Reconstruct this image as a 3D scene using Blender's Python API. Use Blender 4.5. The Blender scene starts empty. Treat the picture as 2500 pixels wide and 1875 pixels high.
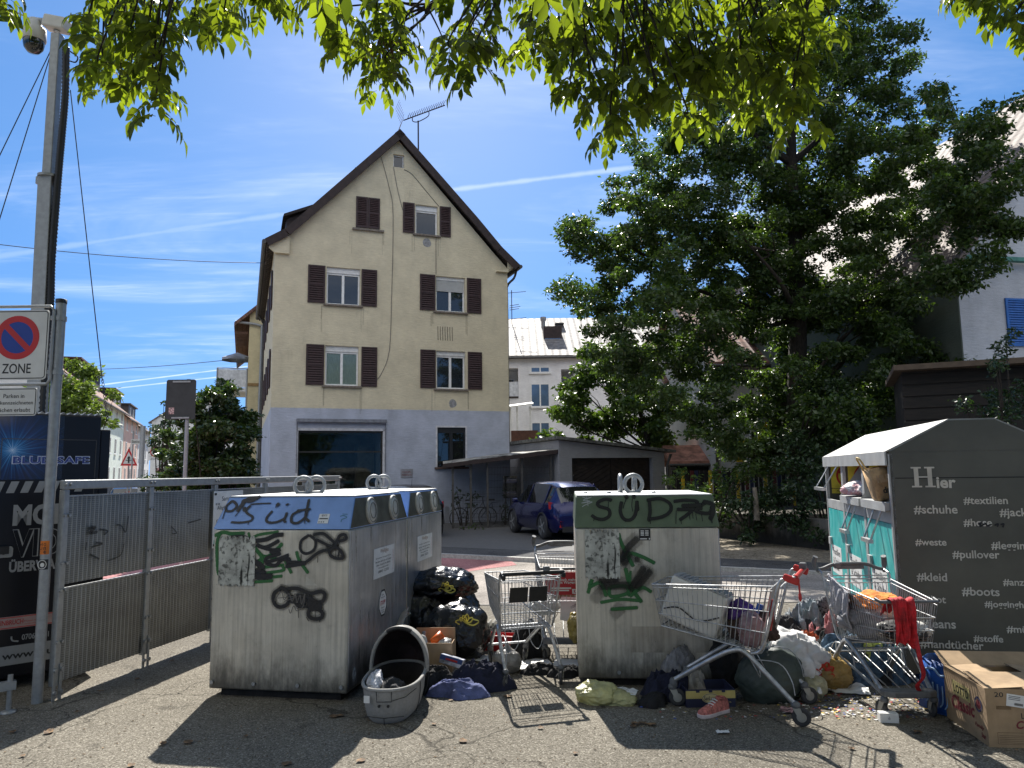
import bpy, bmesh, math, random
import numpy as np
from mathutils import Vector, Matrix, noise
R = math.radians
C = bpy.context.scene.collection
scene = bpy.context.scene

# ---------------------------------------------------------------- camera
F_PX, CAM_H = 1800.0, 1.65
PITCH, ROLL = math.atan((1152 - 937.5) / F_PX), 0.0125
cam_d = bpy.data.cameras.new('camera')
cam_d.sensor_fit = 'HORIZONTAL'; cam_d.sensor_width = 36.0
cam_d.lens = 36.0 * F_PX / 2500.0
cam_d.clip_start = 0.05; cam_d.clip_end = 3000
cam = bpy.data.objects.new('camera', cam_d); C.objects.link(cam)
cam.matrix_world = Matrix.Translation((0, 0, CAM_H)) @ Matrix.Rotation(math.pi/2 + PITCH, 4, 'X') @ Matrix.Rotation(-ROLL, 4, 'Z')
scene.camera = cam
scene.render.resolution_x, scene.render.resolution_y = 1024, 768

# ---------------------------------------------------------------- measuring aids (photo pixel -> point on a real surface)
def ray(px, py):
    x = (px - 1250) / F_PX; y = -(py - 937.5) / F_PX
    c, s = math.cos(ROLL), math.sin(ROLL)
    xr, yr = x*c + y*s, -x*s + y*c
    cp, sp = math.cos(PITCH), math.sin(PITCH)
    return Vector((xr, cp - yr*sp, sp + yr*cp))
CAM = Vector((0, 0, CAM_H))
def gz(y):                                   # the street lies a little lower than the square
    t = min(max((y - 8.5) / 6.0, 0), 1)
    return -0.2 * t*t*(3 - 2*t)
def at_z(px, py, z=0.0):
    r = ray(px, py); return CAM + r * ((z - CAM_H) / r.z)
def on_ground(px, py):
    z = 0.0
    for _ in range(12):
        p = at_z(px, py, z); z = gz(p.y)
    return p
def at_y(px, py, y):
    r = ray(px, py); return CAM + r * (y / r.y)
def on_plane(px, py, p0, n):
    r = ray(px, py); n = Vector(n); return CAM + r * ((Vector(p0) - CAM).dot(n) / r.dot(n))

# ---------------------------------------------------------------- sun and sky
SUN_EL, SUN_AZ = R(46.0), R(-6.3)            # azimuth from +Y, positive to the right
sun_dir = Vector((math.sin(SUN_AZ)*math.cos(SUN_EL), math.cos(SUN_AZ)*math.cos(SUN_EL), math.sin(SUN_EL)))
sd = bpy.data.lights.new('sun', 'SUN'); sd.energy = 5.0; sd.angle = R(0.53); sd.color = (1.0, 0.95, 0.87)
sun = bpy.data.objects.new('sun', sd); C.objects.link(sun)
sun.rotation_euler = sun_dir.to_track_quat('Z', 'Y').to_euler()

world = bpy.data.worlds.new('World'); scene.world = world; world.use_nodes = True
wn, wl = world.node_tree.nodes, world.node_tree.links
wn.clear()
def N(nodes, t, **kw):
    n = nodes.new(t)
    for k, v in kw.items():
        if k == 'inp':
            for i, x in v.items(): n.inputs[i].default_value = x
        else: setattr(n, k, v)
    return n
out = N(wn, 'ShaderNodeOutputWorld'); bg = N(wn, 'ShaderNodeBackground'); bg.inputs[1].default_value = 0.09
sky = N(wn, 'ShaderNodeTexSky', sky_type='NISHITA', sun_disc=False, sun_elevation=SUN_EL, sun_rotation=SUN_AZ,
        altitude=300, air_density=1.0, dust_density=0.15, ozone_density=2.0)
tc = N(wn, 'ShaderNodeTexCoord'); sep = N(wn, 'ShaderNodeSeparateXYZ'); wl.new(tc.outputs['Generated'], sep.inputs[0])
lift = N(wn, 'ShaderNodeVectorMath', operation='MULTIPLY_ADD'); wl.new(tc.outputs['Generated'], lift.inputs[0])   # clear dry air: no white band at the horizon
lift.inputs[1].default_value = (.8, .8, .68); lift.inputs[2].default_value = (0, 0, .32); wl.new(lift.outputs[0], sky.inputs['Vector'])
hsv = N(wn, 'ShaderNodeHueSaturation', inp={'Saturation': 1.26, 'Value': 1.0})
wl.new(sky.outputs[0], hsv.inputs['Color'])
def wmath(op, a, b=None, c=None):
    n = N(wn, 'ShaderNodeMath', operation=op)
    for i, v in enumerate((a, b, c)):
        if v is None: continue
        if isinstance(v, (int, float)): n.inputs[i].default_value = v
        else: wl.new(v, n.inputs[i])
    return n.outputs[0]
zc = wmath('MAXIMUM', sep.outputs[2], 0.06)
comb = N(wn, 'ShaderNodeCombineXYZ')
wl.new(wmath('DIVIDE', sep.outputs[0], zc), comb.inputs[0]); wl.new(wmath('DIVIDE', sep.outputs[1], zc), comb.inputs[1])
def cloud(scale, rot, stretch, lo, hi, detail=8, loc=(0, 0, 0)):
    mp = N(wn, 'ShaderNodeMapping'); mp.inputs['Rotation'].default_value = (0, 0, R(rot)); mp.inputs['Scale'].default_value = (scale, scale*stretch, 1)
    mp.inputs['Location'].default_value = loc
    wl.new(comb.outputs[0], mp.inputs[0])
    nz = N(wn, 'ShaderNodeTexNoise'); nz.inputs['Scale'].default_value = 1; nz.inputs['Detail'].default_value = detail
    nz.inputs['Roughness'].default_value = .62; nz.inputs['Distortion'].default_value = .5
    wl.new(mp.outputs[0], nz.inputs['Vector'])
    mr = N(wn, 'ShaderNodeMapRange', interpolation_type='SMOOTHSTEP'); mr.inputs[1].default_value = lo; mr.inputs[2].default_value = hi
    wl.new(nz.outputs[0], mr.inputs[0]); return mr.outputs[0]
veil = cloud(0.55, 18, 2.0, .44, .74, 6, (1.7, .3, 0))
streak = cloud(1.5, 14, 6.0, .45, .78, 9, (0, 2.0, 0))
low = N(wn, 'ShaderNodeMapRange', interpolation_type='SMOOTHSTEP'); low.inputs[1].default_value = .05; low.inputs[2].default_value = .2; wl.new(sep.outputs[2], low.inputs[0])
cl = wmath('MULTIPLY', wmath('ADD', wmath('MULTIPLY', veil, .55), wmath('MULTIPLY', streak, veil)), wmath('MULTIPLY', low.outputs[0], .3))
def contrail(a, b, width, amount, xmin, xmax):
    n = ray(*a).cross(ray(*b)).normalized()
    vm = N(wn, 'ShaderNodeVectorMath', operation='DOT_PRODUCT'); wl.new(tc.outputs['Generated'], vm.inputs[0]); vm.inputs[1].default_value = n
    nz = N(wn, 'ShaderNodeTexNoise'); nz.inputs['Scale'].default_value = 26; nz.inputs['Detail'].default_value = 5
    wl.new(tc.outputs['Generated'], nz.inputs['Vector'])
    d = wmath('ADD', wmath('ABSOLUTE', vm.outputs['Value']), wmath('MULTIPLY', wmath('SUBTRACT', nz.outputs[0], .5), width*1.4))
    m = N(wn, 'ShaderNodeMapRange', interpolation_type='SMOOTHSTEP'); m.inputs[1].default_value = width; m.inputs[2].default_value = 0.0
    m.inputs[3].default_value = 0; m.inputs[4].default_value = amount
    wl.new(d, m.inputs[0])
    # run only over the stretch of sky where it hangs (x component of the direction)
    ok = wmath('MULTIPLY', wmath('GREATER_THAN', sep.outputs[0], xmin), wmath('LESS_THAN', sep.outputs[0], xmax))
    ok = wmath('MULTIPLY', ok, wmath('GREATER_THAN', sep.outputs[1], 0))
    return wmath('MULTIPLY', m.outputs[0], ok)
bk = N(wn, 'ShaderNodeMapRange', interpolation_type='SMOOTHSTEP'); bk.inputs[1].default_value = .15; bk.inputs[2].default_value = -.45; wl.new(sep.outputs[1], bk.inputs[0])   # unseen cloud bank behind the viewer, added to brighten the shaded house front
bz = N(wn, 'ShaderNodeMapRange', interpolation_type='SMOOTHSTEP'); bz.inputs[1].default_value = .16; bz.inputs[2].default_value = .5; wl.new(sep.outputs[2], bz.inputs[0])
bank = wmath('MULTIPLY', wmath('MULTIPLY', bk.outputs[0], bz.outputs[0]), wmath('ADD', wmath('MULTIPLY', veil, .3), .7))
for args in (((0, 625), (690, 523), .005, .12, -.75, -.26), ((1107, 463), (1458, 420), .0045, .2, -.1, .17),
             ((267, 937), (520, 905), .0014, .4, -.5, -.2), ((267, 950), (520, 922), .0014, .35, -.5, -.2)):
    cl = wmath('MAXIMUM', cl, contrail(*args))
mix = N(wn, 'ShaderNodeMix', data_type='RGBA')
wl.new(cl, mix.inputs['Factor']); wl.new(hsv.outputs[0], mix.inputs['A']); mix.inputs['B'].default_value = (9.2, 9.6, 10.2, 1)
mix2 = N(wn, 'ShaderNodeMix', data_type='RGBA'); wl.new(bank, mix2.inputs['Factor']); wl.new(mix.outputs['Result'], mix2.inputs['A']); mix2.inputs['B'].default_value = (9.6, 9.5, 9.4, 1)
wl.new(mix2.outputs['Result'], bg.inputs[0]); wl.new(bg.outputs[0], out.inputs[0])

vs = scene.view_settings
vs.view_transform = 'Standard'; vs.look = 'None'; vs.gamma = 1.0; vs.exposure = 0.97; vs.use_curve_mapping = False
scene.render.engine = 'CYCLES'

# ---------------------------------------------------------------- materials
MATS = {}
def mat(name, col, rough=.7, metal=0.0, var=.12, scale=6.0, bump=0.0, bscale=40.0, stretch=(1, 1, 1), spec=.5,
        col2=None, lo=.35, hi=.65, coat=0.0, trans=0.0, detail=5, obj=True, alpha=None, emit=None):
    if name in MATS: return MATS[name]
    m = bpy.data.materials.new(name); m.use_nodes = True
    nd, ln = m.node_tree.nodes, m.node_tree.links; nd.clear()
    o = N(nd, 'ShaderNodeOutputMaterial'); b = N(nd, 'ShaderNodeBsdfPrincipled')
    b.inputs['Roughness'].default_value = rough; b.inputs['Metallic'].default_value = metal
    b.inputs['Specular IOR Level'].default_value = spec; b.inputs['Coat Weight'].default_value = coat
    t = N(nd, 'ShaderNodeTexCoord'); mp = N(nd, 'ShaderNodeMapping'); mp.inputs['Scale'].default_value = stretch
    ln.new(t.outputs['Object'], mp.inputs[0])
    nz = N(nd, 'ShaderNodeTexNoise'); nz.inputs['Scale'].default_value = scale; nz.inputs['Detail'].default_value = detail; nz.inputs['Roughness'].default_value = .6
    ln.new(mp.outputs[0], nz.inputs['Vector'])
    c = tuple(col) + (1,)
    c2 = tuple(col2) + (1,) if col2 else tuple(max(0, x*(1 - var*2)) for x in col) + (1,)
    c1 = c if col2 else tuple(min(1, x*(1 + var)) for x in col) + (1,)
    rp = N(nd, 'ShaderNodeValToRGB'); rp.color_ramp.elements[0].position = lo; rp.color_ramp.elements[1].position = hi
    rp.color_ramp.elements[0].color = c2; rp.color_ramp.elements[1].color = c1
    ln.new(nz.outputs[0], rp.inputs[0]); ln.new(rp.outputs[0], b.inputs['Base Color'])
    if bump:
        n2 = N(nd, 'ShaderNodeTexNoise'); n2.inputs['Scale'].default_value = bscale; n2.inputs['Detail'].default_value = 4
        ln.new(mp.outputs[0], n2.inputs['Vector'])
        bp = N(nd, 'ShaderNodeBump'); bp.inputs['Strength'].default_value = bump; bp.inputs['Distance'].default_value = .02
        ln.new(n2.outputs[0], bp.inputs['Height']); ln.new(bp.outputs[0], b.inputs['Normal'])
    if trans:
        tr = N(nd, 'ShaderNodeBsdfTranslucent'); ln.new(rp.outputs[0], tr.inputs[0])
        mx = N(nd, 'ShaderNodeMixShader'); mx.inputs[0].default_value = trans
        ln.new(b.outputs[0], mx.inputs[1]); ln.new(tr.outputs[0], mx.inputs[2]); ln.new(mx.outputs[0], o.inputs[0])
    else: ln.new(b.outputs[0], o.inputs[0])
    m['n'] = 1
    MATS[name] = m; return m
def nodes_of(m): return m.node_tree.nodes, m.node_tree.links
def bsdf_of(m): return next(n for n in m.node_tree.nodes if n.type == 'BSDF_PRINCIPLED')
def glass(name, col=(.02, .025, .03), rough=.03, spec=1.0):
    return mat(name, col, rough, 0, .1, 2, spec=spec)

def paint_alpha(name, col, rough=.6, amount=1.0):      # spray paint whose thin edge lets the metal show
    if name in MATS: return MATS[name]
    m = bpy.data.materials.new(name); m.use_nodes = True
    nd, ln = nodes_of(m); nd.clear()
    o = N(nd, 'ShaderNodeOutputMaterial'); b = N(nd, 'ShaderNodeBsdfPrincipled'); b.inputs['Base Color'].default_value = tuple(col)+(1,)
    b.inputs['Roughness'].default_value = rough
    tr = N(nd, 'ShaderNodeBsdfTransparent'); mx = N(nd, 'ShaderNodeMixShader')
    at = N(nd, 'ShaderNodeAttribute', attribute_name='cover')
    t = N(nd, 'ShaderNodeTexCoord'); nz = N(nd, 'ShaderNodeTexNoise'); nz.inputs['Scale'].default_value = 160; ln.new(t.outputs['Object'], nz.inputs[0])
    ad = N(nd, 'ShaderNodeMath', operation='MULTIPLY_ADD'); ln.new(nz.outputs[0], ad.inputs[0]); ad.inputs[1].default_value = .9; ad.inputs[2].default_value = -.45
    s = N(nd, 'ShaderNodeMath', operation='ADD'); ln.new(at.outputs['Fac'], s.inputs[0]); ln.new(ad.outputs[0], s.inputs[1])
    r = N(nd, 'ShaderNodeMapRange', interpolation_type='SMOOTHSTEP'); r.inputs[1].default_value = .15; r.inputs[2].default_value = .75; r.inputs[4].default_value = amount
    ln.new(s.outputs[0], r.inputs[0]); ln.new(r.outputs[0], mx.inputs[0]); ln.new(tr.outputs[0], mx.inputs[1]); ln.new(b.outputs[0], mx.inputs[2]); ln.new(mx.outputs[0], o.inputs[0])
    MATS[name] = m; return m

# ---------------------------------------------------------------- mesh builder
class MB:
    def __init__(s, M=None): s.v, s.f, s.s, s.M = [], [], [], M
    def add(s, vs, fs, smooth=False):
        k = len(s.v)
        s.v += [(s.M @ Vector(p)) if s.M else Vector(p) for p in vs]
        s.f += [tuple(i + k for i in f) for f in fs]; s.s += [smooth]*len(fs); return s
    def box(s, x0, y0, z0, x1, y1, z1):
        x0, x1 = min(x0, x1), max(x0, x1); y0, y1 = min(y0, y1), max(y0, y1); z0, z1 = min(z0, z1), max(z0, z1)
        return s.add([(x0,y0,z0),(x1,y0,z0),(x1,y1,z0),(x0,y1,z0),(x0,y0,z1),(x1,y0,z1),(x1,y1,z1),(x0,y1,z1)],
              [(3,2,1,0),(4,5,6,7),(0,1,5,4),(1,2,6,5),(2,3,7,6),(3,0,4,7)])
    def hexa(s, b, t):                       # bottom ring, top ring (same count)
        n = len(b)
        return s.add(list(b)+list(t), [tuple(range(n-1,-1,-1)), tuple(range(n,2*n))]+[(i,(i+1)%n,n+(i+1)%n,n+i) for i in range(n)])
    def obox(s, c, size, rot=(0, 0, 0)):
        from mathutils import Euler
        E = Euler(rot).to_matrix(); h = [x/2 for x in size]; c = Vector(c)
        P = [c + E @ Vector((sx*h[0], sy*h[1], sz*h[2])) for sz in (-1, 1) for sx, sy in ((-1,-1),(1,-1),(1,1),(-1,1))]
        return s.add(P, [(3,2,1,0),(4,5,6,7),(0,1,5,4),(1,2,6,5),(2,3,7,6),(3,0,4,7)])
    def tube(s, pts, r, n=8, closed=False, cap=True):
        pts = [Vector(p) for p in pts]; k = len(pts); rr = r if isinstance(r, (list, tuple)) else [r]*k
        vs = []; up = None
        for i, p in enumerate(pts):
            a = pts[(i-1) % k] if (closed or i > 0) else p; b = pts[(i+1) % k] if (closed or i < k-1) else p
            d = (b - a)
            d = d.normalized() if d.length > 1e-9 else Vector((0, 0, 1))
            if up is None:
                up = Vector((0, 0, 1)) if abs(d.z) < .9 else Vector((1, 0, 0))
            x = d.cross(up)
            x = x.normalized() if x.length > 1e-6 else d.orthogonal().normalized()
            up = x.cross(d).normalized(); y = up
            for j in range(n):
                t = 2*math.pi*j/n; vs.append(p + (x*math.cos(t) + y*math.sin(t))*rr[i])
        fs = []
        for i in range(k if closed else k-1):
            for j in range(n):
                a, b = i*n + j, i*n + (j+1) % n; c, d2 = ((i+1) % k)*n + (j+1) % n, ((i+1) % k)*n + j
                fs.append((a, b, c, d2))
        s.add(vs, fs, n > 4)
        if cap and not closed:
            s.add(vs[:n], [tuple(range(n-1, -1, -1))]); s.add(vs[-n:], [tuple(range(n))])
        return s
    def lathe(s, prof, n=24, o=(0, 0, 0), axis='z', caps=True):
        o = Vector(o); vs = []
        for r, h in prof:
            for j in range(n):
                t = 2*math.pi*j/n; a, b = r*math.cos(t), r*math.sin(t)
                vs.append(o + Vector({'z': (a, b, h), 'x': (h, a, b), 'y': (b, h, a)}[axis]))
        fs = [(i*n+j, i*n+(j+1)%n, (i+1)*n+(j+1)%n, (i+1)*n+j) for i in range(len(prof)-1) for j in range(n)]
        s.add(vs, fs, True)
        if caps:
            s.add(vs[:n], [tuple(range(n-1,-1,-1))]); s.add(vs[-n:], [tuple(range(n))])
        return s
    def prism(s, poly, y0, y1, plane='xz'):   # polygon in a plane, pushed along the third axis
        def P(a, b, c): return {'xz': (a, c, b), 'xy': (a, b, c), 'yz': (c, a, b)}[plane]
        n = len(poly)
        return s.add([P(a, b, y0) for a, b in poly] + [P(a, b, y1) for a, b in poly],
              [tuple(range(n)), tuple(range(2*n-1, n-1, -1))]+[(i, n+i, n+(i+1)%n, (i+1)%n) for i in range(n)])
    def build(s, name, material, parent=None, smooth=None, bevel=0, seg=2, loc=None, weld=False, subsurf=0, fixn=True):
        me = bpy.data.meshes.new(name); me.from_pydata([tuple(p) for p in s.v], [], s.f); me.update()
        sm = s.s if smooth is None else [smooth]*len(s.f)
        if len(sm) == len(me.polygons): me.polygons.foreach_set('use_smooth', sm)
        if weld or fixn:
            bm = bmesh.new(); bm.from_mesh(me)
            if weld: bmesh.ops.remove_doubles(bm, verts=bm.verts, dist=1e-5)
            if fixn: bmesh.ops.recalc_face_normals(bm, faces=bm.faces)
            bm.to_mesh(me); bm.free()
        if material: me.materials.append(material)
        ob = bpy.data.objects.new(name, me); C.objects.link(ob)
        if parent: ob.parent = parent
        if loc: ob.location = loc
        if bevel:
            md = ob.modifiers.new('bevel', 'BEVEL'); md.width = bevel; md.segments = seg; md.limit_method = 'ANGLE'; md.angle_limit = R(35)
            md.harden_normals = False
        if subsurf:
            md = ob.modifiers.new('sub', 'SUBSURF'); md.levels = md.render_levels = subsurf
        return ob
def tag(o, label=None, cat=None, group=None, kind=None):
    if label: o['label'] = label
    if cat: o['category'] = cat
    if group: o['group'] = group
    if kind: o['kind'] = kind
    return o
def thing(name, loc, rz=0, label=None, cat=None, group=None, rot=None):
    o = bpy.data.objects.new(name, None); C.objects.link(o); o.location = loc
    o.rotation_euler = rot if rot else (0, 0, rz); o.empty_display_size = .1
    return tag(o, label, cat, group)
def copy_tree(o, parent=None):
    c = o.copy(); C.objects.link(c); c.parent = parent
    for ch in [x for x in bpy.data.objects if x.parent == o]: copy_tree(ch, c)
    return c
def fast_mesh(name, verts, faces, material, parent=None, smooth=False):    # numpy arrays
    me = bpy.data.meshes.new(name); nv, (nf, k) = len(verts), faces.shape
    me.vertices.add(nv); me.vertices.foreach_set('co', np.asarray(verts, dtype=np.float32).ravel())
    me.loops.add(nf*k); me.loops.foreach_set('vertex_index', faces.astype(np.int32).ravel())
    me.polygons.add(nf); me.polygons.foreach_set('loop_start', np.arange(0, nf*k, k, dtype=np.int32))
    me.update(calc_edges=True); me.validate()
    if smooth: me.polygons.foreach_set('use_smooth', np.ones(nf, dtype=bool))
    me.materials.append(material)
    ob = bpy.data.objects.new(name, me); C.objects.link(ob)
    if parent: ob.parent = parent
    return ob
def vnoise(p, s=1.0, seed=0): return noise.noise(Vector(p)*s + Vector((seed*7.31, seed*3.17, seed*1.73)))
def smooth_path(pts, k=6):                    # Catmull-Rom
    P = [Vector(p) for p in pts]; outp = []
    for i in range(len(P)-1):
        a, b, c, d = P[max(i-1, 0)], P[i], P[i+1], P[min(i+2, len(P)-1)]
        for j in range(k):
            t = j/k; outp.append(.5*((2*b) + (c-a)*t + (2*a-5*b+4*c-d)*t*t + (3*b-a-3*c+d)*t**3))
    outp.append(P[-1]); return outp

# flat lettering standing on a face: local x along the face, z up, facing -y
def text_mesh(txt, size, bold=0.0, depth=0.0, spacing=1.0, shear=0.0):
    cu = bpy.data.curves.new('lettering', 'FONT'); cu.body = txt; cu.size = size; cu.offset = bold; cu.extrude = depth
    cu.space_character = spacing; cu.shear = shear; cu.resolution_u = 3
    tmp = bpy.data.objects.new('lettering', cu); C.objects.link(tmp)
    bpy.context.view_layer.update()
    dg = bpy.context.evaluated_depsgraph_get()
    me = bpy.data.meshes.new_from_object(tmp.evaluated_get(dg))
    C.objects.unlink(tmp); bpy.data.objects.remove(tmp); bpy.data.curves.remove(cu)
    return me
def text(name, txt, x, z, width, height, material, parent, y=-.004, bold=0.0, align='l', spacing=1.0, rot=0.0, depth=.0006, shear=0.0, base=False):
    """lettering fitted into width x height (None keeps proportion); x,z = lower left corner of the glyph box, on the plane y facing -y"""
    me = text_mesh(txt, 1.0, bold, 0, spacing, shear)
    n = len(me.vertices); co = np.empty(n*3, dtype=np.float32); me.vertices.foreach_get('co', co); co = co.reshape(-1, 3)
    mn, mx = co.min(0), co.max(0); w, h = mx[0]-mn[0], mx[1]-mn[1]
    sy = height/h if height else width/w; sx = width/w if width else sy
    if align == 'c': x = x - w*sx/2
    X = (co[:, 0]-mn[0])*sx; Z = (co[:, 1]-mn[1])*sy
    if base: z += mn[1]*sy
    c, s_ = math.cos(rot), math.sin(rot)
    nc = np.stack([x + X*c - Z*s_, np.full(n, y), z + X*s_ + Z*c], 1).astype(np.float32)
    me.vertices.foreach_set('co', nc.ravel()); me.update(); me.name = name
    me.materials.clear(); me.materials.append(material)
    ob = bpy.data.objects.new(name, me); C.objects.link(ob); ob.parent = parent
    return ob

# ribbons of sprayed paint on a face (points in x,z ; y = plane), soft edged
def spray(name, strokes, material, parent, y=-.003, M=None):
    vs, fs, cov = [], [], []
    for si, (pts, w) in enumerate(strokes):
        P = smooth_path([(a, 0, b) for a, b in pts], 7) if len(pts) > 2 else [Vector((a, 0, b)) for a, b in pts]
        k0 = len(vs); prof = [(-1.25, 0), (-.8, .75), (0, 1), (.8, .75), (1.25, 0)]
        d0 = (P[1]-P[0]).normalized(); d1 = (P[-1]-P[-2]).normalized()
        P = [P[0]-d0*w*.55] + P + [P[-1]+d1*w*.55]; n = len(P)
        for i, p in enumerate(P):
            d = (P[min(i+1, n-1)]-P[max(i-1, 0)]).normalized(); q = Vector((-d.z, 0, d.x)); end = i in (0, n-1)
            for a, c in prof:
                off = q*a*w*.5*(.7 if end else 1)
                vs.append((p.x+off.x, y - si*.00025 - i*.000012, p.z+off.z)); cov.append(0 if end else c)
        for i in range(n-1):
            for j in range(4): fs.append((k0+i*5+j, k0+i*5+j+1, k0+(i+1)*5+j+1, k0+(i+1)*5+j))
    me = bpy.data.meshes.new(name); me.from_pydata([(M @ Vector(v)) if M else v for v in vs], [], fs); me.update()
    a = me.attributes.new('cover', 'FLOAT', 'POINT'); a.data.foreach_set('value', cov)
    me.materials.append(material)
    ob = bpy.data.objects.new(name, me); C.objects.link(ob); ob.parent = parent
    return ob
# ================================================================ THE SETTING
def asphalt_mat(name, dark, light, speck, scale=180, bump=.6):
    m = mat(name, light, .95, 0, .1, 1.2, spec=.12)
    nd, ln = nodes_of(m); b = bsdf_of(m)
    t = next(n for n in nd if n.type == 'TEX_COORD')
    v = N(nd, 'ShaderNodeTexVoronoi'); v.inputs['Scale'].default_value = scale*.55; ln.new(t.outputs['Object'], v.inputs['Vector'])
    r = N(nd, 'ShaderNodeValToRGB'); e = r.color_ramp.elements
    e[0].position = 0.0; e[0].color = tuple(dark)+(1,); e[1].position = 1.0; e[1].color = tuple(speck)+(1,)
    e.new(.45).color = tuple(light)+(1,); e.new(.8).color = tuple(x*1.12 for x in light)+(1,)
    sp = N(nd, 'ShaderNodeSeparateColor'); ln.new(v.outputs['Color'], sp.inputs[0]); ln.new(sp.outputs[0], r.inputs[0])
    big = N(nd, 'ShaderNodeTexNoise'); big.inputs['Scale'].default_value = .55; big.inputs['Detail'].default_value = 7; ln.new(t.outputs['Object'], big.inputs['Vector'])
    mr = N(nd, 'ShaderNodeMapRange'); mr.inputs[1].default_value = .3; mr.inputs[2].default_value = .7; mr.inputs[3].default_value = .66; mr.inputs[4].default_value = 1.12
    ln.new(big.outputs[0], mr.inputs[0])
    st = N(nd, 'ShaderNodeTexNoise'); st.inputs['Scale'].default_value = 2.6; st.inputs['Detail'].default_value = 5; ln.new(t.outputs['Object'], st.inputs['Vector'])
    ms = N(nd, 'ShaderNodeMapRange', interpolation_type='SMOOTHSTEP'); ms.inputs[1].default_value = .62; ms.inputs[2].default_value = .75; ms.inputs[3].default_value = 1; ms.inputs[4].default_value = .6
    ln.new(st.outputs[0], ms.inputs[0])
    mu = N(nd, 'ShaderNodeMath', operation='MULTIPLY'); ln.new(mr.outputs[0], mu.inputs[0]); ln.new(ms.outputs[0], mu.inputs[1])
    wv = N(nd, 'ShaderNodeVectorMath', operation='MULTIPLY_ADD'); ln.new(st.outputs['Color'], wv.inputs[0]); wv.inputs[1].default_value = (.5, .5, 0); ln.new(t.outputs['Object'], wv.inputs[2])
    vc = N(nd, 'ShaderNodeTexVoronoi', feature='DISTANCE_TO_EDGE'); vc.inputs['Scale'].default_value = .62; ln.new(wv.outputs[0], vc.inputs['Vector'])
    ck = N(nd, 'ShaderNodeMapRange'); ck.inputs[1].default_value = .0015; ck.inputs[2].default_value = .006; ck.inputs[3].default_value = .45; ln.new(vc.outputs['Distance'], ck.inputs[0])
    mk = N(nd, 'ShaderNodeMath', operation='MULTIPLY'); ln.new(mu.outputs[0], mk.inputs[0]); ln.new(ck.outputs[0], mk.inputs[1]); mu = mk
    mx = N(nd, 'ShaderNodeMix', data_type='RGBA', blend_type='MULTIPLY'); mx.inputs['Factor'].default_value = 1
    ln.new(r.outputs[0], mx.inputs['A']); ln.new(mu.outputs[0], mx.inputs['B']); ln.new(mx.outputs['Result'], b.inputs['Base Color'])
    n2 = N(nd, 'ShaderNodeTexNoise'); n2.inputs['Scale'].default_value = scale; n2.inputs['Detail'].default_value = 2; ln.new(t.outputs['Object'], n2.inputs['Vector'])
    bp = N(nd, 'ShaderNodeBump'); bp.inputs['Strength'].default_value = bump; bp.inputs['Distance'].default_value = .006
    ln.new(n2.outputs[0], bp.inputs['Height']); ln.new(bp.outputs[0], b.inputs['Normal'])
    return m
M_square = asphalt_mat('square_asphalt', (.085, .077, .062), (.182, .165, .136), (.36, .335, .28), 230)
M_road = asphalt_mat('road_asphalt', (.17, .155, .14), (.30, .272, .242), (.42, .39, .35), 120, .3)
M_path = asphalt_mat('path_asphalt', (.05, .05, .052), (.09, .09, .092), (.15, .15, .15), 140, .4)
M_red = asphalt_mat('red_asphalt', (.30, .13, .13), (.45, .215, .21), (.55, .33, .32), 120, .3)
M_gravel = asphalt_mat('gravel_ground', (.12, .10, .075), (.25, .22, .17), (.4, .36, .3), 60, .7)

ys = sorted(set([-40, -10, 0, 2, 4, 6] + [8 + .5*i for i in range(15)] + [16, 18, 20, 24, 28, 34, 40, 50, 60, 80, 120, 200, 400, 900]))
xs = [-900, -300, -100, -40, -20, -10, -5, 0, 5, 10, 20, 40, 100, 300, 900]
def sheet(name, xs, ys, material, dz=0.0, f=None):
    vs = [(x, y, gz(y)+dz) for y in ys for x in xs]; n = len(xs)
    fs = [(j*n+i, j*n+i+1, (j+1)*n+i+1, (j+1)*n+i) for j in range(len(ys)-1) for i in range(n-1)]
    return MB().add(vs, fs, True).build(name, material, fixn=False)
tag(sheet('ground', xs, ys, M_square), kind='structure')
def flat(name, pts, material, dz):             # polygon on the sloping ground, cut into thin strips so that it follows the slope
    bm = bmesh.new(); f = bm.faces.new([bm.verts.new((x, y, 0)) for x, y in pts])
    y0, y1 = min(p[1] for p in pts), max(p[1] for p in pts); y = math.floor(y0)+.5
    while y < min(y1, 16):
        bmesh.ops.bisect_plane(bm, geom=bm.verts[:]+bm.edges[:]+bm.faces[:], plane_co=(0, y, 0), plane_no=(0, 1, 0)); y += .5
    for v in bm.verts: v.co.z = gz(v.co.y)+dz
    bmesh.ops.recalc_face_normals(bm, faces=bm.faces)
    for q in bm.faces:
        if q.normal.z < 0: q.normal_flip()
    me = bpy.data.meshes.new(name); bm.to_mesh(me); bm.free(); me.materials.append(material)
    o = bpy.data.objects.new(name, me); C.objects.link(o); return tag(o, kind='structure')
def kline(x, off=0.0):                          # the kerb beyond the road, running off to the right
    return 15.62 - .518*x + off
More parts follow.
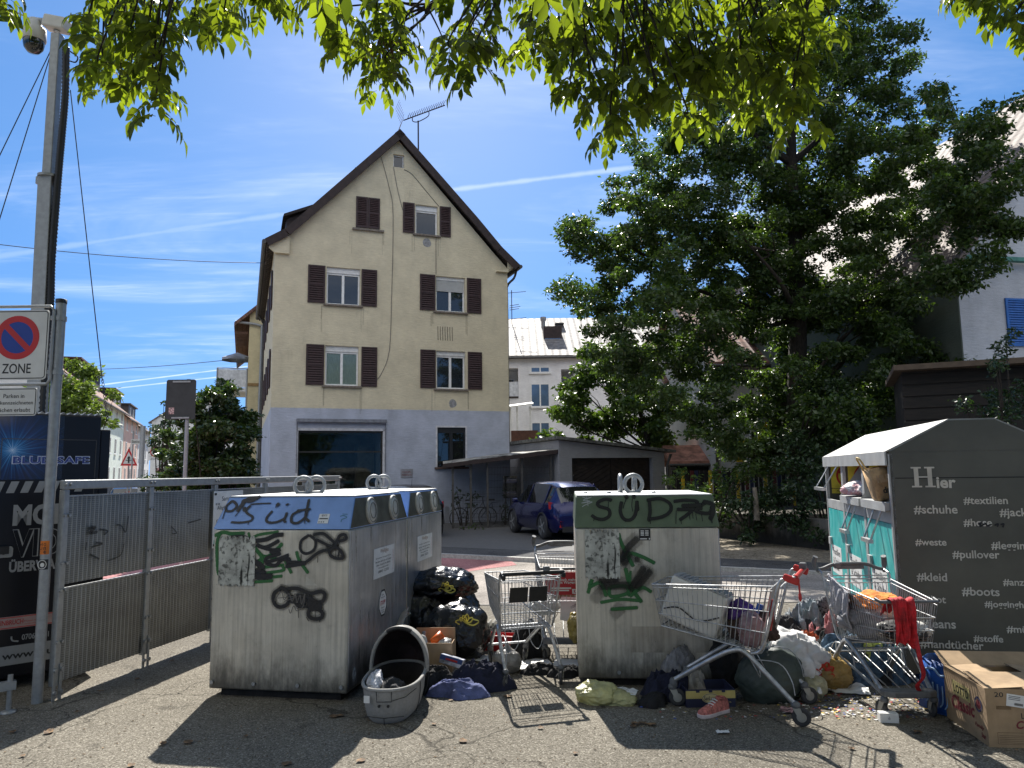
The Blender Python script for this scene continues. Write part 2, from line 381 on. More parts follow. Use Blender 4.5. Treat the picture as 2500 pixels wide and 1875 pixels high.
# side street on the left runs away along (-.342,.94)
flat('road', [(-60, 9.62), (-3, 9.66), (9, 9.4), (40, 9), (40, kline(40)+12), (9, kline(9)), (-9.5, kline(-9.5)), (-14, 30), (-50, 130), (-62, 130), (-60, 9.7)], M_road, .004)
flat('seam', [(-60, 9.55), (-3, 9.59), (9, 9.33), (9, 9.385), (-3, 9.645), (-60, 9.6)], mat('seam_tar', (.05, .048, .045), .8), .006)
cur = [on_ground(px, py) for px, py in ((1262, 1380), (1241, 1383), (1190, 1389), (1150, 1395), (1110, 1406), (1082, 1417), (1020, 1436), (900, 1462))]
flat('red_lane', [(cur[0].x-.1, kline(cur[0].x-.1)-.02)] + [(p.x, p.y) for p in cur] + [(-6.5, 9.9), (-11, 9.9), (-9.5, kline(-9.5)-.02)], M_red, .008)
# pavement beyond the kerb: a real step
M_kerb = mat('kerb_stone', (.42, .41, .38), .85, 0, .15, 20, .3, 80)
def slab(name, pts, material, h, z0):
    b = MB(); b.prism([(x, y) for x, y in pts], z0, z0+h, 'xy'); return tag(b.build(name, material), kind='structure')
slab('kerb', [(-9.5, kline(-9.5)), (9, kline(9)), (9, kline(9)+.14), (-9.5, kline(-9.5)+.14)], M_kerb, .2, -.31)
slab('pavement', [(-9.5, kline(-9.5)+.145), (9, kline(9)+.145), (9, kline(9)+1.5), (-9.5, kline(-9.5)+1.5)], M_path, .19, -.31)
slab('kerb', [(-9.5, kline(-9.5)+1.505), (9, kline(9)+1.505), (9, kline(9)+1.58), (-9.5, kline(-9.5)+1.58)], mat('edging', (.1, .1, .1), .9), .195, -.31)
M_pave = mat('paving_stones', (.12, .118, .115), .85, 0, .15, 3)
def pave_pattern(m, s=5.0, mortar=.55, tone=(.13, .128, .125)):
    nd, ln = nodes_of(m); b = bsdf_of(m); t = next(n for n in nd if n.type == 'TEX_COORD')
    br = N(nd, 'ShaderNodeTexBrick'); br.inputs['Scale'].default_value = s; br.inputs['Mortar Size'].default_value = .018
    mp = N(nd, 'ShaderNodeMapping'); mp.inputs['Rotation'].default_value = (0, 0, R(20)); ln.new(t.outputs['Object'], mp.inputs[0]); ln.new(mp.outputs[0], br.inputs[0])
    br.inputs['Color1'].default_value = tuple(tone)+(1,); br.inputs['Color2'].default_value = tuple(x*.8 for x in tone)+(1,); br.inputs['Mortar'].default_value = tuple(x*.35 for x in tone)+(1,)
    ln.new(br.outputs[0], b.inputs['Base Color'])
pave_pattern(M_pave)
slab('driveway', [(-9.5, kline(-9.5)+1.585), (3.0, kline(3)+1.585), (3.0, 31), (-9.5, 31)], M_pave, .185, -.31)
slab('verge', [(3.005, kline(3)+1.585), (9, kline(9)+1.585), (14, 13), (14, 30), (3.005, 30)], M_gravel, .18, -.31)

# ================================================================ MAIN HOUSE
HA = R(20); HP = at_y(661, 1000, 24.5); HP.z = 0
HU, HB = Vector((math.cos(HA), math.sin(HA), 0)), Vector((-math.sin(HA), math.cos(HA), 0))
def hz(px, py):                               # photo pixel -> (along, height) on the gable front
    q = on_plane(px, py, HP, HB); return ((q-HP).dot(HU), q.z)
def z1(X, Y): return hz(600+X/3.16, 300+Y/3.16)

def carve(ob, boxes):                         # cut window recesses out of a wall
    mb = MB()
    for b in boxes: mb.box(*b)
    cut = mb.build('cut', None); cut.parent = ob.parent
    md = ob.modifiers.new('cut', 'BOOLEAN'); md.object = cut; md.operation = 'DIFFERENCE'; md.solver = 'EXACT'
    bpy.context.view_layer.update()
    me = bpy.data.meshes.new_from_object(ob.evaluated_get(bpy.context.evaluated_depsgraph_get()))
    ob.modifiers.clear(); old = ob.data; ob.data = me; me.name = old.name
    if not me.materials: me.materials.append(old.materials[0])
    bpy.data.objects.remove(cut)
def plaster(name, col, col2=None, split=None, bump=.35, streaks=.12, bscale=9):
    m = mat(name, col, .92, 0, .06, 1.3)
    nd, ln = nodes_of(m); b = bsdf_of(m); t = next(n for n in nd if n.type == 'TEX_COORD')
    base = next(n for n in nd if n.type == 'VALTORGB'); last = base.outputs[0]
    if col2:
        sp = N(nd, 'ShaderNodeSeparateXYZ'); ln.new(t.outputs['Object'], sp.inputs[0])
        nz = N(nd, 'ShaderNodeTexNoise'); nz.inputs['Scale'].default_value = 5; ln.new(t.outputs['Object'], nz.inputs[0])
        a = N(nd, 'ShaderNodeMath', operation='MULTIPLY_ADD'); ln.new(nz.outputs[0], a.inputs[0]); a.inputs[1].default_value = .03; ln.new(sp.outputs[2], a.inputs[2])
        g = N(nd, 'ShaderNodeMath', operation='GREATER_THAN'); ln.new(a.outputs[0], g.inputs[0]); g.inputs[1].default_value = split
        n2 = N(nd, 'ShaderNodeTexNoise'); n2.inputs['Scale'].default_value = 1.6; n2.inputs['Detail'].default_value = 6; ln.new(t.outputs['Object'], n2.inputs[0])
        r2 = N(nd, 'ShaderNodeValToRGB'); r2.color_ramp.elements[0].color = tuple(x*.82 for x in col2)+(1,); r2.color_ramp.elements[1].color = tuple(col2)+(1,)
        r2.color_ramp.elements[0].position = .35; r2.color_ramp.elements[1].position = .6; ln.new(n2.outputs[0], r2.inputs[0])
        mx = N(nd, 'ShaderNodeMix', data_type='RGBA'); ln.new(g.outputs[0], mx.inputs['Factor']); ln.new(r2.outputs[0], mx.inputs['A']); ln.new(last, mx.inputs['B']); last = mx.outputs['Result']
    # grime: patches and runs that belong to the wall
    mp = N(nd, 'ShaderNodeMapping'); mp.inputs['Scale'].default_value = (1.6, 1.6, .35); ln.new(t.outputs['Object'], mp.inputs[0])
    n3 = N(nd, 'ShaderNodeTexNoise'); n3.inputs['Scale'].default_value = 1.3; n3.inputs['Detail'].default_value = 9; n3.inputs['Roughness'].default_value = .65; ln.new(mp.outputs[0], n3.inputs[0])
    r3 = N(nd, 'ShaderNodeMapRange', interpolation_type='SMOOTHSTEP'); r3.inputs[1].default_value = .55; r3.inputs[2].default_value = .8; r3.inputs[3].default_value = 1; r3.inputs[4].default_value = 1-streaks*2.4; ln.new(n3.outputs[0], r3.inputs[0])
    m3 = N(nd, 'ShaderNodeMix', data_type='RGBA', blend_type='MULTIPLY'); m3.inputs['Factor'].default_value = 1; ln.new(last, m3.inputs['A']); ln.new(r3.outputs[0], m3.inputs['B'])
    # rough-cast relief drawn sideways by the trowel
    mp2 = N(nd, 'ShaderNodeMapping'); mp2.inputs['Scale'].default_value = (.55, .55, 2.2); ln.new(t.outputs['Object'], mp2.inputs[0])
    n4 = N(nd, 'ShaderNodeTexNoise'); n4.inputs['Scale'].default_value = bscale; n4.inputs['Detail'].default_value = 8; n4.inputs['Roughness'].default_value = .7; ln.new(mp2.outputs[0], n4.inputs[0])
    r4 = N(nd, 'ShaderNodeMapRange'); r4.inputs[1].default_value = .3; r4.inputs[2].default_value = .7; r4.inputs[3].default_value = .88; r4.inputs[4].default_value = 1.06; ln.new(n4.outputs[0], r4.inputs[0])
    m4 = N(nd, 'ShaderNodeMix', data_type='RGBA', blend_type='MULTIPLY'); m4.inputs['Factor'].default_value = 1; ln.new(m3.outputs['Result'], m4.inputs['A']); ln.new(r4.outputs[0], m4.inputs['B'])
    ln.new(m4.outputs['Result'], b.inputs['Base Color'])
    bp = N(nd, 'ShaderNodeBump'); bp.inputs['Strength'].default_value = bump; bp.inputs['Distance'].default_value = .05; ln.new(n4.outputs[0], bp.inputs['Height']); ln.new(bp.outputs[0], b.inputs['Normal'])
    return m
def tiles(name, col, sx=3.0, sy=3.2, bump=1.0, axis='xy', rot=0.0, var=.25, rough=.8):
    """roof tiles: object x runs along the eaves, object y up the slope"""
    m = mat(name, col, rough, 0, var, 4)
    nd, ln = nodes_of(m); b = bsdf_of(m); t = next(n for n in nd if n.type == 'TEX_COORD')
    sp = N(nd, 'ShaderNodeSeparateXYZ'); ln.new(t.outputs['UV'], sp.inputs[0])
    def mth(op, a, bb):
        n = N(nd, 'ShaderNodeMath', operation=op)
        for i, v in enumerate((a, bb)):
            if v is None: continue
            if isinstance(v, (int, float)): n.inputs[i].default_value = v
            else: ln.new(v, n.inputs[i])
        return n.outputs[0]
    fy = mth('FRACT', mth('MULTIPLY', sp.outputs[1], sy), None)
    wx = mth('SINE', mth('MULTIPLY', sp.outputs[0], sx*2*math.pi), None)
    h = mth('ADD', mth('MULTIPLY', wx, .45), mth('MULTIPLY', mth('SUBTRACT', 1.0, fy), .9))
    edge = mth('LESS_THAN', fy, .13)
    cr = N(nd, 'ShaderNodeMix', data_type='RGBA', blend_type='MULTIPLY'); ln.new(mth('MULTIPLY', edge, .75), cr.inputs['Factor'])
    ln.new(next(n for n in nd if n.type == 'VALTORGB').outputs[0], cr.inputs['A']); cr.inputs['B'].default_value = (.2, .2, .2, 1)
    ln.new(cr.outputs['Result'], b.inputs['Base Color'])
    bp = N(nd, 'ShaderNodeBump'); bp.inputs['Strength'].default_value = bump; bp.inputs['Distance'].default_value = .06; ln.new(h, bp.inputs['Height']); ln.new(bp.outputs[0], b.inputs['Normal'])
    return m
def uv_planar(ob, ux, uy):                    # u,v in metres along two directions
    me = ob.data; uv = me.uv_layers.new(name='uv'); ux, uy = Vector(ux).normalized(), Vector(uy).normalized()
    for l in me.loops:
        co = me.vertices[l.vertex_index].co; uv.data[l.index].uv = (co.dot(ux), co.dot(uy))
    return ob
M_white = mat('white_window_paint', (.78, .78, .76), .45, 0, .05, 8)
M_glass = glass('window_glass')
M_dkglass = glass('dark_glass', (.012, .014, .014), .02)
M_shut = mat('brown_shutter_paint', (.035, .014, .015), .6, 0, .2, 9)
M_sill = mat('stone_sill', (.2, .17, .14), .85, 0, .2, 14)
M_curtain = mat('net_curtain', (.62, .66, .64), .9, 0, .12, 14, stretch=(6, 1, .4))
M_roofdk = tiles('dark_brown_roof_tiles', (.05, .036, .033))
M_verge = mat('dark_verge_board', (.035, .022, .02), .75, 0, .2, 6)
M_zinc = mat('weathered_gutter', (.09, .085, .08), .55, .5, .2, 12)
M_galv = mat('galvanised_steel', (.34, .35, .35), .5, .55, .07, 22, .05, 60)
M_black = mat('black_plastic', (.015, .015, .016), .5, 0, .15, 20)

def window(parent, x0, z0, x1, z1, y=0.12, kind='double', frame=M_white, pane=M_glass, box=.12, fw=.06, blind=0.0, curtain=False, sill=True, sillmat=M_sill):
    """a framed window standing in its recess; y = set-back of the frame behind the wall face"""
    b = MB(); top = z1 - box
    b.box(x0, y, z0, x0+fw, y+.07, top).box(x1-fw, y, z0, x1, y+.07, top).box(x0+fw, y, z0, x1-fw, y+.07, z0+fw).box(x0+fw, y, top-fw, x1-fw, y+.07, top)
    xm = (x0+x1)/2
    if kind == 'double': b.box(xm-fw*.75, y-.006, z0+fw, xm+fw*.75, y+.064, top-fw)
    if kind == 'transom': b.box(x0+fw, y-.004, z0+(top-z0)*.28, x1-fw, y+.062, z0+(top-z0)*.28+fw*.8).box(xm-fw*.7, y-.006, z0+fw, xm+fw*.7, y+.064, top-fw)
    w = b.build('window', frame, parent, bevel=.006, seg=1)
    g = MB(); g.box(x0+fw*.5, y+.035, z0+fw*.5, x1-fw*.5, y+.045, top-fw*.5); g.build('pane', M_curtain if curtain else pane, w)
    if curtain:
        c = MB(); c.box(x0+fw, y+.028, z0+fw, x1-fw, y+.033, top-fw); gl = c.build('pane', M_glassclear, w)
    if box:
        c = MB(); c.box(x0, y-.03, top+.003, x1, y+.06, z1)
        for k in range(3): c.box(x0+.01, y-.036, top+.02+k*box*.3, x1-.01, y-.03, top+.035+k*box*.3)
        c.build('shutter_box', frame, w)
    if blind:
        c = MB(); n = int(blind/.045)
        for k in range(n): c.box(x0+fw*.6, y-.022, top-fw*.3-(k+1)*blind/n+.004, x1-fw*.6, y-.008, top-fw*.3-k*blind/n)
        c.build('roller_blind', mat('grey_blind', (.42, .43, .42), .6, 0, .05, 5), w)
    if sill:
        c = MB(); c.box(x0-.1, -.09, z0-.075, x1+.1, y, z0-.004); c.build('sill', sillmat, w, bevel=.008, seg=1)
    return w
def glass_clear():
    m = bpy.data.materials.new('clear_glass'); m.use_nodes = True; nd, ln = nodes_of(m); nd.clear()
    o = N(nd, 'ShaderNodeOutputMaterial'); g = N(nd, 'ShaderNodeBsdfGlossy'); g.inputs['Roughness'].default_value = .02
    t = N(nd, 'ShaderNodeBsdfTransparent'); t.inputs[0].default_value = (.85, .9, .88, 1); f = N(nd, 'ShaderNodeFresnel'); f.inputs[0].default_value = 1.33
    mx = N(nd, 'ShaderNodeMixShader'); ln.new(f.outputs[0], mx.inputs[0]); ln.new(t.outputs[0], mx.inputs[1]); ln.new(g.outputs[0], mx.inputs[2]); ln.new(mx.outputs[0], o.inputs[0])
    return m
M_glassclear = glass_clear()
def shutter(parent, x0, z0, x1, z1, material=M_shut, y=-.045, slats=16, mid=True):
    b = MB(); fw = .055; h = z1-z0
    b.box(x0, y, z0, x0+fw, y+.035, z1).box(x1-fw, y, z0, x1, y+.035, z1).box(x0+fw, y, z0, x1-fw, y+.035, z0+fw*1.4).box(x0+fw, y, z1-fw, x1-fw, y+.035, z1)
    if mid: b.box(x0+fw, y, z0+h*.5-fw/2, x1-fw, y+.035, z0+h*.5+fw/2)
    for k in range(slats):
        z = z0+fw*1.6+(h-fw*3)*k/(slats-1)
        b.obox(((x0+x1)/2, y+.018, z), (x1-x0-fw*2+.004, .008, h/slats*.95), (R(-28), 0, 0))
    b.box(x0+fw*.5, y+.028, z0+fw*.5, x1-fw*.5, y+.032, z1-fw*.5)
    return b.build('shutter', material, parent)

M_cream = plaster('cream_plaster', (.64, .57, .405), (.46, .49, .57), 3.9)
house = thing('corner_house', HP, HA, 'cream gabled house with brown shutters above a pale grey-blue ground floor', 'house')
W, DEP = 8.44, 13.0
vl = [z1(150, 905), z1(300, 812), z1(600, 566), z1(1183, 70), z1(1770, 745), z1(1960, 965), z1(2093, 1108)]   # verge, upper line
poly = [(0, -.3), (W, -.3), (W, 9.35), (7.95, 9.85), (4.24, 13.83), (1.0, 10.4), (.45, 9.9), (0, 9.6)]
wall = MB().prism(poly, 0, DEP).build('wall', M_cream, house)
OPEN = dict(a=(4.05, 12.81, 4.45, 13.3), c=(4.88, 10.36, 5.72, 11.48), d=(1.74, 7.53, 2.9, 8.86), e=(5.65, 7.52, 6.76, 8.84),
            f=(1.74, 4.68, 2.88, 6.07), g=(5.66, 4.67, 6.76, 6.06), h=(.9, .55, 3.75, 3.12), i=(5.7, 1.85, 6.75, 3.27))
carve(wall, [(x0, -.5, a, x1, .22 if k != 'h' else 2.6, b) for k, (x0, a, x1, b) in OPEN.items()])
window(house, *OPEN['a'], kind='single', box=0, fw=.04, y=.1, sill=False)
window(house, *OPEN['c'], kind='single', box=.2)
window(house, *OPEN['d'], box=.2); window(house, *OPEN['e'], box=.13, blind=.4)
window(house, *OPEN['f'], box=.2, curtain=True); window(house, *OPEN['g'], box=.17)
for x0, z0, x1, zz in ((4.41, 10.36, 4.84, 11.5), (5.79, 10.35, 6.21, 11.5), (1.11, 7.54, 1.69, 8.87), (2.94, 7.53, 3.49, 8.86), (5.05, 7.53, 5.62, 8.86), (6.83, 7.52, 7.38, 8.85),
                       (1.1, 4.68, 1.7, 6.08), (2.97, 4.67, 3.52, 6.07), (5.07, 4.68, 5.63, 6.07), (6.85, 4.67, 7.39, 6.06)):
    shutter(house, x0, z0, x1, zz)
shutter(house, 2.72, 10.38, 3.14, 11.52); shutter(house, 3.15, 10.38, 3.57, 11.52)
MB().box(2.6, -.09, 10.27, 3.72, -.002, 10.345).build('sill', M_sill, house, bevel=.008)
# shop window: dark frame, deep room behind the glass
x0, a, x1, b_ = OPEN['h']
fr = MB(); fr.box(x0, .1, a, x0+.05, .18, b_).box(x1-.05, .1, a, x1, .18, b_).box(x0+.05, .1, b_-.06, x1-.05, .18, b_).box(x0+.05, .1, a, x1-.05, .18, a+.05).box(x0+.05, .105, 2.38, x1-.05, .175, 2.43)
sh = fr.build('shop_window', mat('dark_bronze_frame', (.03, .028, .026), .4, .3, .1, 9), house)
MB().box(x0+.04, .135, a+.04, x1-.04, .145, b_-.04).build('pane', M_glassclear, sh)
rm = MB(); rm.box(x0+.02, 2.5, a+.01, x1-.02, 2.58, b_-.01); rm.box(x0+.6, 1.9, a+.02, x0+1.7, 2.3, 1.9); rm.box(x1-.7, 1.2, a+.02, x1-.1, 2.0, 2.7)
rm.build('shop_interior', mat('dim_interior', (.05, .045, .035), .9, 0, .5, 3), sh)
MB().box(x0-.07, -.012, .9, x0, .1, b_+.08).box(x1, -.012, .9, x1+.07, .1, b_+.08).box(x0-.07, -.012, b_+.003, x1+.07, .1, b_+.09).build('window_surround', mat('white_surround', (.6, .6, .62), .8), house)
aw = MB(); aw.box(.83, -.16, 3.44, 3.86, -.002, 3.52); aw.box(.83, -.17, 3.40, 3.86, -.13, 3.445); aw.box(.84, -.05, 1.7, .87, -.02, 3.4); aw.box(3.82, -.05, 1.7, 3.85, -.02, 3.4)
aw.build('awning_box', mat('grey_awning_case', (.2, .21, .24), .6, .2, .15, 6), house, bevel=.01)
x0, a, x1, b_ = OPEN['i']
of = MB(); of.box(x0, .06, a, x0+.05, .16, b_).box(x1-.05, .06, a, x1, .16, b_).box(x0+.05, .06, b_-.2, x1-.05, .16, b_).box(x0+.05, .06, a, x1-.05, .16, a+.06).box((x0+x1)/2-.06, .055, a+.06, (x0+x1)/2+.06, .155, b_-.2)
ow = of.build('window', mat('black_frame', (.012, .012, .013), .4), house); MB().box(x0+.04, .11, a+.04, x1-.04, .12, b_-.04).build('pane', M_dkglass, ow)
MB().box(x0-.06, -.01, a, x0, .06, b_+.06).box(x1, -.01, a, x1+.06, .06, b_+.06).box(x0, -.01, b_, x1, .06, b_+.06).build('window_surround', mat('white_surround', (.6, .6, .62)), house)
MB().box(x0-.1, -.1, a-.07, x1+.1, .05, a-.002).build('sill', mat('brown_sill', (.1, .06, .05)), house)
pl = MB().box(4.38, -.02, 1.49, 4.81, -.002, 1.8).build('parking_plate', mat('grey_plate', (.3, .3, .32), .5, .3), house, bevel=.006)
M_redtext = mat('dull_red_print', (.22, .05, .05), .6)
text('parking_lettering', 'KUNDEN-', 4.595, 1.66, .3, .06, M_redtext, pl, y=-.024, align='c'); text('parking_lettering', 'PARKPLATZ', 4.595, 1.56, .34, .06, M_redtext, pl, y=-.024, align='c')
# roof: two tiled slopes with flared eaves, dark verge boards
def slope(pts, name, material, y0=-.22, y1=DEP+.3, th=.17):
    b = MB(); n = len(pts)
    low = []
    for i, p in enumerate(pts):
        a, c = Vector(pts[max(i-1, 0)]), Vector(pts[min(i+1, n-1)]); d = (c-a).normalized(); nrm = Vector((d.y, -d.x))
        if nrm.y > 0: nrm = -nrm
        low.append((p[0]+nrm.x*th, p[1]+nrm.y*th))
    b.prism(list(pts)+low[::-1], y0, y1)
    o = b.build(name, material, house); uv_planar(o, (0, 1, 0), (pts[-1][0]-pts[0][0], 0, pts[-1][1]-pts[0][1])); return o
pk = (4.24, 14.17)
slope([(-.34, 9.58), (.28, 9.98), (.9, 10.62), pk], 'roof_slope', M_roofdk)
slope([pk, (7.2, 11.12), (8.15, 10.08), (8.86, 9.46)], 'roof_slope', M_roofdk)
for side, pts in ((0, [(-.34, 9.585), (.28, 9.985), (.9, 10.625), (4.24, 14.175)]), (1, [(4.24, 14.175), (7.2, 11.125), (8.15, 10.085), (8.86, 9.465)])):
    b = MB()
    for p, q in zip(pts, pts[1:]):
        d = (Vector(q)-Vector(p)).normalized(); nn = Vector((d.y, -d.x))
        if nn.y > 0: nn = -nn
        b.prism([p, q, (q[0]+nn.x*.27, q[1]+nn.y*.27), (p[0]+nn.x*.27, p[1]+nn.y*.27)], -.27, -.225)
    b.build('verge_board', M_verge, house)
b = MB(); b.prism([(1.55, 11.36), (-.02+.45, 10.75), (.38, 10.65), (.42, 10.05), (.9, 10.5), (1.7, 11.4)], .9, 5.5); b.build('dormer', M_verge, house)
b = MB(); b.prism([(1.75, 11.52), (.3, 10.86), (.26, 10.74), (1.7, 11.38)], .7, 5.7); b.build('dormer_roof', M_roofdk, house)
b = MB(); b.prism([(7.0, 11.32), (7.62, 11.0), (7.6, 10.86), (7.28, 11.02)], 1.5, 5); b.build('dormer_roof', M_roofdk, house)
b = MB(); b.box(2.75, .6, 12.55, 3.1, 1.5, 12.86); b.build('skylight', M_zinc, house)
for x0 in (0.0, 7.97):                         # corbels under the eaves
    MB().prism([(x0, 9.17), (x0+.47, 9.17), (x0+.47, 9.8), (x0-.18 if x0 == 0 else x0+.47, 9.55), (x0-.2 if x0 == 0 else x0+.68, 9.35)], -.13, -.003).build('eaves_block', M_cream, house)
MB().tube([(-.36, -.25, 9.5), (-.36, DEP, 9.5)], .075, 8).build('gutter', M_zinc, house); MB().tube([(8.9, -.25, 9.4), (8.9, DEP, 9.4)], .075, 8).build('gutter', M_zinc, house)
MB().tube(smooth_path([(8.88, .2, 9.35), (8.78, .2, 9.05), (8.5, .2, 8.7), (8.49, .2, 8.0), (8.49, .2, 0)], 4), .045, 8).build('downpipe', M_zinc, house)
MB().tube(smooth_path([(-.34, DEP-1, 9.5), (-.1, DEP-1, 9.1), (-.06, DEP-1, 8.5), (-.06, DEP-1, 0)], 4), .05, 8).build('downpipe', M_zinc, house)
for k in range(5):
    for z in (4.7, 7.55): MB().box(-.06, 1.2+k*2.3, z, -.012, 1.75+k*2.3, z+1.35).build('shutter', M_shut, house)
# wires stapled to the gable
for pts in ([(3.6, 13.1), (3.9, 12.0), (4.05, 11.0), (4.02, 8), (3.95, 6), (3.7, 5.2), (3.5, 4.9)], [(4.05, 12.8), (4.2, 12.0), (4.4, 11.2)], [(4.45, 12.75), (4.75, 12.6), (5.3, 12.0), (5.76, 11.5)], [(5.7, 10.3), (5.65, 10.2), (5.65, 8.9)]):
    MB().tube(smooth_path([(x, -.012, z) for x, z in pts], 4), .011, 5).build('facade_wire', mat('wire_grey', (.18, .17, .15), .7), house)
for x, z, r in ((5.32, 10.06, .16), (6.27, 4.15, .15)):
    vs = [(x+r*(1+.25*vnoise((math.cos(t), math.sin(t), x)))*math.cos(t), -.004, z+r*(1+.25*vnoise((math.cos(t), math.sin(t), x)))*math.sin(t)) for t in [2*math.pi*i/18 for i in range(18)]]
    MB().add(vs, [tuple(range(18))]).build('plaster_patch', mat('grey_patch', (.3, .3, .3), .9, 0, .2, 12), house)
spray('soot_marks', [([(5.72+.09*i+.02*vnoise((i, 0, 0)), 6.95), (5.72+.09*i, 6.75), (5.73+.09*i, 6.45+.15*abs(vnoise((i, 2, 0))))], .03) for i in range(7)], paint_alpha('soot', (.1, .09, .08), .9, .55), house, y=-.004)
rs_ = random.Random(8); st_ = []
for xa, z in ((1.64, 7.45), (3.0, 7.45), (5.55, 7.43), (6.86, 7.43), (1.64, 4.6), (2.98, 4.6), (5.56, 4.6), (6.86, 4.6), (2.6, 10.25), (3.72, 10.25), (4.8, 10.25), (5.8, 10.25)):
    for k in range(2): x = xa+rs_.uniform(-.08, .08); L = rs_.uniform(.3, .95); st_.append(([(x, z), (x+rs_.uniform(-.01, .01), z-L*.5), (x, z-L)], rs_.uniform(.02, .06)))
for k in range(16): x = rs_.uniform(.1, 8.3); L = rs_.uniform(.2, .7); st_.append(([(x, -.15+L), (x, -.15+L*.5), (x, -.2)], rs_.uniform(.08, .3)))
spray('rain_streaks', st_, paint_alpha('rain_streak', (.18, .165, .13), .9, .15), house, y=-.0025)
# aerial on the ridge
ant = thing('roof_aerial', HP+HU*4.75+HB*1.2+Vector((0, 0, 13.4)), HA, 'dark television aerial on a pole above the gable', 'aerial')
ax = lambda px, py: on_plane(px, py, HP+HB*1.2, HB)
def al(px, py):
    q = ax(px, py)-(HP+HU*4.75+HB*1.2); return Vector((q.dot(HU), 0, q.z-13.4))
b = MB(); b.tube([(al(1022, 360).x, 0, -.5), al(1021, 295)], .03, 6); b.build('mast', M_verge, ant)
p, q = al(985, 294), al(1086, 257)
b = MB(); b.tube([p, q], .022, 6); b.tube(smooth_path([al(1007, 288), al(1008, 296), al(1021, 297), al(1045, 284), al(1047, 273)], 4), .018, 6)
b.build('boom', M_verge, ant); b = MB()
for k in range(16):
    c = p.lerp(q, .12+.86*k/15); b.tube([c+Vector((0, -.28, .1)), c+Vector((0, .28, .1))], .009, 4); b.tube([c, c+Vector((-.02, 0, .12))], .008, 4)
b.build('elements', M_verge, ant); b = MB()
for k in range(7):
    for s in (1, -1): b.tube([p+Vector((-.06-.03*k, -.4, s*(.06+.09*k))), p+Vector((-.06-.03*k, .4, s*(.06+.09*k)))], .008, 4)
b.build('reflector', mat('aerial_grid', (.35, .35, .37), .4, .6), ant)
# ================================================================ GLASS BANKS
def container_metal(name, col, rough=.42, metal=.55, grime=1.0, seed=0):
    m = mat(name, col, rough, metal, .1, 2)
    nd, ln = nodes_of(m); b = bsdf_of(m); t = next(n for n in nd if n.type == 'TEX_COORD')
    base = next(n for n in nd if n.type == 'VALTORGB').outputs[0]
    def nz(scale, stretch, det=8, rg=.65, loc=0):
        mp = N(nd, 'ShaderNodeMapping'); mp.inputs['Scale'].default_value = stretch; mp.inputs['Location'].default_value = (seed+loc, 0, loc); ln.new(t.outputs['Object'], mp.inputs[0])
        n = N(nd, 'ShaderNodeTexNoise'); n.inputs['Scale'].default_value = scale; n.inputs['Detail'].default_value = det; n.inputs['Roughness'].default_value = rg
        ln.new(mp.outputs[0], n.inputs[0]); return n.outputs[0]
    def rng(s, a, bb, c, d):
        r = N(nd, 'ShaderNodeMapRange', interpolation_type='SMOOTHSTEP'); ln.new(s, r.inputs[0])
        for i, v in enumerate((a, bb, c, d)): r.inputs[i+1].default_value = v
        return r.outputs[0]
    def mul(a, bb):
        x = N(nd, 'ShaderNodeMix', data_type='RGBA', blend_type='MULTIPLY'); x.inputs['Factor'].default_value = 1; ln.new(a, x.inputs['A']); ln.new(bb, x.inputs['B']); return x.outputs['Result']
    runs = rng(nz(9, (5, 5, .16), 9, .7), .38, .8, 1.0, 1-.38*grime)          # dried runs
    cols = rng(nz(3, (2.2, 2.2, .1), 5, .5, 7), .3, .7, 1.06, .88)             # broad columns of drip
    blot = rng(nz(5, (1, 1, .8), 9, .7, 3), .5, .75, 1, 1-.3*grime)
    # splashed dirt along the lower edge
    sp = N(nd, 'ShaderNodeSeparateXYZ'); ln.new(t.outputs['Object'], sp.inputs[0])
    sh = N(nd, 'ShaderNodeMath', operation='MULTIPLY_ADD'); ln.new(nz(4, (1.5, 1.5, .6), 8, .7, 5), sh.inputs[0]); sh.inputs[1].default_value = -.75; ln.new(sp.outputs[2], sh.inputs[2])
    spl = rng(sh.outputs[0], -.36, .02, .18, 1.0)
    specks = rng(nz(60, (1, 1, 1), 3, .5, 2), .68, .74, 1, .55)
    c = mul(mul(mul(mul(mul(base, runs), cols), blot), spl), specks)
    ln.new(c, b.inputs['Base Color'])
    bp = N(nd, 'ShaderNodeBump'); bp.inputs['Strength'].default_value = .35; bp.inputs['Distance'].default_value = .05; ln.new(nz(2.2, (1, 1, 1), 3, .5, 4), bp.inputs['Height']); ln.new(bp.outputs[0], b.inputs['Normal'])
    rr = rng(nz(7, (4, 4, .2), 6), .3, .7, rough-.1, rough+.2); ln.new(rr, b.inputs['Roughness'])
    return m
M_steel = container_metal('stained_container_steel', (.62, .58, .49), .5, .35)
M_steelside = container_metal('brushed_container_side', (.50, .52, .55), .36, .75, .7, 3)
M_lidblue = mat('blue_lid_paint', (.20, .335, .64), .45, .15, .1, 3, .05, 30)
M_lidgreen = mat('green_lid_paint', (.115, .155, .095), .5, .1, .15, 3, .05, 30)
M_lidtop = mat('pale_lid_top', (.55, .56, .56), .55, .4, .15, 6)  # paler grey than the painted lid faces
M_lidside = mat('olive_grey_lid_panel', (.10, .105, .085), .5, .3, .2, 8)
M_disc = mat('pale_rubber_flap', (.48, .47, .42), .6, 0, .15, 9)
M_base = mat('dark_base', (.02, .019, .018), .95, 0, .3, 9)  # near-black, uneven tone
M_spray = paint_alpha('black_spray_paint', (.008, .008, .009), .45)
M_sprayg = paint_alpha('green_spray_paint', (.02, .13, .03), .5, .9)
M_fog = paint_alpha('black_overspray', (.012, .011, .01), .8, .6)
M_paper = mat('weathered_paper', (.5, .5, .46), .9, 0, .3, 14, stretch=(6, 1, .6), lo=.3, hi=.5)
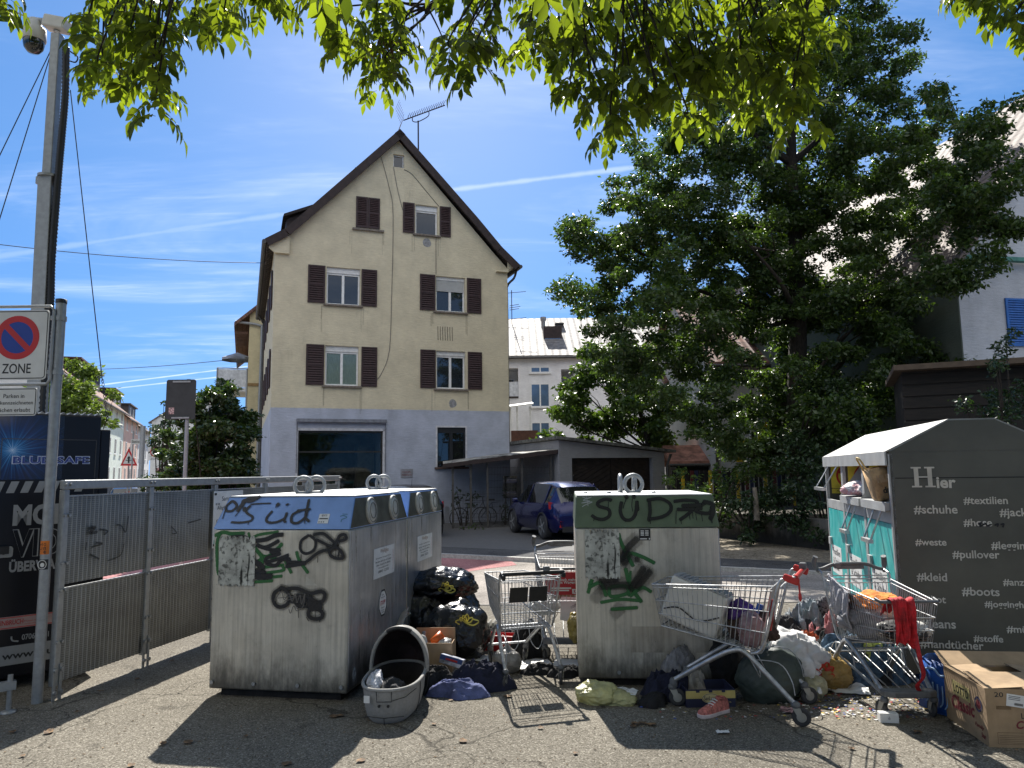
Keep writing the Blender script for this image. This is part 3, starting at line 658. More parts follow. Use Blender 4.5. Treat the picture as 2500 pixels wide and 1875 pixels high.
M_label = mat('white_label', (.72, .72, .7), .5, 0, .06, 8)
M_print = mat('black_print', (.02, .02, .02), .6, 0, .1, 8)

def glass_bank(name, loc, rz, w, d, h0, h1, label, facecol, inset=.14, left=.035, group=None):
    """local x along the front, y into the depth, front at y=0; body to h0, sloped lid to h1"""
    t = thing(name, loc, rz, label, 'glass container', group)
    MB().box(.07, .06, .0, w-.07, d-.06, .1).build('base', M_base, t)
    b = MB(); b.box(0, 0, .06, w, d, h0); body = b.build('body', M_steel, t, bevel=.012, seg=2)
    side = MB().box(w+.001, .012, .09, w+.006, d-.012, h0-.01).build('side_panel', M_steelside, t)
    lid = MB().hexa([(-.006, -.008, h0+.004), (w+.008, -.008, h0+.004), (w+.008, d+.006, h0+.004), (-.006, d+.006, h0+.004)],
                    [(left, inset, h1), (w-.012, inset, h1), (w-.012, d-inset, h1), (left, d-inset, h1)]).build('lid', facecol, t, bevel=.008, seg=2)
    sl = .020/(h1-h0)
    MB().hexa([(left+.004, inset+.004, h1+.001), (w-.016, inset+.004, h1+.001), (w-.016, d-inset-.004, h1+.001), (left+.004, d-inset-.004, h1+.001)],
              [(left+.004, inset+.004, h1+.012), (w-.016, inset+.004, h1+.012), (w-.016, d-inset-.004, h1+.012), (left+.004, d-inset-.004, h1+.012)]).build('lid_top', M_lidtop, t, bevel=.004, seg=1)
    return t, lid
def crane_eyes(t, spots, r=.072, tube=.016):
    for x, y, z, a in spots:
        b = MB(Matrix.Translation((x, y, z)) @ Matrix.Rotation(a, 4, 'Z'))
        b.tube([(r*math.cos(q), 0, r*.95+r*math.sin(q)) for q in [2*math.pi*i/20 for i in range(20)]], tube, 8, closed=True)
        b.box(-.04, -.02, 0, .04, .02, .02)
        b.build('crane_eye', M_galv, t)

LA = R(-10.0); LC = at_z(846.5, 1695, .06); lu = Vector((math.cos(LA), math.sin(LA), 0)); lb = Vector((-math.sin(LA), math.cos(LA), 0))
WL = 1.10; LP = LC - lu*WL; LP.z = 0
H0, H1 = 1.235, 1.475
def lface(px, py):
    q = on_plane(px, py, LP, lb)-LP; return (q.dot(lu), q.z)
def z4(X, Y): return lface(480+X/2.592, 1120+Y/2.592)
glassA, lidA = glass_bank('glass_container', LP, LA, WL, 1.36, H0, H1, 'dented steel bottle bank with pale blue lid sprayed in black, nearest on the left', M_lidblue)
LP2 = LP + lb*1.375 + lu*0.0
glassB, lidB = glass_bank('glass_container', LP2, LA, WL, 1.18, H0, H1, 'rear bottle bank joined behind the blue-lidded one, beside the black bin bags', M_lidblue, .13)
glassA['group'] = glassB['group'] = 'blue lidded bottle banks'
def side_bits(t, d, inset, n):
    # olive panel on the right of the lid, with round rubber flaps, and the labels on the side sheet
    sl = .020/(H1-H0); k = lambda z: WL+.010-sl*(z-H0)
    m = MB(); za, zb = H0+.012, H1-.012; f = lambda z: -.008+(inset+.008)*(z-H0)/(H1-H0)
    m.add([(k(za), f(za)+.01, za), (k(za), d-f(za)-.01, za), (k(zb), d-f(zb)-.01, zb), (k(zb), f(zb)+.01, zb)], [(0, 1, 2, 3)])
    m.build('lid_panel', M_lidside, t)
    zc = (za+zb)/2
    for yc in n:
        q = MB(Matrix.Translation((k(zc)+.002, yc, zc)) @ Matrix.Rotation(-math.atan(sl), 4, 'Y'))
        q.lathe([(.106, -.004), (.108, .012), (.098, .02), (.092, .014), (.088, .014), (.084, .02), (.02, .021)], 32, axis='x')
        fl = q.build('bottle_flap', M_disc, t); q = MB(Matrix.Translation((k(zc)+.002, yc, zc)) @ Matrix.Rotation(-math.atan(sl), 4, 'Y'))
        for r_, a_ in ((.093, .0165), (.062, .0225)): q.tube([(a_, r_*math.cos(2*math.pi*i/32), r_*math.sin(2*math.pi*i/32)) for i in range(32)], .0035, 5, closed=True)
        q.build('flap_groove', mat('flap_groove', (.16, .155, .135), .8), fl)
    M = Matrix.Translation((WL+.0075, 0, 0)) @ Matrix.Rotation(math.pi/2, 4, 'Z')
    return M
def side_face(t):                              # an Empty-free way: lettering is built on the xz plane and turned onto the side sheet
    return Matrix.Translation((WL+.0068, 0, 0)) @ Matrix.Rotation(math.pi/2, 4, 'Z')
def turn(o, M): o.data.transform(M); o.data.update(); return o
side_bits(glassA, 1.36, .14, (.44, .98)); side_bits(glassB, 1.18, .13, (.36, .86))
M_redprint = mat('red_print', (.45, .03, .03), .6)
M_brownprint = mat('brown_print', (.25, .10, .03), .6)
def side_labels(t, y0):
    S = side_face(t)
    lab = MB(S).box(y0, -.0025, .80, y0+.50, -.0005, 1.04).build('notice', M_label, t)
    turn(text('lettering', 'Weißglas', y0+.25, .985, .2, .042, M_brownprint, lab, y=-.003, align='c'), S)
    for i, (s_, w_) in enumerate((('Einwurfzeiten: Werktags 8-20 Uhr', .36), ('Bitte keinen Abfall neben die Container', .38), ('stellen. Danke für Ihre Mithilfe.', .34), ('Entsorgungsbetriebe', .24))):
        turn(text('lettering', s_, y0+.23, .95-i*.027, w_, .014, M_print, lab, y=-.003, align='c', bold=.01), S)
    turn(text('lettering', '(0800) 122255', y0+.23, .832, .26, .026, M_print, lab, y=-.003, align='c', bold=.01), S)
    turn(text('lettering', 'CONTAINER', y0+.475, .83, .17, .016, M_redprint, lab, y=-.003, rot=math.pi/2), S)
    oc = [(y0+.22+.10*math.cos(R(22.5+45*i)), .585+.115*math.sin(R(22.5+45*i))) for i in range(8)]
    ic = [(y0+.22+.088*math.cos(R(22.5+45*i)), .585+.10*math.sin(R(22.5+45*i))) for i in range(8)]
    st = MB(S).prism(oc, -.0025, -.0008).build('stop_sticker', M_label, t)
    rg = MB(S); rg.add([(a, -.0032, b) for a, b in oc]+[(a, -.0032, b) for a, b in ic], [(i, (i+1) % 8, 8+(i+1) % 8, 8+i) for i in range(8)]); rg.build('sticker_rim', M_print, st)
    turn(text('lettering', 'STOPP', y0+.22, .57, .12, .035, M_redprint, st, y=-.0034, align='c', bold=.02), S)
    for i, z in enumerate((.645, .625, .54, .52, .505)): turn(text('lettering', ('Kein', 'Hausmüll', 'Altglas', 'nur hier', 'einwerfen')[i], y0+.22, z, (.05, .09, .08, .07, .06)[i], .012, M_print, st, y=-.0034, align='c'), S)
side_labels(glassA, .50); side_labels(glassB, .30)
S = side_face(glassA); o_ = MB(S).prism([(.115+.035*math.cos(2*math.pi*i/20), .17+.055*math.sin(2*math.pi*i/20)) for i in range(20)], -.002, -.0008); o_.build('round_sticker', mat('pale_sticker', (.4, .43, .46), .5, 0, .3, 40), glassA)
for x in (.03, .37, .72, 1.06): MB().lathe([(.014, -.012), (.014, 0), (.006, .002)], 10, (x, -.004, .11), 'y').build('bolt', M_galv, glassA)
crane_eyes(glassA, ((.43, .62, H1+.012, R(35)), (.50, .72, H1+.012, R(35)))); crane_eyes(glassB, ((.55, .60, H1+.012, R(35)), (.62, .68, H1+.012, R(35))))
MB().prism([(.43+.17*math.cos(2*math.pi*i/24)*1.2, .66+.17*math.sin(2*math.pi*i/24)) for i in range(24)], H1+.012, H1+.016, 'xy').build('lid_plate', M_galv, glassA)
# the sprayed writing: traced on the front sheet / on the sloped lid
def on_lid(pts, P0, u, bk, h0, h1, inset, off=.004):
    """photo points -> lid-slope coordinates (x along, s up the slope)"""
    L = math.hypot(inset+.008, h1-h0); up = (bk*(inset+.008)+Vector((0, 0, h1-h0)))/L; n = up.cross(u); o = P0 - bk*.008 + Vector((0, 0, h0+.004))
    res = []
    for p in pts:
        q = on_plane(p[0], p[1], o, n)-o; res.append((q.dot(u), q.dot(up)))
    return res
def lid_matrix(h0, h1, inset):
    a = math.atan2(inset+.008, h1-h0); return Matrix.Translation((0, -.008, h0+.004)) @ Matrix.Rotation(-a, 4, 'X')
z4p = lambda pts: [(480+X/2.592, 1120+Y/2.592) for X, Y in pts]
def lid_strokes(lst, args, tr): return [(on_lid(tr(p), *args), w) for p, w in lst]
argA = (LP, lu, lb, H0, H1, .14)
tagA = [([(225, 270), (190, 300), (190, 330), (225, 330), (255, 300), (235, 272), (215, 275)], .022), ([(262, 330), (290, 290), (330, 255), (390, 248)], .035), ([(290, 300), (300, 265), (345, 270), (400, 240)], .03),
        ([(345, 290), (400, 285), (470, 283)], .013), ([(305, 310), (320, 345), (355, 370), (340, 395), (280, 405), (222, 403)], .02), ([(340, 300), (305, 330), (300, 312)], .022),
        ([(165, 380), (180, 335), (195, 300)], .008), ([(245, 365), (265, 340), (270, 320)], .007),
        ([(478, 335), (445, 375), (450, 402), (500, 404), (555, 380), (572, 345)], .021), ([(570, 345), (556, 395), (566, 402)], .018), ([(510, 297), (520, 288)], .032), ([(574, 290), (576, 292)], .028),
        ([(660, 330), (610, 355), (602, 400), (640, 408), (690, 370), (700, 330)], .022), ([(712, 262), (700, 320), (690, 372), (712, 398)], .022), ([(640, 330), (720, 322)], .02), ([(682, 375), (686, 412)], .006), ([(505, 300), (502, 312)], .006), ([(330, 405), (328, 420)], .006)]
spray('graffiti', lid_strokes(tagA, argA, z4p), M_spray, lidA, M=lid_matrix(H0, H1, .14))
mk = on_lid(z4p([(780, 350), (830, 410)]), *argA)
sk = MB(lid_matrix(H0, H1, .14)).box(mk[0][0], -.003, mk[1][1], mk[1][0], -.001, mk[0][1]).build('sticker', M_label, lidA)
turn(text('lettering', 'SJ2CS', (mk[0][0]+mk[1][0])/2, mk[0][1]-.025, .045, .02, M_print, sk, y=-.0036, align='c', bold=.02), lid_matrix(H0, H1, .14))
b = MB(lid_matrix(H0, H1, .14)); b.box(mk[0][0]+.008, -.0042, mk[0][1]-.045, mk[1][0]-.008, -.0034, mk[0][1]-.036)
for k in range(3): b.box(mk[0][0]+.008+k*.018, -.0042, mk[1][1]+.008, mk[0][0]+.016+k*.018, -.0034, mk[1][1]+.016)
b.build('sticker_print', M_print, sk)
tl = [(on_lid(z4p(p), *argA), w) for p, w in (([(910, 365), (930, 360), (950, 372), (920, 385), (915, 400)], .008), ([(925, 350), (955, 352)], .006))]
spray('teal_scribble', tl, paint_alpha('teal_marker', (.06, .22, .28), .5, .7), lidA, y=-.002, M=lid_matrix(H0, H1, .14))
def face_strokes(lst, f): return [([f(*p) for p in pts], w) for pts, w in lst]
grn = [([(120, 485), (170, 465), (225, 475), (300, 470)], .03), ([(330, 470), (345, 500), (400, 480), (515, 462)], .022), ([(150, 475), (130, 540), (135, 700), (150, 740)], .028), ([(380, 580), (430, 620), (480, 600), (540, 540)], .03),
       ([(375, 660), (440, 620), (500, 630)], .03), ([(400, 690), (550, 672)], .024), ([(370, 735), (460, 720), (550, 705), (545, 680)], .024), ([(360, 780), (480, 772)], .024), ([(420, 755), (540, 742)], .024), ([(635, 590), (650, 640), (705, 720)], .026), ([(560, 640), (600, 720)], .026), ([(370, 560), (420, 640), (390, 700)], .028)]
blk = [([(370, 520), (440, 510), (500, 485), (545, 480)], .034), ([(385, 545), (440, 560), (520, 520)], .03), ([(400, 555), (470, 575), (530, 575), (470, 590), (530, 600), (450, 625), (440, 650), (500, 640), (580, 610)], .026),
       ([(440, 660), (500, 675), (540, 640), (590, 635), (575, 655), (630, 655), (690, 660)], .028), ([(370, 650), (420, 690), (370, 720), (430, 720), (380, 745), (475, 742)], .045), ([(225, 492), (300, 490), (370, 520)], .02), ([(570, 680), (690, 660)], .03),
       ([(710, 485), (665, 520), (660, 575), (695, 600), (745, 575), (755, 520), (720, 485)], .022), ([(745, 480), (800, 472), (840, 500), (890, 545)], .022), ([(760, 510), (830, 545), (890, 560)], .02), ([(700, 650), (780, 590), (870, 560), (905, 490), (940, 480), (950, 505), (910, 520)], .022), ([(840, 560), (850, 610), (890, 630), (930, 625), (920, 590), (885, 560), (845, 575)], .022),
       ([(665, 605), (664, 640)], .006), ([(770, 620), (769, 655)], .005), ([(884, 570), (884, 625)], .005), ([(900, 615), (905, 585)], .014)]
mot = [([(545, 815), (495, 850), (490, 900), (520, 935), (570, 925), (590, 880), (570, 830), (535, 815)], .026), ([(560, 825), (640, 820), (720, 850), (790, 838), (815, 860), (800, 900), (760, 905), (720, 880), (640, 860)], .026), ([(610, 870), (650, 930), (720, 930), (770, 950), (800, 975), (790, 1005), (745, 1012), (712, 990), (720, 950), (760, 905)], .026),
       ([(720, 880), (730, 940), (790, 930)], .05), ([(600, 890), (690, 900)], .05), ([(700, 1000), (712, 1025)], .006), ([(780, 1000), (783, 1032)], .005), ([(645, 930), (650, 1005)], .005), ([(755, 960), (757, 1010)], .005)]
scr = [([(500, 895), (540, 840), (560, 890), (590, 850), (610, 900), (630, 850), (640, 910), (660, 860), (670, 920), (690, 850), (680, 930), (640, 960), (620, 930), (600, 975), (590, 950)], .007), ([(520, 880), (640, 870), (560, 900)], .006)]
spray('graffiti', face_strokes(grn, z4), M_sprayg, glassA, y=-.0028); spray('graffiti', face_strokes(blk, z4), M_spray, glassA, y=-.0062)
fog = [(p, w*2.4) for p, w in blk[-8:-4]] + [(p, w*2.2) for p, w in mot[:3]]
spray('overspray', face_strokes(fog, z4), paint_alpha('thin_overspray', (.02, .018, .016), .8, .3), glassA, y=-.0042)
spray('graffiti', face_strokes(mot, z4), M_spray, glassA, y=-.0100); spray('pale_scribble', face_strokes(scr, z4), paint_alpha('grey_marker', (.14, .13, .12), .6, .8), glassA, y=-.0135)
def poster(t, f, quad, name='torn_poster', seed=1, n=30):
    P = [f(*p) for p in quad]; (xa, zt), (xb, zb) = P[0], P[2]
    top = [(xa+(xb-xa)*i/n, zt-.02*abs(vnoise((i*.9, seed, 0)))-(.03 if i % 5 == 0 else 0)) for i in range(n+1)]
    bot = [(xa+(xb-xa)*i/n, zb+.05*max(0, vnoise((i*.7, seed, 4)))) for i in range(n+1)]
    b = MB(); b.add([(x, -.0095, z) for x, z in top]+[(x, -.0095, z) for x, z in bot], [(i, n+1+i, n+2+i, i+1) for i in range(n)])
    return b.build(name, M_torn, t)
def torn():
    m = mat('torn_poster_paper', (.46, .47, .43), .9, 0, .2, 8); nd, ln = nodes_of(m); b = bsdf_of(m); t = next(n for n in nd if n.type == 'TEX_COORD')
    mp = N(nd, 'ShaderNodeMapping'); mp.inputs['Scale'].default_value = (26, 1, 2.4); ln.new(t.outputs['Object'], mp.inputs[0])
    n = N(nd, 'ShaderNodeTexNoise'); n.inputs['Scale'].default_value = 1; n.inputs['Detail'].default_value = 6; ln.new(mp.outputs[0], n.inputs[0])
    n2 = N(nd, 'ShaderNodeTexNoise'); n2.inputs['Scale'].default_value = 34; n2.inputs['Detail'].default_value = 6; ln.new(t.outputs['Object'], n2.inputs[0])
    r = N(nd, 'ShaderNodeMapRange', interpolation_type='SMOOTHSTEP'); r.inputs[1].default_value = .36; r.inputs[2].default_value = .44; r.inputs[3].default_value = .1; ln.new(n.outputs[0], r.inputs[0])
    r2 = N(nd, 'ShaderNodeMapRange', interpolation_type='SMOOTHSTEP'); r2.inputs[1].default_value = .36; r2.inputs[2].default_value = .5; r2.inputs[3].default_value = .3; ln.new(n2.outputs[0], r2.inputs[0])
    mu = N(nd, 'ShaderNodeMath', operation='MULTIPLY'); ln.new(r.outputs[0], mu.inputs[0]); ln.new(r2.outputs[0], mu.inputs[1])
    x = N(nd, 'ShaderNodeMix', data_type='RGBA', blend_type='MULTIPLY'); x.inputs['Factor'].default_value = 1; ln.new(next(k for k in nd if k.type == 'VALTORGB').outputs[0], x.inputs['A']); ln.new(mu.outputs[0], x.inputs['B']); ln.new(x.outputs['Result'], b.inputs['Base Color'])
    return m
M_torn = torn()
poster(glassA, z4, ((150, 487), (368, 487), (368, 808), (150, 808)))
p1 = [z4(*p) for p in ((695, 745), (765, 802), (690, 800))]
MB().add([(x, -.002, z) for x, z in p1], [(0, 1, 2)]).build('paper_scrap', mat('paper_scrap', (.5, .48, .42), .9), glassA)

# ---- the middle bank, green lid
MA = R(-4.0); MC = at_z(1413, 1657, .06); mu_ = Vector((math.cos(MA), math.sin(MA), 0)); mb_ = Vector((-math.sin(MA), math.cos(MA), 0)); MP = MC.copy(); MP.z = 0
WM = 1.11
def mface(px, py):
    q = on_plane(px, py, MP, mb_)-MP; return (q.dot(mu_), q.z)
z6 = lambda X, Y: mface(1380+X/2.513, 1140+Y/2.513); z6p = lambda pts: [(1380+X/2.513, 1140+Y/2.513) for X, Y in pts]
HM0, HM1 = 1.20, 1.445
glassC, lidC = glass_bank('glass_container', MP, MA, WM, 1.36, HM0, HM1, 'grey bottle bank with dull green lid, standing between the shopping carts', M_lidgreen, .10, .01)
crane_eyes(glassC, ((.415, .75, HM1+.012, R(90)), (.52, .62, HM1+.012, R(8)), (.54, .75, HM1+.012, R(90))), .078, .018)
for x in (.1, .30, .68): MB().lathe([(.02, -.01), (.018, .012), (.004, .016)], 10, (x, .5, HM1+.012)).build('bolt', M_galv, glassC)
argM = (MP, mu_, mb_, HM0, HM1, .10)
tagM = [([(280, 205), (250, 198), (205, 215), (205, 240), (265, 262), (270, 300), (235, 322), (195, 318), (165, 300)], .028), ([(345, 218), (338, 275), (360, 320), (400, 325), (430, 290), (440, 215)], .028), ([(440, 215), (445, 265)], .026), ([(372, 186), (378, 184)], .04), ([(418, 184), (424, 182)], .036),
        ([(515, 205), (520, 270), (512, 330)], .028), ([(505, 205), (580, 195), (640, 225), (645, 270), (600, 305), (520, 322)], .028), ([(670, 212), (740, 205), (810, 215), (785, 260), (740, 300), (705, 325)], .028), ([(690, 262), (760, 262), (835, 255)], .03), ([(855, 222), (800, 270), (880, 285), (900, 250)], .03), ([(850, 215), (900, 230), (905, 280), (890, 320)], .036), ([(720, 240), (830, 235)], .035),
        ([(375, 195), (358, 240), (356, 255)], .007), ([(412, 195), (408, 240), (415, 275)], .006), ([(265, 215), (262, 265)], .006), ([(680, 270), (678, 350)], .006), ([(760, 290), (765, 325)], .006), ([(800, 290), (806, 328)], .006), ([(835, 290), (842, 335)], .006), ([(180, 310), (174, 332)], .006), ([(520, 330), (522, 350)], .006), ([(372, 318), (370, 340)], .006), ([(710, 325), (712, 352)], .005), ([(780, 275), (783, 318)], .006), ([(895, 310), (900, 345)], .01)]
spray('graffiti', lid_strokes(tagM, argM, z6p), M_spray, lidC, M=lid_matrix(HM0, HM1, .10))
spray('pale_scribble', lid_strokes([([(105, 185), (135, 195), (160, 185), (110, 205), (150, 210), (100, 222), (165, 215), (120, 235), (105, 245)], .007), ([(130, 180), (140, 240)], .006)], argM, z6p), paint_alpha('white_marker', (.4, .42, .4), .6, .8), lidC, y=-.002, M=lid_matrix(HM0, HM1, .10))
gM = [([(328, 410), (345, 470), (415, 605)], .03), ([(355, 560), (400, 530), (470, 550), (545, 588)], .03), ([(370, 625), (400, 730), (465, 825)], .032), ([(140, 770), (165, 690), (150, 735), (215, 710), (250, 790)], .028), ([(270, 740), (275, 790), (330, 790), (385, 770), (370, 730), (280, 735)], .028), ([(400, 640), (390, 790)], .02), ([(525, 765), (470, 740), (400, 790)], .028), ([(220, 830), (340, 812), (465, 820)], .026), ([(285, 872), (440, 862)], .028), ([(215, 430), (212, 540), (220, 680)], .008)]
bM = [([(345, 570), (380, 500), (440, 440)], .05), ([(360, 590), (390, 530)], .06), ([(440, 575), (442, 560)], .04), ([(210, 700), (320, 692)], .035), ([(400, 750), (480, 620)], .05), ([(440, 740), (520, 640)], .05), ([(225, 730), (390, 725)], .06)]
spray('overspray', face_strokes([(p, w*2.3) for p, w in bM]+[([(180, 810), (240, 740)], .09), ([(300, 900), (340, 860)], .1)], z6), paint_alpha('thin_overspray', (.02, .018, .016), .8, .3), glassC, y=-.0025)
spray('graffiti', face_strokes(gM, z6), M_sprayg, glassC, y=-.0055); spray('graffiti', face_strokes(bM, z6), M_fog, glassC, y=-.0085)
poster(glassC, z6, ((118, 380), (330, 380), (338, 685), (118, 685)), seed=5)
a, c = z6(452, 380), z6(524, 450)
pt = MB().box(a[0], -.003, c[1], c[0], -.001, a[1]).build('rating_plate', M_print, glassC, bevel=.001, seg=1)
b = MB()
for k in range(4):
    for j in range(2): b.box(a[0]+.012+j*.035, -.0038, a[1]-.018-k*.011, a[0]+.038+j*.035, -.0031, a[1]-.012-k*.011)
b.box(a[0]+.006, -.0038, c[1]+.008, a[0]+.06, -.0031, c[1]+.016); b.box(c[0]-.014, -.0038, c[1]+.006, c[0]-.004, -.0031, c[1]+.018); b.build('plate_print', M_label, pt)
b = MB(); q0, q1 = z6(398, 978), z6(960, 1140); b.box(q0[0], -.0016, q1[1], WM-.01, -.0006, q0[1]); b.build('patch_sheet', container_metal('patched_sheet', (.50, .455, .375), .55, .3, .9, 9), glassC)
for x in (.31,): MB().lathe([(.014, -.012), (.014, 0), (.006, .002)], 10, (x, -.004, .11), 'y').build('bolt', M_galv, glassC)

# ================================================================ TEXTILE BANKS
TA = R(-13.2); TP = at_z(2211, 1664, 0.02); TP.z = 0
tu = Vector((math.cos(TA), math.sin(TA), 0)); tb = Vector((-math.sin(TA), math.cos(TA), 0))
def tface(px, py):
    q = on_plane(px, py, TP, tb)-TP; return (q.dot(tu), q.z)
def tside(px, py):                             # the left faces: (depth, height)
    q = on_plane(px, py, TP, tu)-TP; return (q.dot(tb), q.z)
z8 = lambda X, Y: tface(1940+X/3.318, 1000+Y/3.318); z8s = lambda X, Y: tside(1940+X/3.318, 1000+Y/3.318); z7 = lambda X, Y: tface(1850+X/2.885, 1300+Y/2.885)
M_tgrey = mat('anthracite_sheet', (.118, .112, .088), .36, .15, .12, 1.5, .03, 8)
M_tlight = mat('light_grey_sheet', (.40, .41, .41), .5, .2, .1, 4)
M_troof = mat('pale_roof_sheet', (.36, .36, .35), .6, .1, .15, 5)
M_tin = mat('grey_inner_sheet', (.20, .205, .215), .55, .15, .12, 3)
M_tteal = mat('turquoise_door', (.02, .40, .39), .4, 0, .1, 2)
def teal_photo():                              # printed door foil: turquoise above, paler cloth-like shapes below
    nd, ln = nodes_of(M_tteal); b = bsdf_of(M_tteal); t = next(n for n in nd if n.type == 'TEX_COORD')
    mp = N(nd, 'ShaderNodeMapping'); mp.inputs['Scale'].default_value = (1, 2.2, 1.3); ln.new(t.outputs['Object'], mp.inputs[0])
    n = N(nd, 'ShaderNodeTexNoise'); n.inputs['Scale'].default_value = 2.2; n.inputs['Detail'].default_value = 4; n.inputs['Distortion'].default_value = 1.2; ln.new(mp.outputs[0], n.inputs[0])
    r = N(nd, 'ShaderNodeValToRGB'); e = r.color_ramp.elements; e[0].position = .42; e[0].color = (.015, .36, .35, 1); e[1].position = .72; e[1].color = (.13, .52, .50, 1); ln.new(n.outputs[0], r.inputs[0]); ln.new(r.outputs[0], b.inputs['Base Color'])
teal_photo()
M_bracket = mat('bare_steel_rod', (.55, .56, .57), .35, .8, .1, 20)
M_yellow = mat('warning_yellow', (.75, .60, .06), .5); M_wred = mat('warning_red', (.5, .03, .02), .5)
HT, HPK = 1.775, 2.02
UW = 1.30; DU = .93
pkl, pkr = tface(2317, 1048), tface(2430, 1051)
UW = pkl[0]+pkr[0]
def textile_bank(k, label, chute):
    o = TP + tb*(DU*k); t = thing('textile_container', o, TA, label, 'clothing container', 'textile containers in a row')
    g = .006; d = DU-g
    # body: sides, floor, back; the upper part of the left face is open for the chute
    zt, zb = 1.33, .08
    MB().box(.0, 0, zb, UW, .02, HT).build('end_panel', M_tgrey, t)
    MB().box(.0, d-.02, zb, UW, d, HT).build('end_panel', M_tgrey, t)
    b = MB(); b.box(.02, .022, zb, .04, d-.022, zt-.06); b.box(UW-.02, .022, zb, UW, d-.022, HT); b.box(.04, .022, zb, UW-.02, d-.022, zb+.02); b.box(.04, .022, zt-.08, .5, d-.022, zt-.06)
    b.build('body', M_tin, t)
    MB().box(-.012, 0, zb, .02, .035, HT-.02).build('corner_post', M_tlight, t); MB().box(-.012, d-.035, zb, .02, d, HT-.02).build('corner_post', M_tlight, t)
    MB().box(.26, .022, zt-.06, .28, d-.022, HT).build('chute_back', M_tin, t)
    # roof: truncated gable with a fascia
    pts = [(-.03, HT-.09), (-.03, HT), (pkl[0], HPK), (pkr[0], HPK), (UW+.03, HT), (UW+.03, HT-.09)]
    b = MB(); b.prism(pts[1:5], .003, d-.003); b.build('roof', M_troof, t)
    MB().prism([(0, HT-.004), (pkl[0], HPK-.012), (pkr[0], HPK-.012), (UW, HT-.004)], -.004, .0).build('gable', M_tgrey, t)
    MB().box(-.034, .003, HT-.11, -.02, d-.003, HT-.002).build('fascia', M_tlight, t)
    # doors
    dr = MB().box(-.006, .04, zb+.02, .018, d-.04, zt-.13).build('door', M_tteal, t, bevel=.004, seg=1)
    MB().box(-.008, .036, zt-.125, .018, d-.036, zt-.03).build('door_top', M_tlight, t)
    MB().box(-.03, d-.16, .80, -.008, d-.06, .88).build('lock', M_tlight, dr)
    nb = MB().box(-.0075, .30, .50, -.0062, d-.10, .80).build('notice', M_label, dr)
    S = Matrix.Translation((-.008, 0, 0)) @ Matrix.Rotation(-math.pi/2, 4, 'Z')
    for i, s_ in enumerate(('Textilien', '& Schuhe')): turn(text('lettering', s_, -(d*.5+.1)-.2, .70-i*.1, .4, .07, M_print, nb, y=-.0006), S)
    turn(text('lettering', 'spenden', -(d*.5+.1)-.2, .53, .3, .04, M_print, nb, y=-.0006), S)
    b = MB(); b.add([(-.0075, .12+.09*math.cos(2*math.pi*i/20), .45+.12*math.sin(2*math.pi*i/20)) for i in range(20)], [tuple(range(20))]); b.build('white_print', M_label, dr)
    # bail handle of the chute flap
    if chute == 'open':
        M = Matrix.Translation((0, 0, 1.60)); x1, z1_ = -.16, -.17
        q = [(.0, .2, .09), (x1, .2, z1_), (x1, d-.25, z1_), (.0, d-.25, .09)]
    else:
        M = Matrix.Translation((0, 0, 1.30)); x1, z1_ = -.12, -.25
        q = [(.0, .28, .05), (x1, .28, z1_), (x1, .52, z1_), (.0, .52, .05)]
        tray = MB(); tray.hexa([(-.05, .04, 1.30), (.20, .04, 1.36), (.20, d-.04, 1.36), (-.05, d-.04, 1.30)], [(-.05, .04, 1.37), (.20, .04, 1.38), (.20, d-.04, 1.38), (-.05, d-.04, 1.37)])
        tray.prism([(.20, 1.36), (.215, 1.36), (.19, 1.62), (.175, 1.62)], .04, d-.04)
        tray.add([(-.05, d-.045, 1.37), (.22, d-.045, 1.37), (.20, d-.045, 1.72)], [(0, 1, 2)])
        tray.build('chute', M_tlight, t)
        MB().box(-.003, .05, 1.235, .3, d-.05, 1.295).build('slot', M_base, t)
    MB(M).tube(q, .009, 6).build('handle', M_bracket, t)
    MB(M).box(x1-.02, q[1][1]-.015, z1_-.02, x1+.02, q[2][1]+.015, z1_+.012).build('grip', M_bracket, t)
    # warning plate on the chute's rear wall
    sg = MB().box(.045, d-.027, 1.36, .42, d-.0215, 1.70).build('warning_plate', M_yellow, t)
    S2 = Matrix.Translation((.5625, d-.0285, 0))
    def ringpts(r): return [(-.33+r*math.cos(2*math.pi*i/28), 1.555+r*math.sin(2*math.pi*i/28)) for i in range(28)]
    b = MB(S2); A, Bp = ringpts(.135), ringpts(.112); b.add([(x, 0, z) for x, z in A]+[(x, 0, z) for x, z in Bp], [(i, (i+1) % 28, 28+(i+1) % 28, 28+i) for i in range(28)])
    cs = R(-25); b.prism([(-.33+x*math.cos(cs)-z*math.sin(cs), 1.555+x*math.sin(cs)+z*math.cos(cs)) for x, z in ((-.12, -.014), (.12, -.014), (.12, .014), (-.12, .014))], -.0012, -.0004); b.build('prohibition_ring', M_wred, sg)
    b = MB(S2); b.add([(-.34+.036*math.cos(2*math.pi*i/16), .0006, 1.605+.04*math.sin(2*math.pi*i/16)) for i in range(16)], [tuple(range(16))]); b.add([(-.40, .0006, 1.46), (-.27, .0006, 1.46), (-.29, .0006, 1.565), (-.33, .0006, 1.575), (-.385, .0006, 1.555)], [(0, 1, 2, 3, 4)]); b.add([(-.28, .0006, 1.50), (-.235, .0006, 1.56), (-.255, .0006, 1.575), (-.30, .0006, 1.53)], [(0, 1, 2, 3)]); b.build('pictogram', M_print, sg)
    turn(text('lettering', 'Einsteigen verboten', -.33, 1.405, .38, .018, M_print, sg, y=0, align='c', bold=.02), S2); turn(text('lettering', 'Lebensgefahr', -.33, 1.378, .26, .018, M_print, sg, y=0, align='c', bold=.02), S2)
    return t
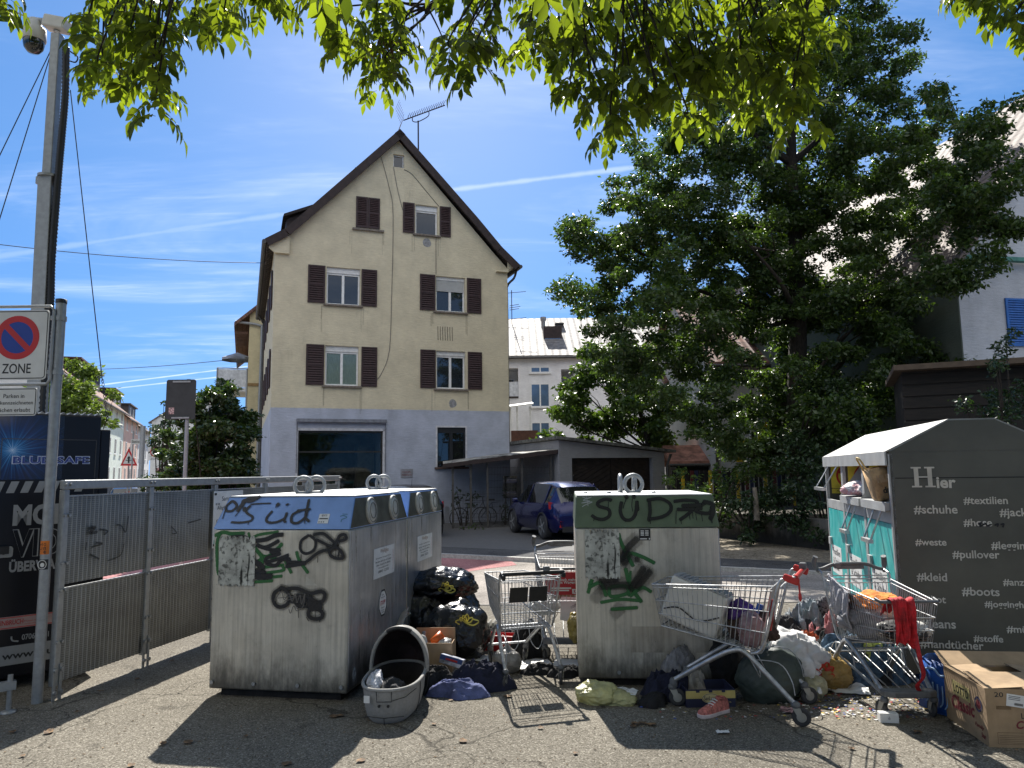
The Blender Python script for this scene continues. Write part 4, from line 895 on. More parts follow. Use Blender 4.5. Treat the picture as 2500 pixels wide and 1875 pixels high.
tx1 = textile_bank(0, 'anthracite clothing bank nearest the viewer, with hashtag words on its end wall', 'tray')
tx2 = textile_bank(1, 'middle clothing bank of the row, chute holding a pink cloth', 'tray')
tx3 = textile_bank(2, 'farthest clothing bank of the row, its flap handle standing out', 'open')

M_silver = mat('silver_lettering', (.62, .59, .52), .5, .05, .08, 6)
def word(txt, Xl, Yb, Xr, f=z8, bold=.018):
    x0, z0 = f(Xl, Yb); x1 = f(Xr, Yb)[0]
    return text('lettering', txt, x0, z0, x1-x0, None, M_silver, tx1, y=-.0045, bold=bold, base=True)
x0, z0 = z8(950, 630); x1, _ = z8(1142, 630); zt_ = z8(950, 465)[1]; w_ = x1-x0; h_ = zt_-z0
b = MB(); sw = w_*.19
for xa in (x0+w_*.12, x1-w_*.12-sw): b.box(xa, -.005, z0+.0, xa+sw, -.0042, zt_)
for xa in (x0, x1-w_*.43): b.box(xa, -.0052, z0, xa+w_*.43, -.0044, z0+h_*.075); b.box(xa, -.0052, zt_-h_*.075, xa+w_*.43, -.0044, zt_)
b.box(x0+w_*.2, -.0054, z0+h_*.47, x1-w_*.2, -.0046, z0+h_*.54); b.build('lettering', M_silver, tx1)
word('ier', 1150, 632, 1307, bold=.03)
for a_ in (('#textilien', 1368, 764, 1727), ('#schuhe', 966, 840, 1320), ('#jacke', 1660, 862, 1930), ('#hose', 1368, 942, 1600), ('#weste', 978, 1098, 1230), ('#leggings', 1592, 1128, 1945), ('#pullover', 1278, 1200, 1660),
           ('#kleid', 990, 1384, 1235), ('#anzug', 1688, 1422, 1940), ('#boots', 1355, 1502, 1660), ('#trikot', 965, 1560, 1225), ('#jogginghose', 1538, 1598, 1975)): word(*a_)
for a_ in (('#jeans', 1150, 668, 1395), ('#mütze', 1753, 702, 1995), ('#stoffe', 1520, 766, 1728), ('#handtücher', 1143, 808, 1590), ('ge', 1760, 1055, 1845), ('Tr', 1855, 1000, 1950)): word(*a_, f=z7)
spray('scribble', [([z8(*p) for p in q], .012) for q in ([(1490, 930), (1510, 915), (1500, 945), (1540, 925), (1560, 940), (1590, 930)], [(1620, 935), (1645, 925), (1640, 945)], [(1670, 930), (1690, 925), (1685, 950)])], M_spray, tx1, y=-.0062)
MB().box(.03, -.003, 1.56, UW-.03, -.0006, 1.566).build('fold_line', M_base, tx1)
# ================================================================ FENCE, SIGN POST, TRAILER, MAST
fd = Vector((.2, .98, 0)).normalized(); FA = math.atan2(fd.y, fd.x); FP = Vector((-3.46, 5.74, 0)); fn_ = Vector((fd.y, -fd.x, 0))   # local x along the fence, -y towards the viewer
def ff(px, py):
    q = on_plane(px, py, FP, fn_)-FP; return (q.dot(fd), q.z)
z3 = lambda X, Y: ff(X/2.2875, 1150+Y/2.2875)
M_fpanel = mat('perforated_sheet', (.40, .40, .375), .5, .35, .12, 3)
def corrugate():
    nd, ln = nodes_of(M_fpanel); b = bsdf_of(M_fpanel); t = next(n for n in nd if n.type == 'TEX_COORD')
    sp = N(nd, 'ShaderNodeSeparateXYZ'); ln.new(t.outputs['Object'], sp.inputs[0])
    def mth(op, a, bb=0.0, c=0.0):
        n = N(nd, 'ShaderNodeMath', operation=op)
        for i, v in enumerate((a, bb, c)):
            if isinstance(v, (int, float)): n.inputs[i].default_value = v
            else: ln.new(v, n.inputs[i])
        return n.outputs[0]
    wx = mth('FRACT', mth('MULTIPLY', sp.outputs[0], 22.0)); wz = mth('FRACT', mth('MULTIPLY', sp.outputs[2], 60.0))
    holex = mth('MULTIPLY', mth('GREATER_THAN', wx, .35), mth('LESS_THAN', wx, .8)); hole = mth('MULTIPLY', holex, mth('GREATER_THAN', wz, .5))
    col = next(n for n in nd if n.type == 'VALTORGB').outputs[0]
    mx = N(nd, 'ShaderNodeMix', data_type='RGBA'); ln.new(mth('MULTIPLY', hole, .35), mx.inputs['Factor']); ln.new(col, mx.inputs['A']); mx.inputs['B'].default_value = (.02, .02, .018, 1)
    ln.new(mx.outputs['Result'], b.inputs['Base Color'])
    bp = N(nd, 'ShaderNodeBump'); bp.inputs['Distance'].default_value = .02; bp.inputs['Strength'].default_value = 1
    ln.new(mth('SINE', mth('MULTIPLY', sp.outputs[0], 22.0*2*math.pi)), bp.inputs['Height']); ln.new(bp.outputs[0], b.inputs['Normal'])
corrugate()
fence = thing('metal_fence', FP, FA, 'grey metal screen fence of perforated panels between galvanised posts and a top rail', 'fence')
FH = 1.63; posts = [0, .97, 1.95, 2.93, 3.9, 4.88]
for i, x in enumerate(posts):
    b = MB(); b.box(x-.028, -.025, .10, x+.028, .025, FH-.075); p = b.build('post', M_galv, fence, bevel=.006, seg=1)
    b = MB(); b.box(x-.042, -.034, -.02, x-.016, -.026, .26); b.box(x+.016, -.034, -.02, x+.042, -.026, .26)
    for dx in (-.03, .03):
        for z in (.06, .22): b.lathe([(.016, -.05), (.016, -.034)], 6, (x+dx, 0, z), 'y')
    b.build('foot_bracket', M_galv, p)
    for dx, z in [(q_, z) for q_ in (-.022, .022) for z in (.42, .80, 1.0, 1.36, FH-.035)]: MB().lathe([(.013, -.045), (.011, -.026)], 6, (x+dx, 0, z), 'y').build('bolt', M_galv, p)
MB().box(-.03, -.024, FH-.072, 4.92, .024, FH).build('top_rail', M_galv, fence, bevel=.006, seg=1)
for i in range(5):
    x0, x1 = posts[i]+.032, posts[i+1]-.032
    for z0, z1_ in ((.12, .80), (.838, 1.50)):
        n = int((x1-x0)*30)*4; b = MB(); vs = []
        for k in range(n+1):
            x = x0+(x1-x0)*k/n; y = .008*math.sin(x*22*2*math.pi); vs += [(x, y, z0), (x, y, z1_)]
        b.add(vs, [(2*k, 2*k+2, 2*k+3, 2*k+1) for k in range(n)], True); b.build('panel', M_fpanel, fence, fixn=False)
        MB().box(x0, -.012, z1_, x1, .012, z1_+.012).build('panel_edge', M_galv, fence)
spray('graffiti', face_strokes([([(485, 320), (520, 315), (490, 345), (530, 340)], .025), ([(545, 325), (590, 335), (570, 355)], .015), ([(640, 300), (665, 305), (690, 340), (705, 255)], .014), ([(525, 400), (560, 405), (500, 425)], .014), ([(470, 400), (465, 440)], .012), ([(490, 465), (540, 490)], .016), ([(680, 405), (660, 470), (590, 500)], .01), ([(945, 310), (975, 345), (950, 350)], .012), ([(1040, 290), (1110, 270)], .012)], z3), paint_alpha('faint_black_paint', (.01, .01, .01), .7, .75), fence, y=-.02)
# notice board on the far bay
nx0, nz0 = z3(1158, 450); nx1, nz1 = z3(1192, 140)
nb = MB().box(nx0+.02, -.04, .92, nx0+.55, -.034, 1.49).build('notice_board', M_label, fence)
for dx in (.035,):
    b = MB()
    for z in (.95, 1.46): b.box(nx0+.03, -.046, z-.01, nx0+.06, -.04, z+.012)
    b.build('clip', M_print, nb)
text('lettering', 'Sammelstelle', nx0+.16, 1.39, .38, .045, M_print, nb, y=-.0415); text('lettering', 'Altglascontainer', nx0+.08, 1.29, .46, .05, M_print, nb, y=-.0415)
b = MB()
for z in (1.13, 1.03): b.tube([(nx0+.08, -.042, z), (nx0+.15, -.042, z), (nx0+.15, -.042, z+.07), (nx0+.08, -.042, z+.07)], .003, 4, closed=True)
b.build('pictograms', M_print, nb)
MB().box(nx0+.04, -.0415, .94, nx0+.5, -.0405, 1.0).build('teal_band', M_tteal, nb)

# ---- sign post
SP = at_z(90, 1716); SP.z = 0
pst = thing('sign_post', SP, 0, 'galvanised sign post carrying a no-parking zone sign, at the left edge', 'road sign')
ptop = at_y(152, 735, SP.y).z
MB().tube([(0, 0, -.05), (.0, 0, ptop)], .038, 20).build('pole', M_galv, pst)
MB().lathe([(.041, ptop-.02), (.041, ptop+.012), (.02, ptop+.018)], 20).build('cap', M_black, pst)
def sp_(px, py):
    q = at_y(px, py, SP.y-.06)-SP; return (q.x, q.z)
s0, s1 = sp_(118, 926), sp_(121, 756); sl_ = sp_(-46, 840)[0]
M_signw = mat('reflective_sign_white', (.62, .62, .60), .4, 0, .05, 6); M_signblue = mat('sign_blue', (.012, .045, .30), .4, 0, .05, 4); M_signred = mat('sign_red', (.50, .018, .016), .4, 0, .05, 4)
def rrect(x0, z0, x1, z1_, r, n=5):
    P = []
    for cx, cz, a in ((x1-r, z0+r, -90), (x1-r, z1_-r, 0), (x0+r, z1_-r, 90), (x0+r, z0+r, 180)):
        for k in range(n+1): P.append((cx+r*math.cos(R(a+90*k/n)), cz+r*math.sin(R(a+90*k/n))))
    return P
def ring(b, cx, cz, r0, r1, y, n=40):
    b.add([(cx+r0*math.cos(2*math.pi*i/n), y, cz+r0*math.sin(2*math.pi*i/n)) for i in range(n)]+[(cx+r1*math.cos(2*math.pi*i/n), y, cz+r1*math.sin(2*math.pi*i/n)) for i in range(n)], [(i, (i+1) % n, n+(i+1) % n, n+i) for i in range(n)])
def disc(b, cx, cz, r, y, n=40): b.add([(cx+r*math.cos(2*math.pi*i/n), y, cz+r*math.sin(2*math.pi*i/n)) for i in range(n)], [tuple(range(n))])
def frame_line(b, x0, z0, x1, z1_, r, w, y):
    A, B_ = rrect(x0, z0, x1, z1_, r), rrect(x0+w, z0+w, x1-w, z1_-w, max(r-w, .004)); n = len(A)
    b.add([(a, y, c) for a, c in A]+[(a, y, c) for a, c in B_], [(i, (i+1) % n, n+(i+1) % n, n+i) for i in range(n)])
x0, x1, za, zb = sl_, s1[0], s0[1], s1[1]
zs = MB().prism(rrect(x0, za, x1, zb, .03), -.055, -.05).build('zone_sign', M_signw, pst)
b = MB(); frame_line(b, x0+.008, za+.008, x1-.008, zb-.008, .026, .007, -.0556); b.build('sign_border', M_print, zs)
cc = sp_(41, 824); rr = .172
b = MB(); ring(b, *cc, rr, rr*.72, -.056)
d_ = R(-45); b.add([(cc[0]+x*math.cos(d_)-z*math.sin(d_), -.0562, cc[1]+x*math.sin(d_)+z*math.cos(d_)) for x, z in ((-rr*.8, -.022), (rr*.8, -.022), (rr*.8, .022), (-rr*.8, .022))], [(0, 1, 2, 3)]); b.build('no_parking_ring', M_signred, zs)
b = MB(); disc(b, *cc, rr*.73, -.0556); b.build('no_parking_disc', M_signblue, zs)
q = sp_(3, 912); q2 = sp_(75, 887); text('lettering', 'ZONE', q[0], q[1], q2[0]-q[0], q2[1]-q[1], M_print, zs, y=-.0562, bold=.01)
b = MB(); b.tube([(x0-.01, -.045, za-.035), (x1+.0, -.045, za-.035), (x1+.028, -.045, za-.0), (x1+.028, -.045, zb+.0), (x1, -.045, zb+.03), (x0-.01, -.045, zb+.03)], .012, 8); b.build('hoop', M_galv, pst)
b = MB()
for z in (zb-.06, za+.06): b.lathe([(.046, z-.018), (.046, z+.018)], 16); b.box(-.06, -.05, z-.015, -.02, -.02, z+.015)
b.build('clamp', M_galv, pst)
a0, a1 = sp_(78, 1013), sp_(88, 950); x1b = a1[0]+.006; x0b = sp_(-46, 980)[0]
ps = MB().prism(rrect(x0b, a0[1]-.005, x1b, a1[1]+.012, .02), -.055, -.05).build('supplementary_sign', M_signw, pst)
b = MB(); frame_line(b, x0b+.006, a0[1]+.001, x1b-.006, a1[1]+.006, .016, .006, -.0556); b.build('sign_border', M_print, ps)
for s_, Xl, Xr, Yb, Yt in (('Parken in', 22, 182, 835, 797), ('gekennzeichneten', -40, 246, 885, 850), ('Flächen erlaubt', -38, 226, 940, 905)):
    l, r_ = sp_(Xl/3.073, 700+Yb/3.073), sp_(Xr/3.073, 700+Yt/3.073); text('lettering', s_, l[0], l[1], r_[0]-l[0], None, M_print, ps, y=-.0562, base=True, bold=.006)
zo = at_y(108, 1336, SP.y).z
def pole_sticker(zc, h, half, name, material):
    n = 10; A = [R(-90-half+2*half*i/n) for i in range(n+1)]; b = MB()
    b.add([(.0388*math.cos(a), .0388*math.sin(a), zc-h/2) for a in A]+[(.0388*math.cos(a), .0388*math.sin(a), zc+h/2) for a in A], [(i, i+1, n+2+i, n+1+i) for i in range(n)], True); return b.build(name, material, pst)
so = pole_sticker(zo, .10, 62, 'orange_sticker', mat('orange_sticker', (.75, .20, .02), .5))
for i, (s_, x, z) in enumerate((('H', -.024, .012), ('O', .004, .012), ('U', -.024, -.016), ('n', .004, -.016), ('e', .006, -.044))): text('lettering', s_, x, zo+z, .018, .022, M_print, so, y=-.0405, bold=.01)
zr = at_y(103, 1377, SP.y).z; sr = pole_sticker(zr, .075, 60, 'round_black_sticker', M_print); b = MB(); ring(b, 0, zr, .034, .029, -.0402, 20); disc(b, .002, zr-.003, .016, -.0403, 16); b.build('sticker_print', M_signw, sr)

# ---- camera trailer: black box van body on the far side of the fence
t0 = at_y(0, 1400, 5.95); t1_ = at_y(240, 1400, 6.42); td = Vector((t1_.x-t0.x, t1_.y-t0.y, 0)).normalized(); TRA = math.atan2(td.y, td.x); TRP = Vector((t0.x, t0.y, 0)); tn_ = Vector((-td.y, td.x, 0))
def trf(px, py):
    q = on_plane(px, py, TRP, tn_)-TRP; return (q.dot(td), q.z)
zt2 = lambda X, Y: trf(X/3.073, 700+Y/3.073); zt3 = lambda X, Y: trf(X/2.2875, 1150+Y/2.2875)
M_trb = mat('gloss_black_vinyl', (.006, .007, .012), .3, 0, .2, 2, spec=.3); M_silv = mat('silver_vinyl', (.30, .305, .31), .5, .1, .06, 3)
trl = thing('surveillance_trailer', TRP, TRA, 'black surveillance trailer with blue starburst and big silver lettering, behind the sign post', 'trailer')
xr = trf(239, 1200)[0]; ztop = trf(240, 1016)[1]; xl = -.9
MB().box(xl, 0, .09, xr, 1.3, ztop).build('body', M_trb, trl, bevel=.012)
xf = trf(268, 1150)[0]; zs_ = trf(250, 1048)[1]
MB().box(xr+.002, .03, .12, xf, 1.25, zs_).build('side_step', M_trb, trl, bevel=.01)
b = MB(); n = 60
rt = [(xl+(xr-xl)*k/n, ztop+.002+(.022 if k % 2 else 0)) for k in range(n+1)]; b.prism([(xl, ztop+.001)]+rt+[(xr, ztop+.001)], .01, 1.28); b.build('ribbed_roof', mat('grey_roof_rib', (.16, .165, .17), .5, .2), trl)
b = MB(); dl, dh = zt2(20, 1137), zt2(720, 1165); xd0, xd1 = -.85 if dl[0] < -.85 else dl[0], dh[0]
b.box(xd0-.006, -.004, .9, xd0, -.0005, dl[1]); b.box(xd0, -.004, dl[1]-.006, xd1, -.0005, dl[1]); b.box(xd1, -.004, .9, xd1+.006, -.0005, dl[1]); b.build('door_seam', mat('seam_grey', (.05, .05, .055), .5), trl)
# starburst print with its own glow drawn on the vinyl (a printed picture)
def burst():
    m = bpy.data.materials.new('printed_starburst'); m.use_nodes = True; nd, ln = nodes_of(m); b = bsdf_of(m); b.inputs['Roughness'].default_value = .25
    t = N(nd, 'ShaderNodeTexCoord'); sp = N(nd, 'ShaderNodeSeparateXYZ'); ln.new(t.outputs['Object'], sp.inputs[0]); c = zt2(95, 1228)
    def mth(op, a, bb=0.0, cc=0.0):
        n = N(nd, 'ShaderNodeMath', operation=op)
        for i, v in enumerate((a, bb, cc)):
            if isinstance(v, (int, float)): n.inputs[i].default_value = v
            else: ln.new(v, n.inputs[i])
        return n.outputs[0]
    x, z = mth('SUBTRACT', sp.outputs[0], c[0]), mth('SUBTRACT', sp.outputs[2], c[1]); an = mth('ARCTAN2', z, x); r = mth('SQRT', mth('ADD', mth('MULTIPLY', x, x), mth('MULTIPLY', z, z)))
    cb = N(nd, 'ShaderNodeCombineXYZ'); ln.new(mth('MULTIPLY', an, 7.0), cb.inputs[0]); nz = N(nd, 'ShaderNodeTexNoise'); nz.inputs['Scale'].default_value = 1.6; nz.inputs['Detail'].default_value = 3; ln.new(cb.outputs[0], nz.inputs[0])
    rays = mth('MULTIPLY', mth('SUBTRACT', nz.outputs[0], .45), 3.2); fall = mth('DIVIDE', .085, mth('ADD', r, .05)); f2 = mth('SUBTRACT', fall, .17)
    v = mth('MULTIPLY', f2, mth('ADD', mth('MAXIMUM', rays, 0.0), .35))
    rp = N(nd, 'ShaderNodeValToRGB'); e = rp.color_ramp.elements; e[0].color = (.005, .006, .012, 1); e[1].color = (.75, .85, .95, 1); e[1].position = 1.0; e.new(.12).color = (.008, .03, .12, 1); e.new(.45).color = (.04, .22, .5, 1)
    ln.new(v, rp.inputs[0]); ln.new(rp.outputs[0], b.inputs['Base Color']); return m
b = MB(); b.add([(xl+.02, -.0022, trf(0, 1170)[1]), (trf(150, 1170)[0], -.0022, trf(150, 1170)[1]), (trf(150, 1170)[0], -.0022, ztop-.01), (xl+.02, -.0022, ztop-.01)], [(0, 1, 2, 3)]); b.build('starburst_print', burst(), trl)
M_letblue = mat('blue_vinyl', (.025, .05, .24), .4)
l, r_ = zt2(85, 1341), zt2(672, 1343); zt_ = zt2(85, 1268)[1]
wl_ = r_[0]-l[0]
text('lettering', 'BLUE_SAFE', l[0], l[1], wl_, zt_-l[1], mat('white_outline', (.5, .55, .7), .5), trl, y=-.003, bold=.05); text('lettering', 'BLUE_SAFE', l[0]+.008, l[1]+.006, wl_-.016, zt_-l[1]-.012, M_letblue, trl, y=-.0042, bold=.018)
b = MB()
for k in range(12):
    xa = trf(-20, 1180)[0] + k*.096
    if xa > xr-.12: break
    z0_, z1_ = trf(60, 1203)[1], trf(60, 1175)[1]; b.add([(xa, -.003, z0_), (xa+.055, -.003, z0_), (xa+.088, -.003, z1_), (xa+.033, -.003, z1_)], [(0, 1, 2, 3)])
b.build('hazard_stripes', M_silv, trl)
def tword(s_, Xl, Yb, Yt, wpx, mm=M_silv, bold=.04, name='lettering', y=-.0035):
    l = zt3(Xl, Yb); r_ = zt3(Xl+wpx, Yb); h = zt3(Xl, Yt)[1]-l[1]; return text(name, s_, l[0], l[1], r_[0]-l[0], h, mm, trl, y=y, bold=bold)
tword('MOBILE', 68, 308, 188, 470)
tword('VIDEO', 60, 488, 325, 480, bold=.05); tword('VIDEO', 63, 484, 329, 474, mm=M_trb, bold=.02, y=-.0044)
tword('ÜBERWACHUNG', 48, 568, 495, 470)
tword('www.bluesafe.de', 8, 1058, 1018, 520, mm=M_print, bold=.02, y=-.0044)
l, h = zt3(0, 1092), zt3(0, 985); b = MB(); b.box(xl+.01, -.0035, l[1], xr-.02, -.003, h[1]); b.build('web_band', M_silv, trl)
l, h = zt3(0, 888), zt3(0, 820); b = MB(); b.box(xl+.01, -.0035, l[1], xr-.02, -.003, h[1]); st = b.build('warning_band', mat('pale_pink_band', (.42, .30, .28), .5), trl)
b = MB(); b.box(xl+.01, -.0042, l[1]+.004, xr-.02, -.0036, l[1]+.01); b.box(xl+.01, -.0042, h[1]-.01, xr-.02, -.0036, h[1]-.004); b.build('band_lines', M_signred, trl)
tword('EINBRUCH', -14, 868, 840, 142, mm=M_redprint, bold=.02, y=-.0044); tword('Melden Sie bitte', 135, 842, 833, 110, mm=M_redprint, y=-.0044, bold=.0); tword('verdächtige Personen', 135, 858, 849, 130, mm=M_redprint, y=-.0044, bold=0)
tword('07066 911', 120, 944, 912, 150, bold=.02)
ph = zt3(86, 935); b = MB(); b.tube(smooth_path([(ph[0]-.028, -.004, ph[1]+.02), (ph[0]-.02, -.004, ph[1]-.012), (ph[0]+.02, -.004, ph[1]-.024)], 4), .007, 6); b.build('phone_symbol', M_silv, trl)
lk = zt3(0, 485); lt = zt3(72, 415); b = MB(); b.prism(rrect(lk[0]-.1, lk[1], lt[0], lt[1]-.005, .02), -.03, -.004); lb_ = b.build('latch_plate', M_galv, trl, bevel=.004)
b = MB(); b.box(lk[0]-.05, -.05, lk[1]+.03, lk[0]+.05, -.032, lk[1]+.09); b.lathe([(.02, -.045), (.02, -.03)], 12, (lk[0]+.015, 0, (lk[1]+lt[1])/2), 'y'); b.build('latch_handle', M_black, lb_)
# jockey leg at the trailer's corner
jl = at_z(20, 1740); q = jl-TRP; jx, jy = q.dot(td), q.dot(tn_)
b = MB(); b.tube([(jx, jy, .012), (jx, jy, .26)], .017, 8); b.lathe([(.05, 0), (.05, .012), (.02, .02)], 16, (jx, jy, 0)); b.box(jx-.35, jy-.02, .155, jx+.035, jy+.03, .215); b.build('support_leg', M_galv, trl)
b = MB()
for s_ in (0, 1): b.box(xl+.2, .2+s_*.8, .0, xl+.75, .32+s_*.8, .42)
b.build('chassis', M_base, trl)
# ---- telescopic mast standing in the trailer
MY = TRP.y+.75
def mq(px, py): return at_y(px, py, MY)
mb0 = mq(88, 1016); mtop = mq(139, 90); mast = thing('camera_mast', (mq(98, 800).x, MY, 0), 0, 'telescopic steel mast with white dome camera at its top and guy wires', 'camera mast')
L_ = lambda px, py, dy=0.0: mq(px, py)-Vector(mast.location)+Vector((0, dy, 0))
def sect(p, q, w, name):
    b = MB(); h = w/2; b.hexa([(p.x-h, p.y-h, p.z), (p.x+h, p.y-h, p.z), (p.x+h, p.y+h, p.z), (p.x-h, p.y+h, p.z)], [(q.x-h, q.y-h, q.z), (q.x+h, q.y-h, q.z), (q.x+h, q.y+h, q.z), (q.x-h, q.y+h, q.z)]); return b.build(name, M_galv, mast, bevel=.006)
mid = L_(119, 432); bot = L_(92, 1060); top = L_(141, 85)
bot.z = .5
sect(bot, mid, .128, 'mast_section'); sect(mid, top, .085, 'mast_section')
b = MB(); b.lathe([(.095, -.012), (.095, .012)], 16, tuple(mid)); b.box(mid.x-.11, mid.y-.02, mid.z-.07, mid.x-.07, mid.y+.02, mid.z); b.box(mid.x+.07, mid.y-.02, mid.z-.07, mid.x+.11, mid.y+.02, mid.z); b.build('collar', M_galv, mast)
M_wh = mat('off_white_plastic', (.62, .61, .58), .45, 0, .08, 6)
cp = L_(84, 85); ca = L_(139, 78)
hd = MB().lathe([(.02, .21), (.055, .205), (.06, .14), (.10, .11), (.105, .0), (.098, -.015)], 24, (cp.x, cp.y, cp.z-.05)).build('dome_housing', M_wh, mast)
MB().lathe([(.092, .0), (.092, -.03), (.082, -.075), (.05, -.115), (.0, -.128)], 24, (cp.x, cp.y, cp.z-.066), caps=False).build('dome_glass', M_dkglass, hd)
b = MB(); b.tube([cp+Vector((0, 0, .15)), ca+Vector((-.01, 0, .10)), ca+Vector((.0, 0, 0))], .03, 8); b.build('bracket_arm', M_galv, mast)
b = MB(); j = L_(140, 60); b.obox((j.x, j.y, j.z), (.22, .14, .12), (0, R(12), 0)); b.build('control_box', M_wh, mast, bevel=.015)
b = MB(); b.tube([L_(70, 44), L_(34, 27)], .008, 6); b.build('lamp_arm', M_galv, mast)
cab = [L_(166, 120), L_(164, 230), L_(156, 330), L_(148, 420), L_(140, 520), L_(131, 640), L_(128, 740), L_(118, 830), L_(105, 1010)]
cp_ = smooth_path([p+Vector((0, -.03, 0)) for p in cab], 26)
MB().tube(cp_, [.036 if k % 2 else .029 for k in range(len(cp_))], 8).build('corrugated_conduit', M_black, mast)
b = MB(); b.tube(smooth_path([L_(160, 118), L_(178, 130), L_(190, 140), L_(184, 152), L_(168, 148)], 4), .007, 5); b.build('loose_cable', M_black, mast)
MW = mat('steel_wire', (.04, .045, .06), .5, .4)
gw = [((128, 115), (-20, 660)), ((126, 125), (22, 800)), ((172, 220), (250, 930)), ((100, 440), (90, 740)), ((135, 450), (129, 560))]
for a, c in gw:
    p, q = L_(*a), L_(*c, -.5 if c[0] < 60 else .0); MB().tube([p, q], .0048, 5).build('guy_wire', MW, mast)
w0, w1 = L_(250, 930), L_(263, 1030); b = MB()
for k in range(11):
    c = w0.lerp(w1, k/11); b.tube([c+Vector((.011*math.cos(t), .004, .016*math.sin(t))) for t in [2*math.pi*i/8 for i in range(8)]], .003, 4, closed=True)
b.build('guy_chain', MW, mast)
# ================================================================ SHOPPING CARTS
M_chrome = mat('zinc_wire', (.46, .47, .48), .42, .8, .15, 25)
M_tyre = mat('grey_rubber', (.045, .045, .047), .8, 0, .2, 15); M_hub = mat('pale_wheel_hub', (.33, .32, .28), .6, 0, .1, 9)
M_cartplastic = mat('grey_cart_plastic', (.12, .125, .13), .5, 0, .12, 12)
M_cartred = mat('red_cart_plastic', (.48, .025, .02), .4, 0, .1, 10)
def cart(loc, rz, s, label, grip, gate='closed', horns=False, tray=False, tilt=0.0, panel=None):
    t = thing('shopping_cart', loc, rz, label, 'shopping cart', 'shopping carts among the rubbish'); t.scale = (s, s, s)
    if tilt: t.rotation_euler = (tilt, 0, rz)
    RT, RBt, FT, FB = (.285, .10, .93), (.245, .21, .46), (.215, 1.0, .885), (.175, .95, .575)   # half width, y, z of the basket's four corners
    def side(u, v, sx):
        a = [RBt[i]+(RT[i]-RBt[i])*v for i in range(3)]; b = [FB[i]+(FT[i]-FB[i])*v for i in range(3)]
        p = [a[i]+(b[i]-a[i])*u for i in range(3)]; return Vector((sx*p[0], p[1], p[2]))
    wr = .0030
    for sx in (-1, 1):
        b = MB()
        for k in range(24): b.tube([side(k/23, 0, sx), side(k/23, 1, sx)], wr, 4, cap=False)
        for v, r in ((1, .0065), (.93, .0045), (.62, .0045), (.3, .0045), (0, .006)): b.tube([side(0, v, sx), side(1, v, sx)], r, 6)
        b.build('basket_side', M_chrome, t)
    b = MB()
    for k in range(11):
        f = k/10*2-1; b.tube([Vector((f*FB[0], FB[1], FB[2])), Vector((f*FT[0], FT[1], FT[2]))], wr, 4, cap=False)
    for v, r in ((1, .0065), (.62, .0045), (.3, .0045), (0, .006)): b.tube([side(1, v, -1), side(1, v, 1)], r, 6)
    b.build('basket_front', M_chrome, t)
    b = MB()
    for k in range(11):
        f = k/10*2-1; b.tube([Vector((f*RBt[0], RBt[1], RBt[2])), Vector((f*FB[0], FB[1], FB[2]))], wr, 4, cap=False)
    for k in range(16): b.tube([side(k/15, 0, -1), side(k/15, 0, 1)], wr, 4, cap=False)
    b.build('basket_floor', M_chrome, t)
    # rear gate with the folded child seat
    b = MB(); g = lambda f, v: Vector((f*(RBt[0]+(RT[0]-RBt[0])*v)*.93, RBt[1]+.015+(RT[1]-RBt[1])*v, RBt[2]+.01+(RT[2]-RBt[2])*v))
    for k in range(17): b.tube([g(k/8-1, 0), g(k/8-1, .93)], wr, 4, cap=False)
    for v in (0, .3, .62, .93): b.tube([g(-1, v), g(1, v)], .0045, 6)
    for x in (-.5, .5): b.tube([g(x-.42, .02)+Vector((0, -.02, 0)), g(x-.42, .6)+Vector((0, -.02, 0)), g(x+.42, .6)+Vector((0, -.02, 0)), g(x+.42, .02)+Vector((0, -.02, 0))], .004, 6)
    b.build('rear_gate', M_chrome, t)
    if panel == 'black':
        for sx in (-1, 1):
            q = MB(); a, c = g(sx*.08, .50), g(sx*.62, .82); q.hexa([g(sx*.035, .52)+Vector((0, -.028, 0)), g(sx*.74, .52)+Vector((0, -.028, 0)), g(sx*.74, .52)+Vector((0, -.02, 0)), g(sx*.035, .52)+Vector((0, -.02, 0))],
                [g(sx*.035, .82)+Vector((0, -.028, 0)), g(sx*.70, .82)+Vector((0, -.028, 0)), g(sx*.70, .82)+Vector((0, -.02, 0)), g(sx*.035, .82)+Vector((0, -.02, 0))]); q.build('seat_flap', M_black, t)
    # frame
    for sx in (-1, 1):
        fr = smooth_path([(sx*.262, .0, .14), (sx*.255, .20, .34), (sx*.245, .32, .452), (sx*.24, .40, .462), (sx*.225, .55, .39), (sx*.185, .87, .185)], 5)
        MB().tube(fr, .0185, 8).build('frame_leg', M_chrome, t)
        up = smooth_path([(sx*.25, .28, .45), (sx*.262, .19, .52), (sx*.292, .07, .93), (sx*.292, .02, .985), (sx*.29, -.05, 1.0)], 5)
        MB().tube(up, .0105, 8).build('handle_upright', M_chrome, t)
    for w_, y_, z_, r_ in ((.24, .38, .462, .012), (.186, .85, .195, .011), (.235, .47, .43, .008)): MB().tube([(-w_, y_, z_), (w_, y_, z_)], r_, 8).build('cross_bar', M_chrome, t)
    b = MB(); b.tube([(-.29, .02, .955), (.29, .02, .955)], .005, 6); b.tube([(-.288, .05, .93), (.288, .05, .93)], .006, 6)
    for sx in (-1, 1):                                          # bottle hooks and loops under the basket
        b.tube(smooth_path([(sx*.18, .33, .44), (sx*.17, .27, .33), (sx*.12, .25, .26), (sx*.06, .27, .33), (sx*.06, .33, .44)], 4), .004, 5)
        b.tube(smooth_path([(sx*.21, .30, .40), (sx*.235, .10, .40), (sx*.25, .02, .30), (sx*.255, .0, .2)], 4), .004, 5)
    b.build('wire_loops', M_chrome, t)
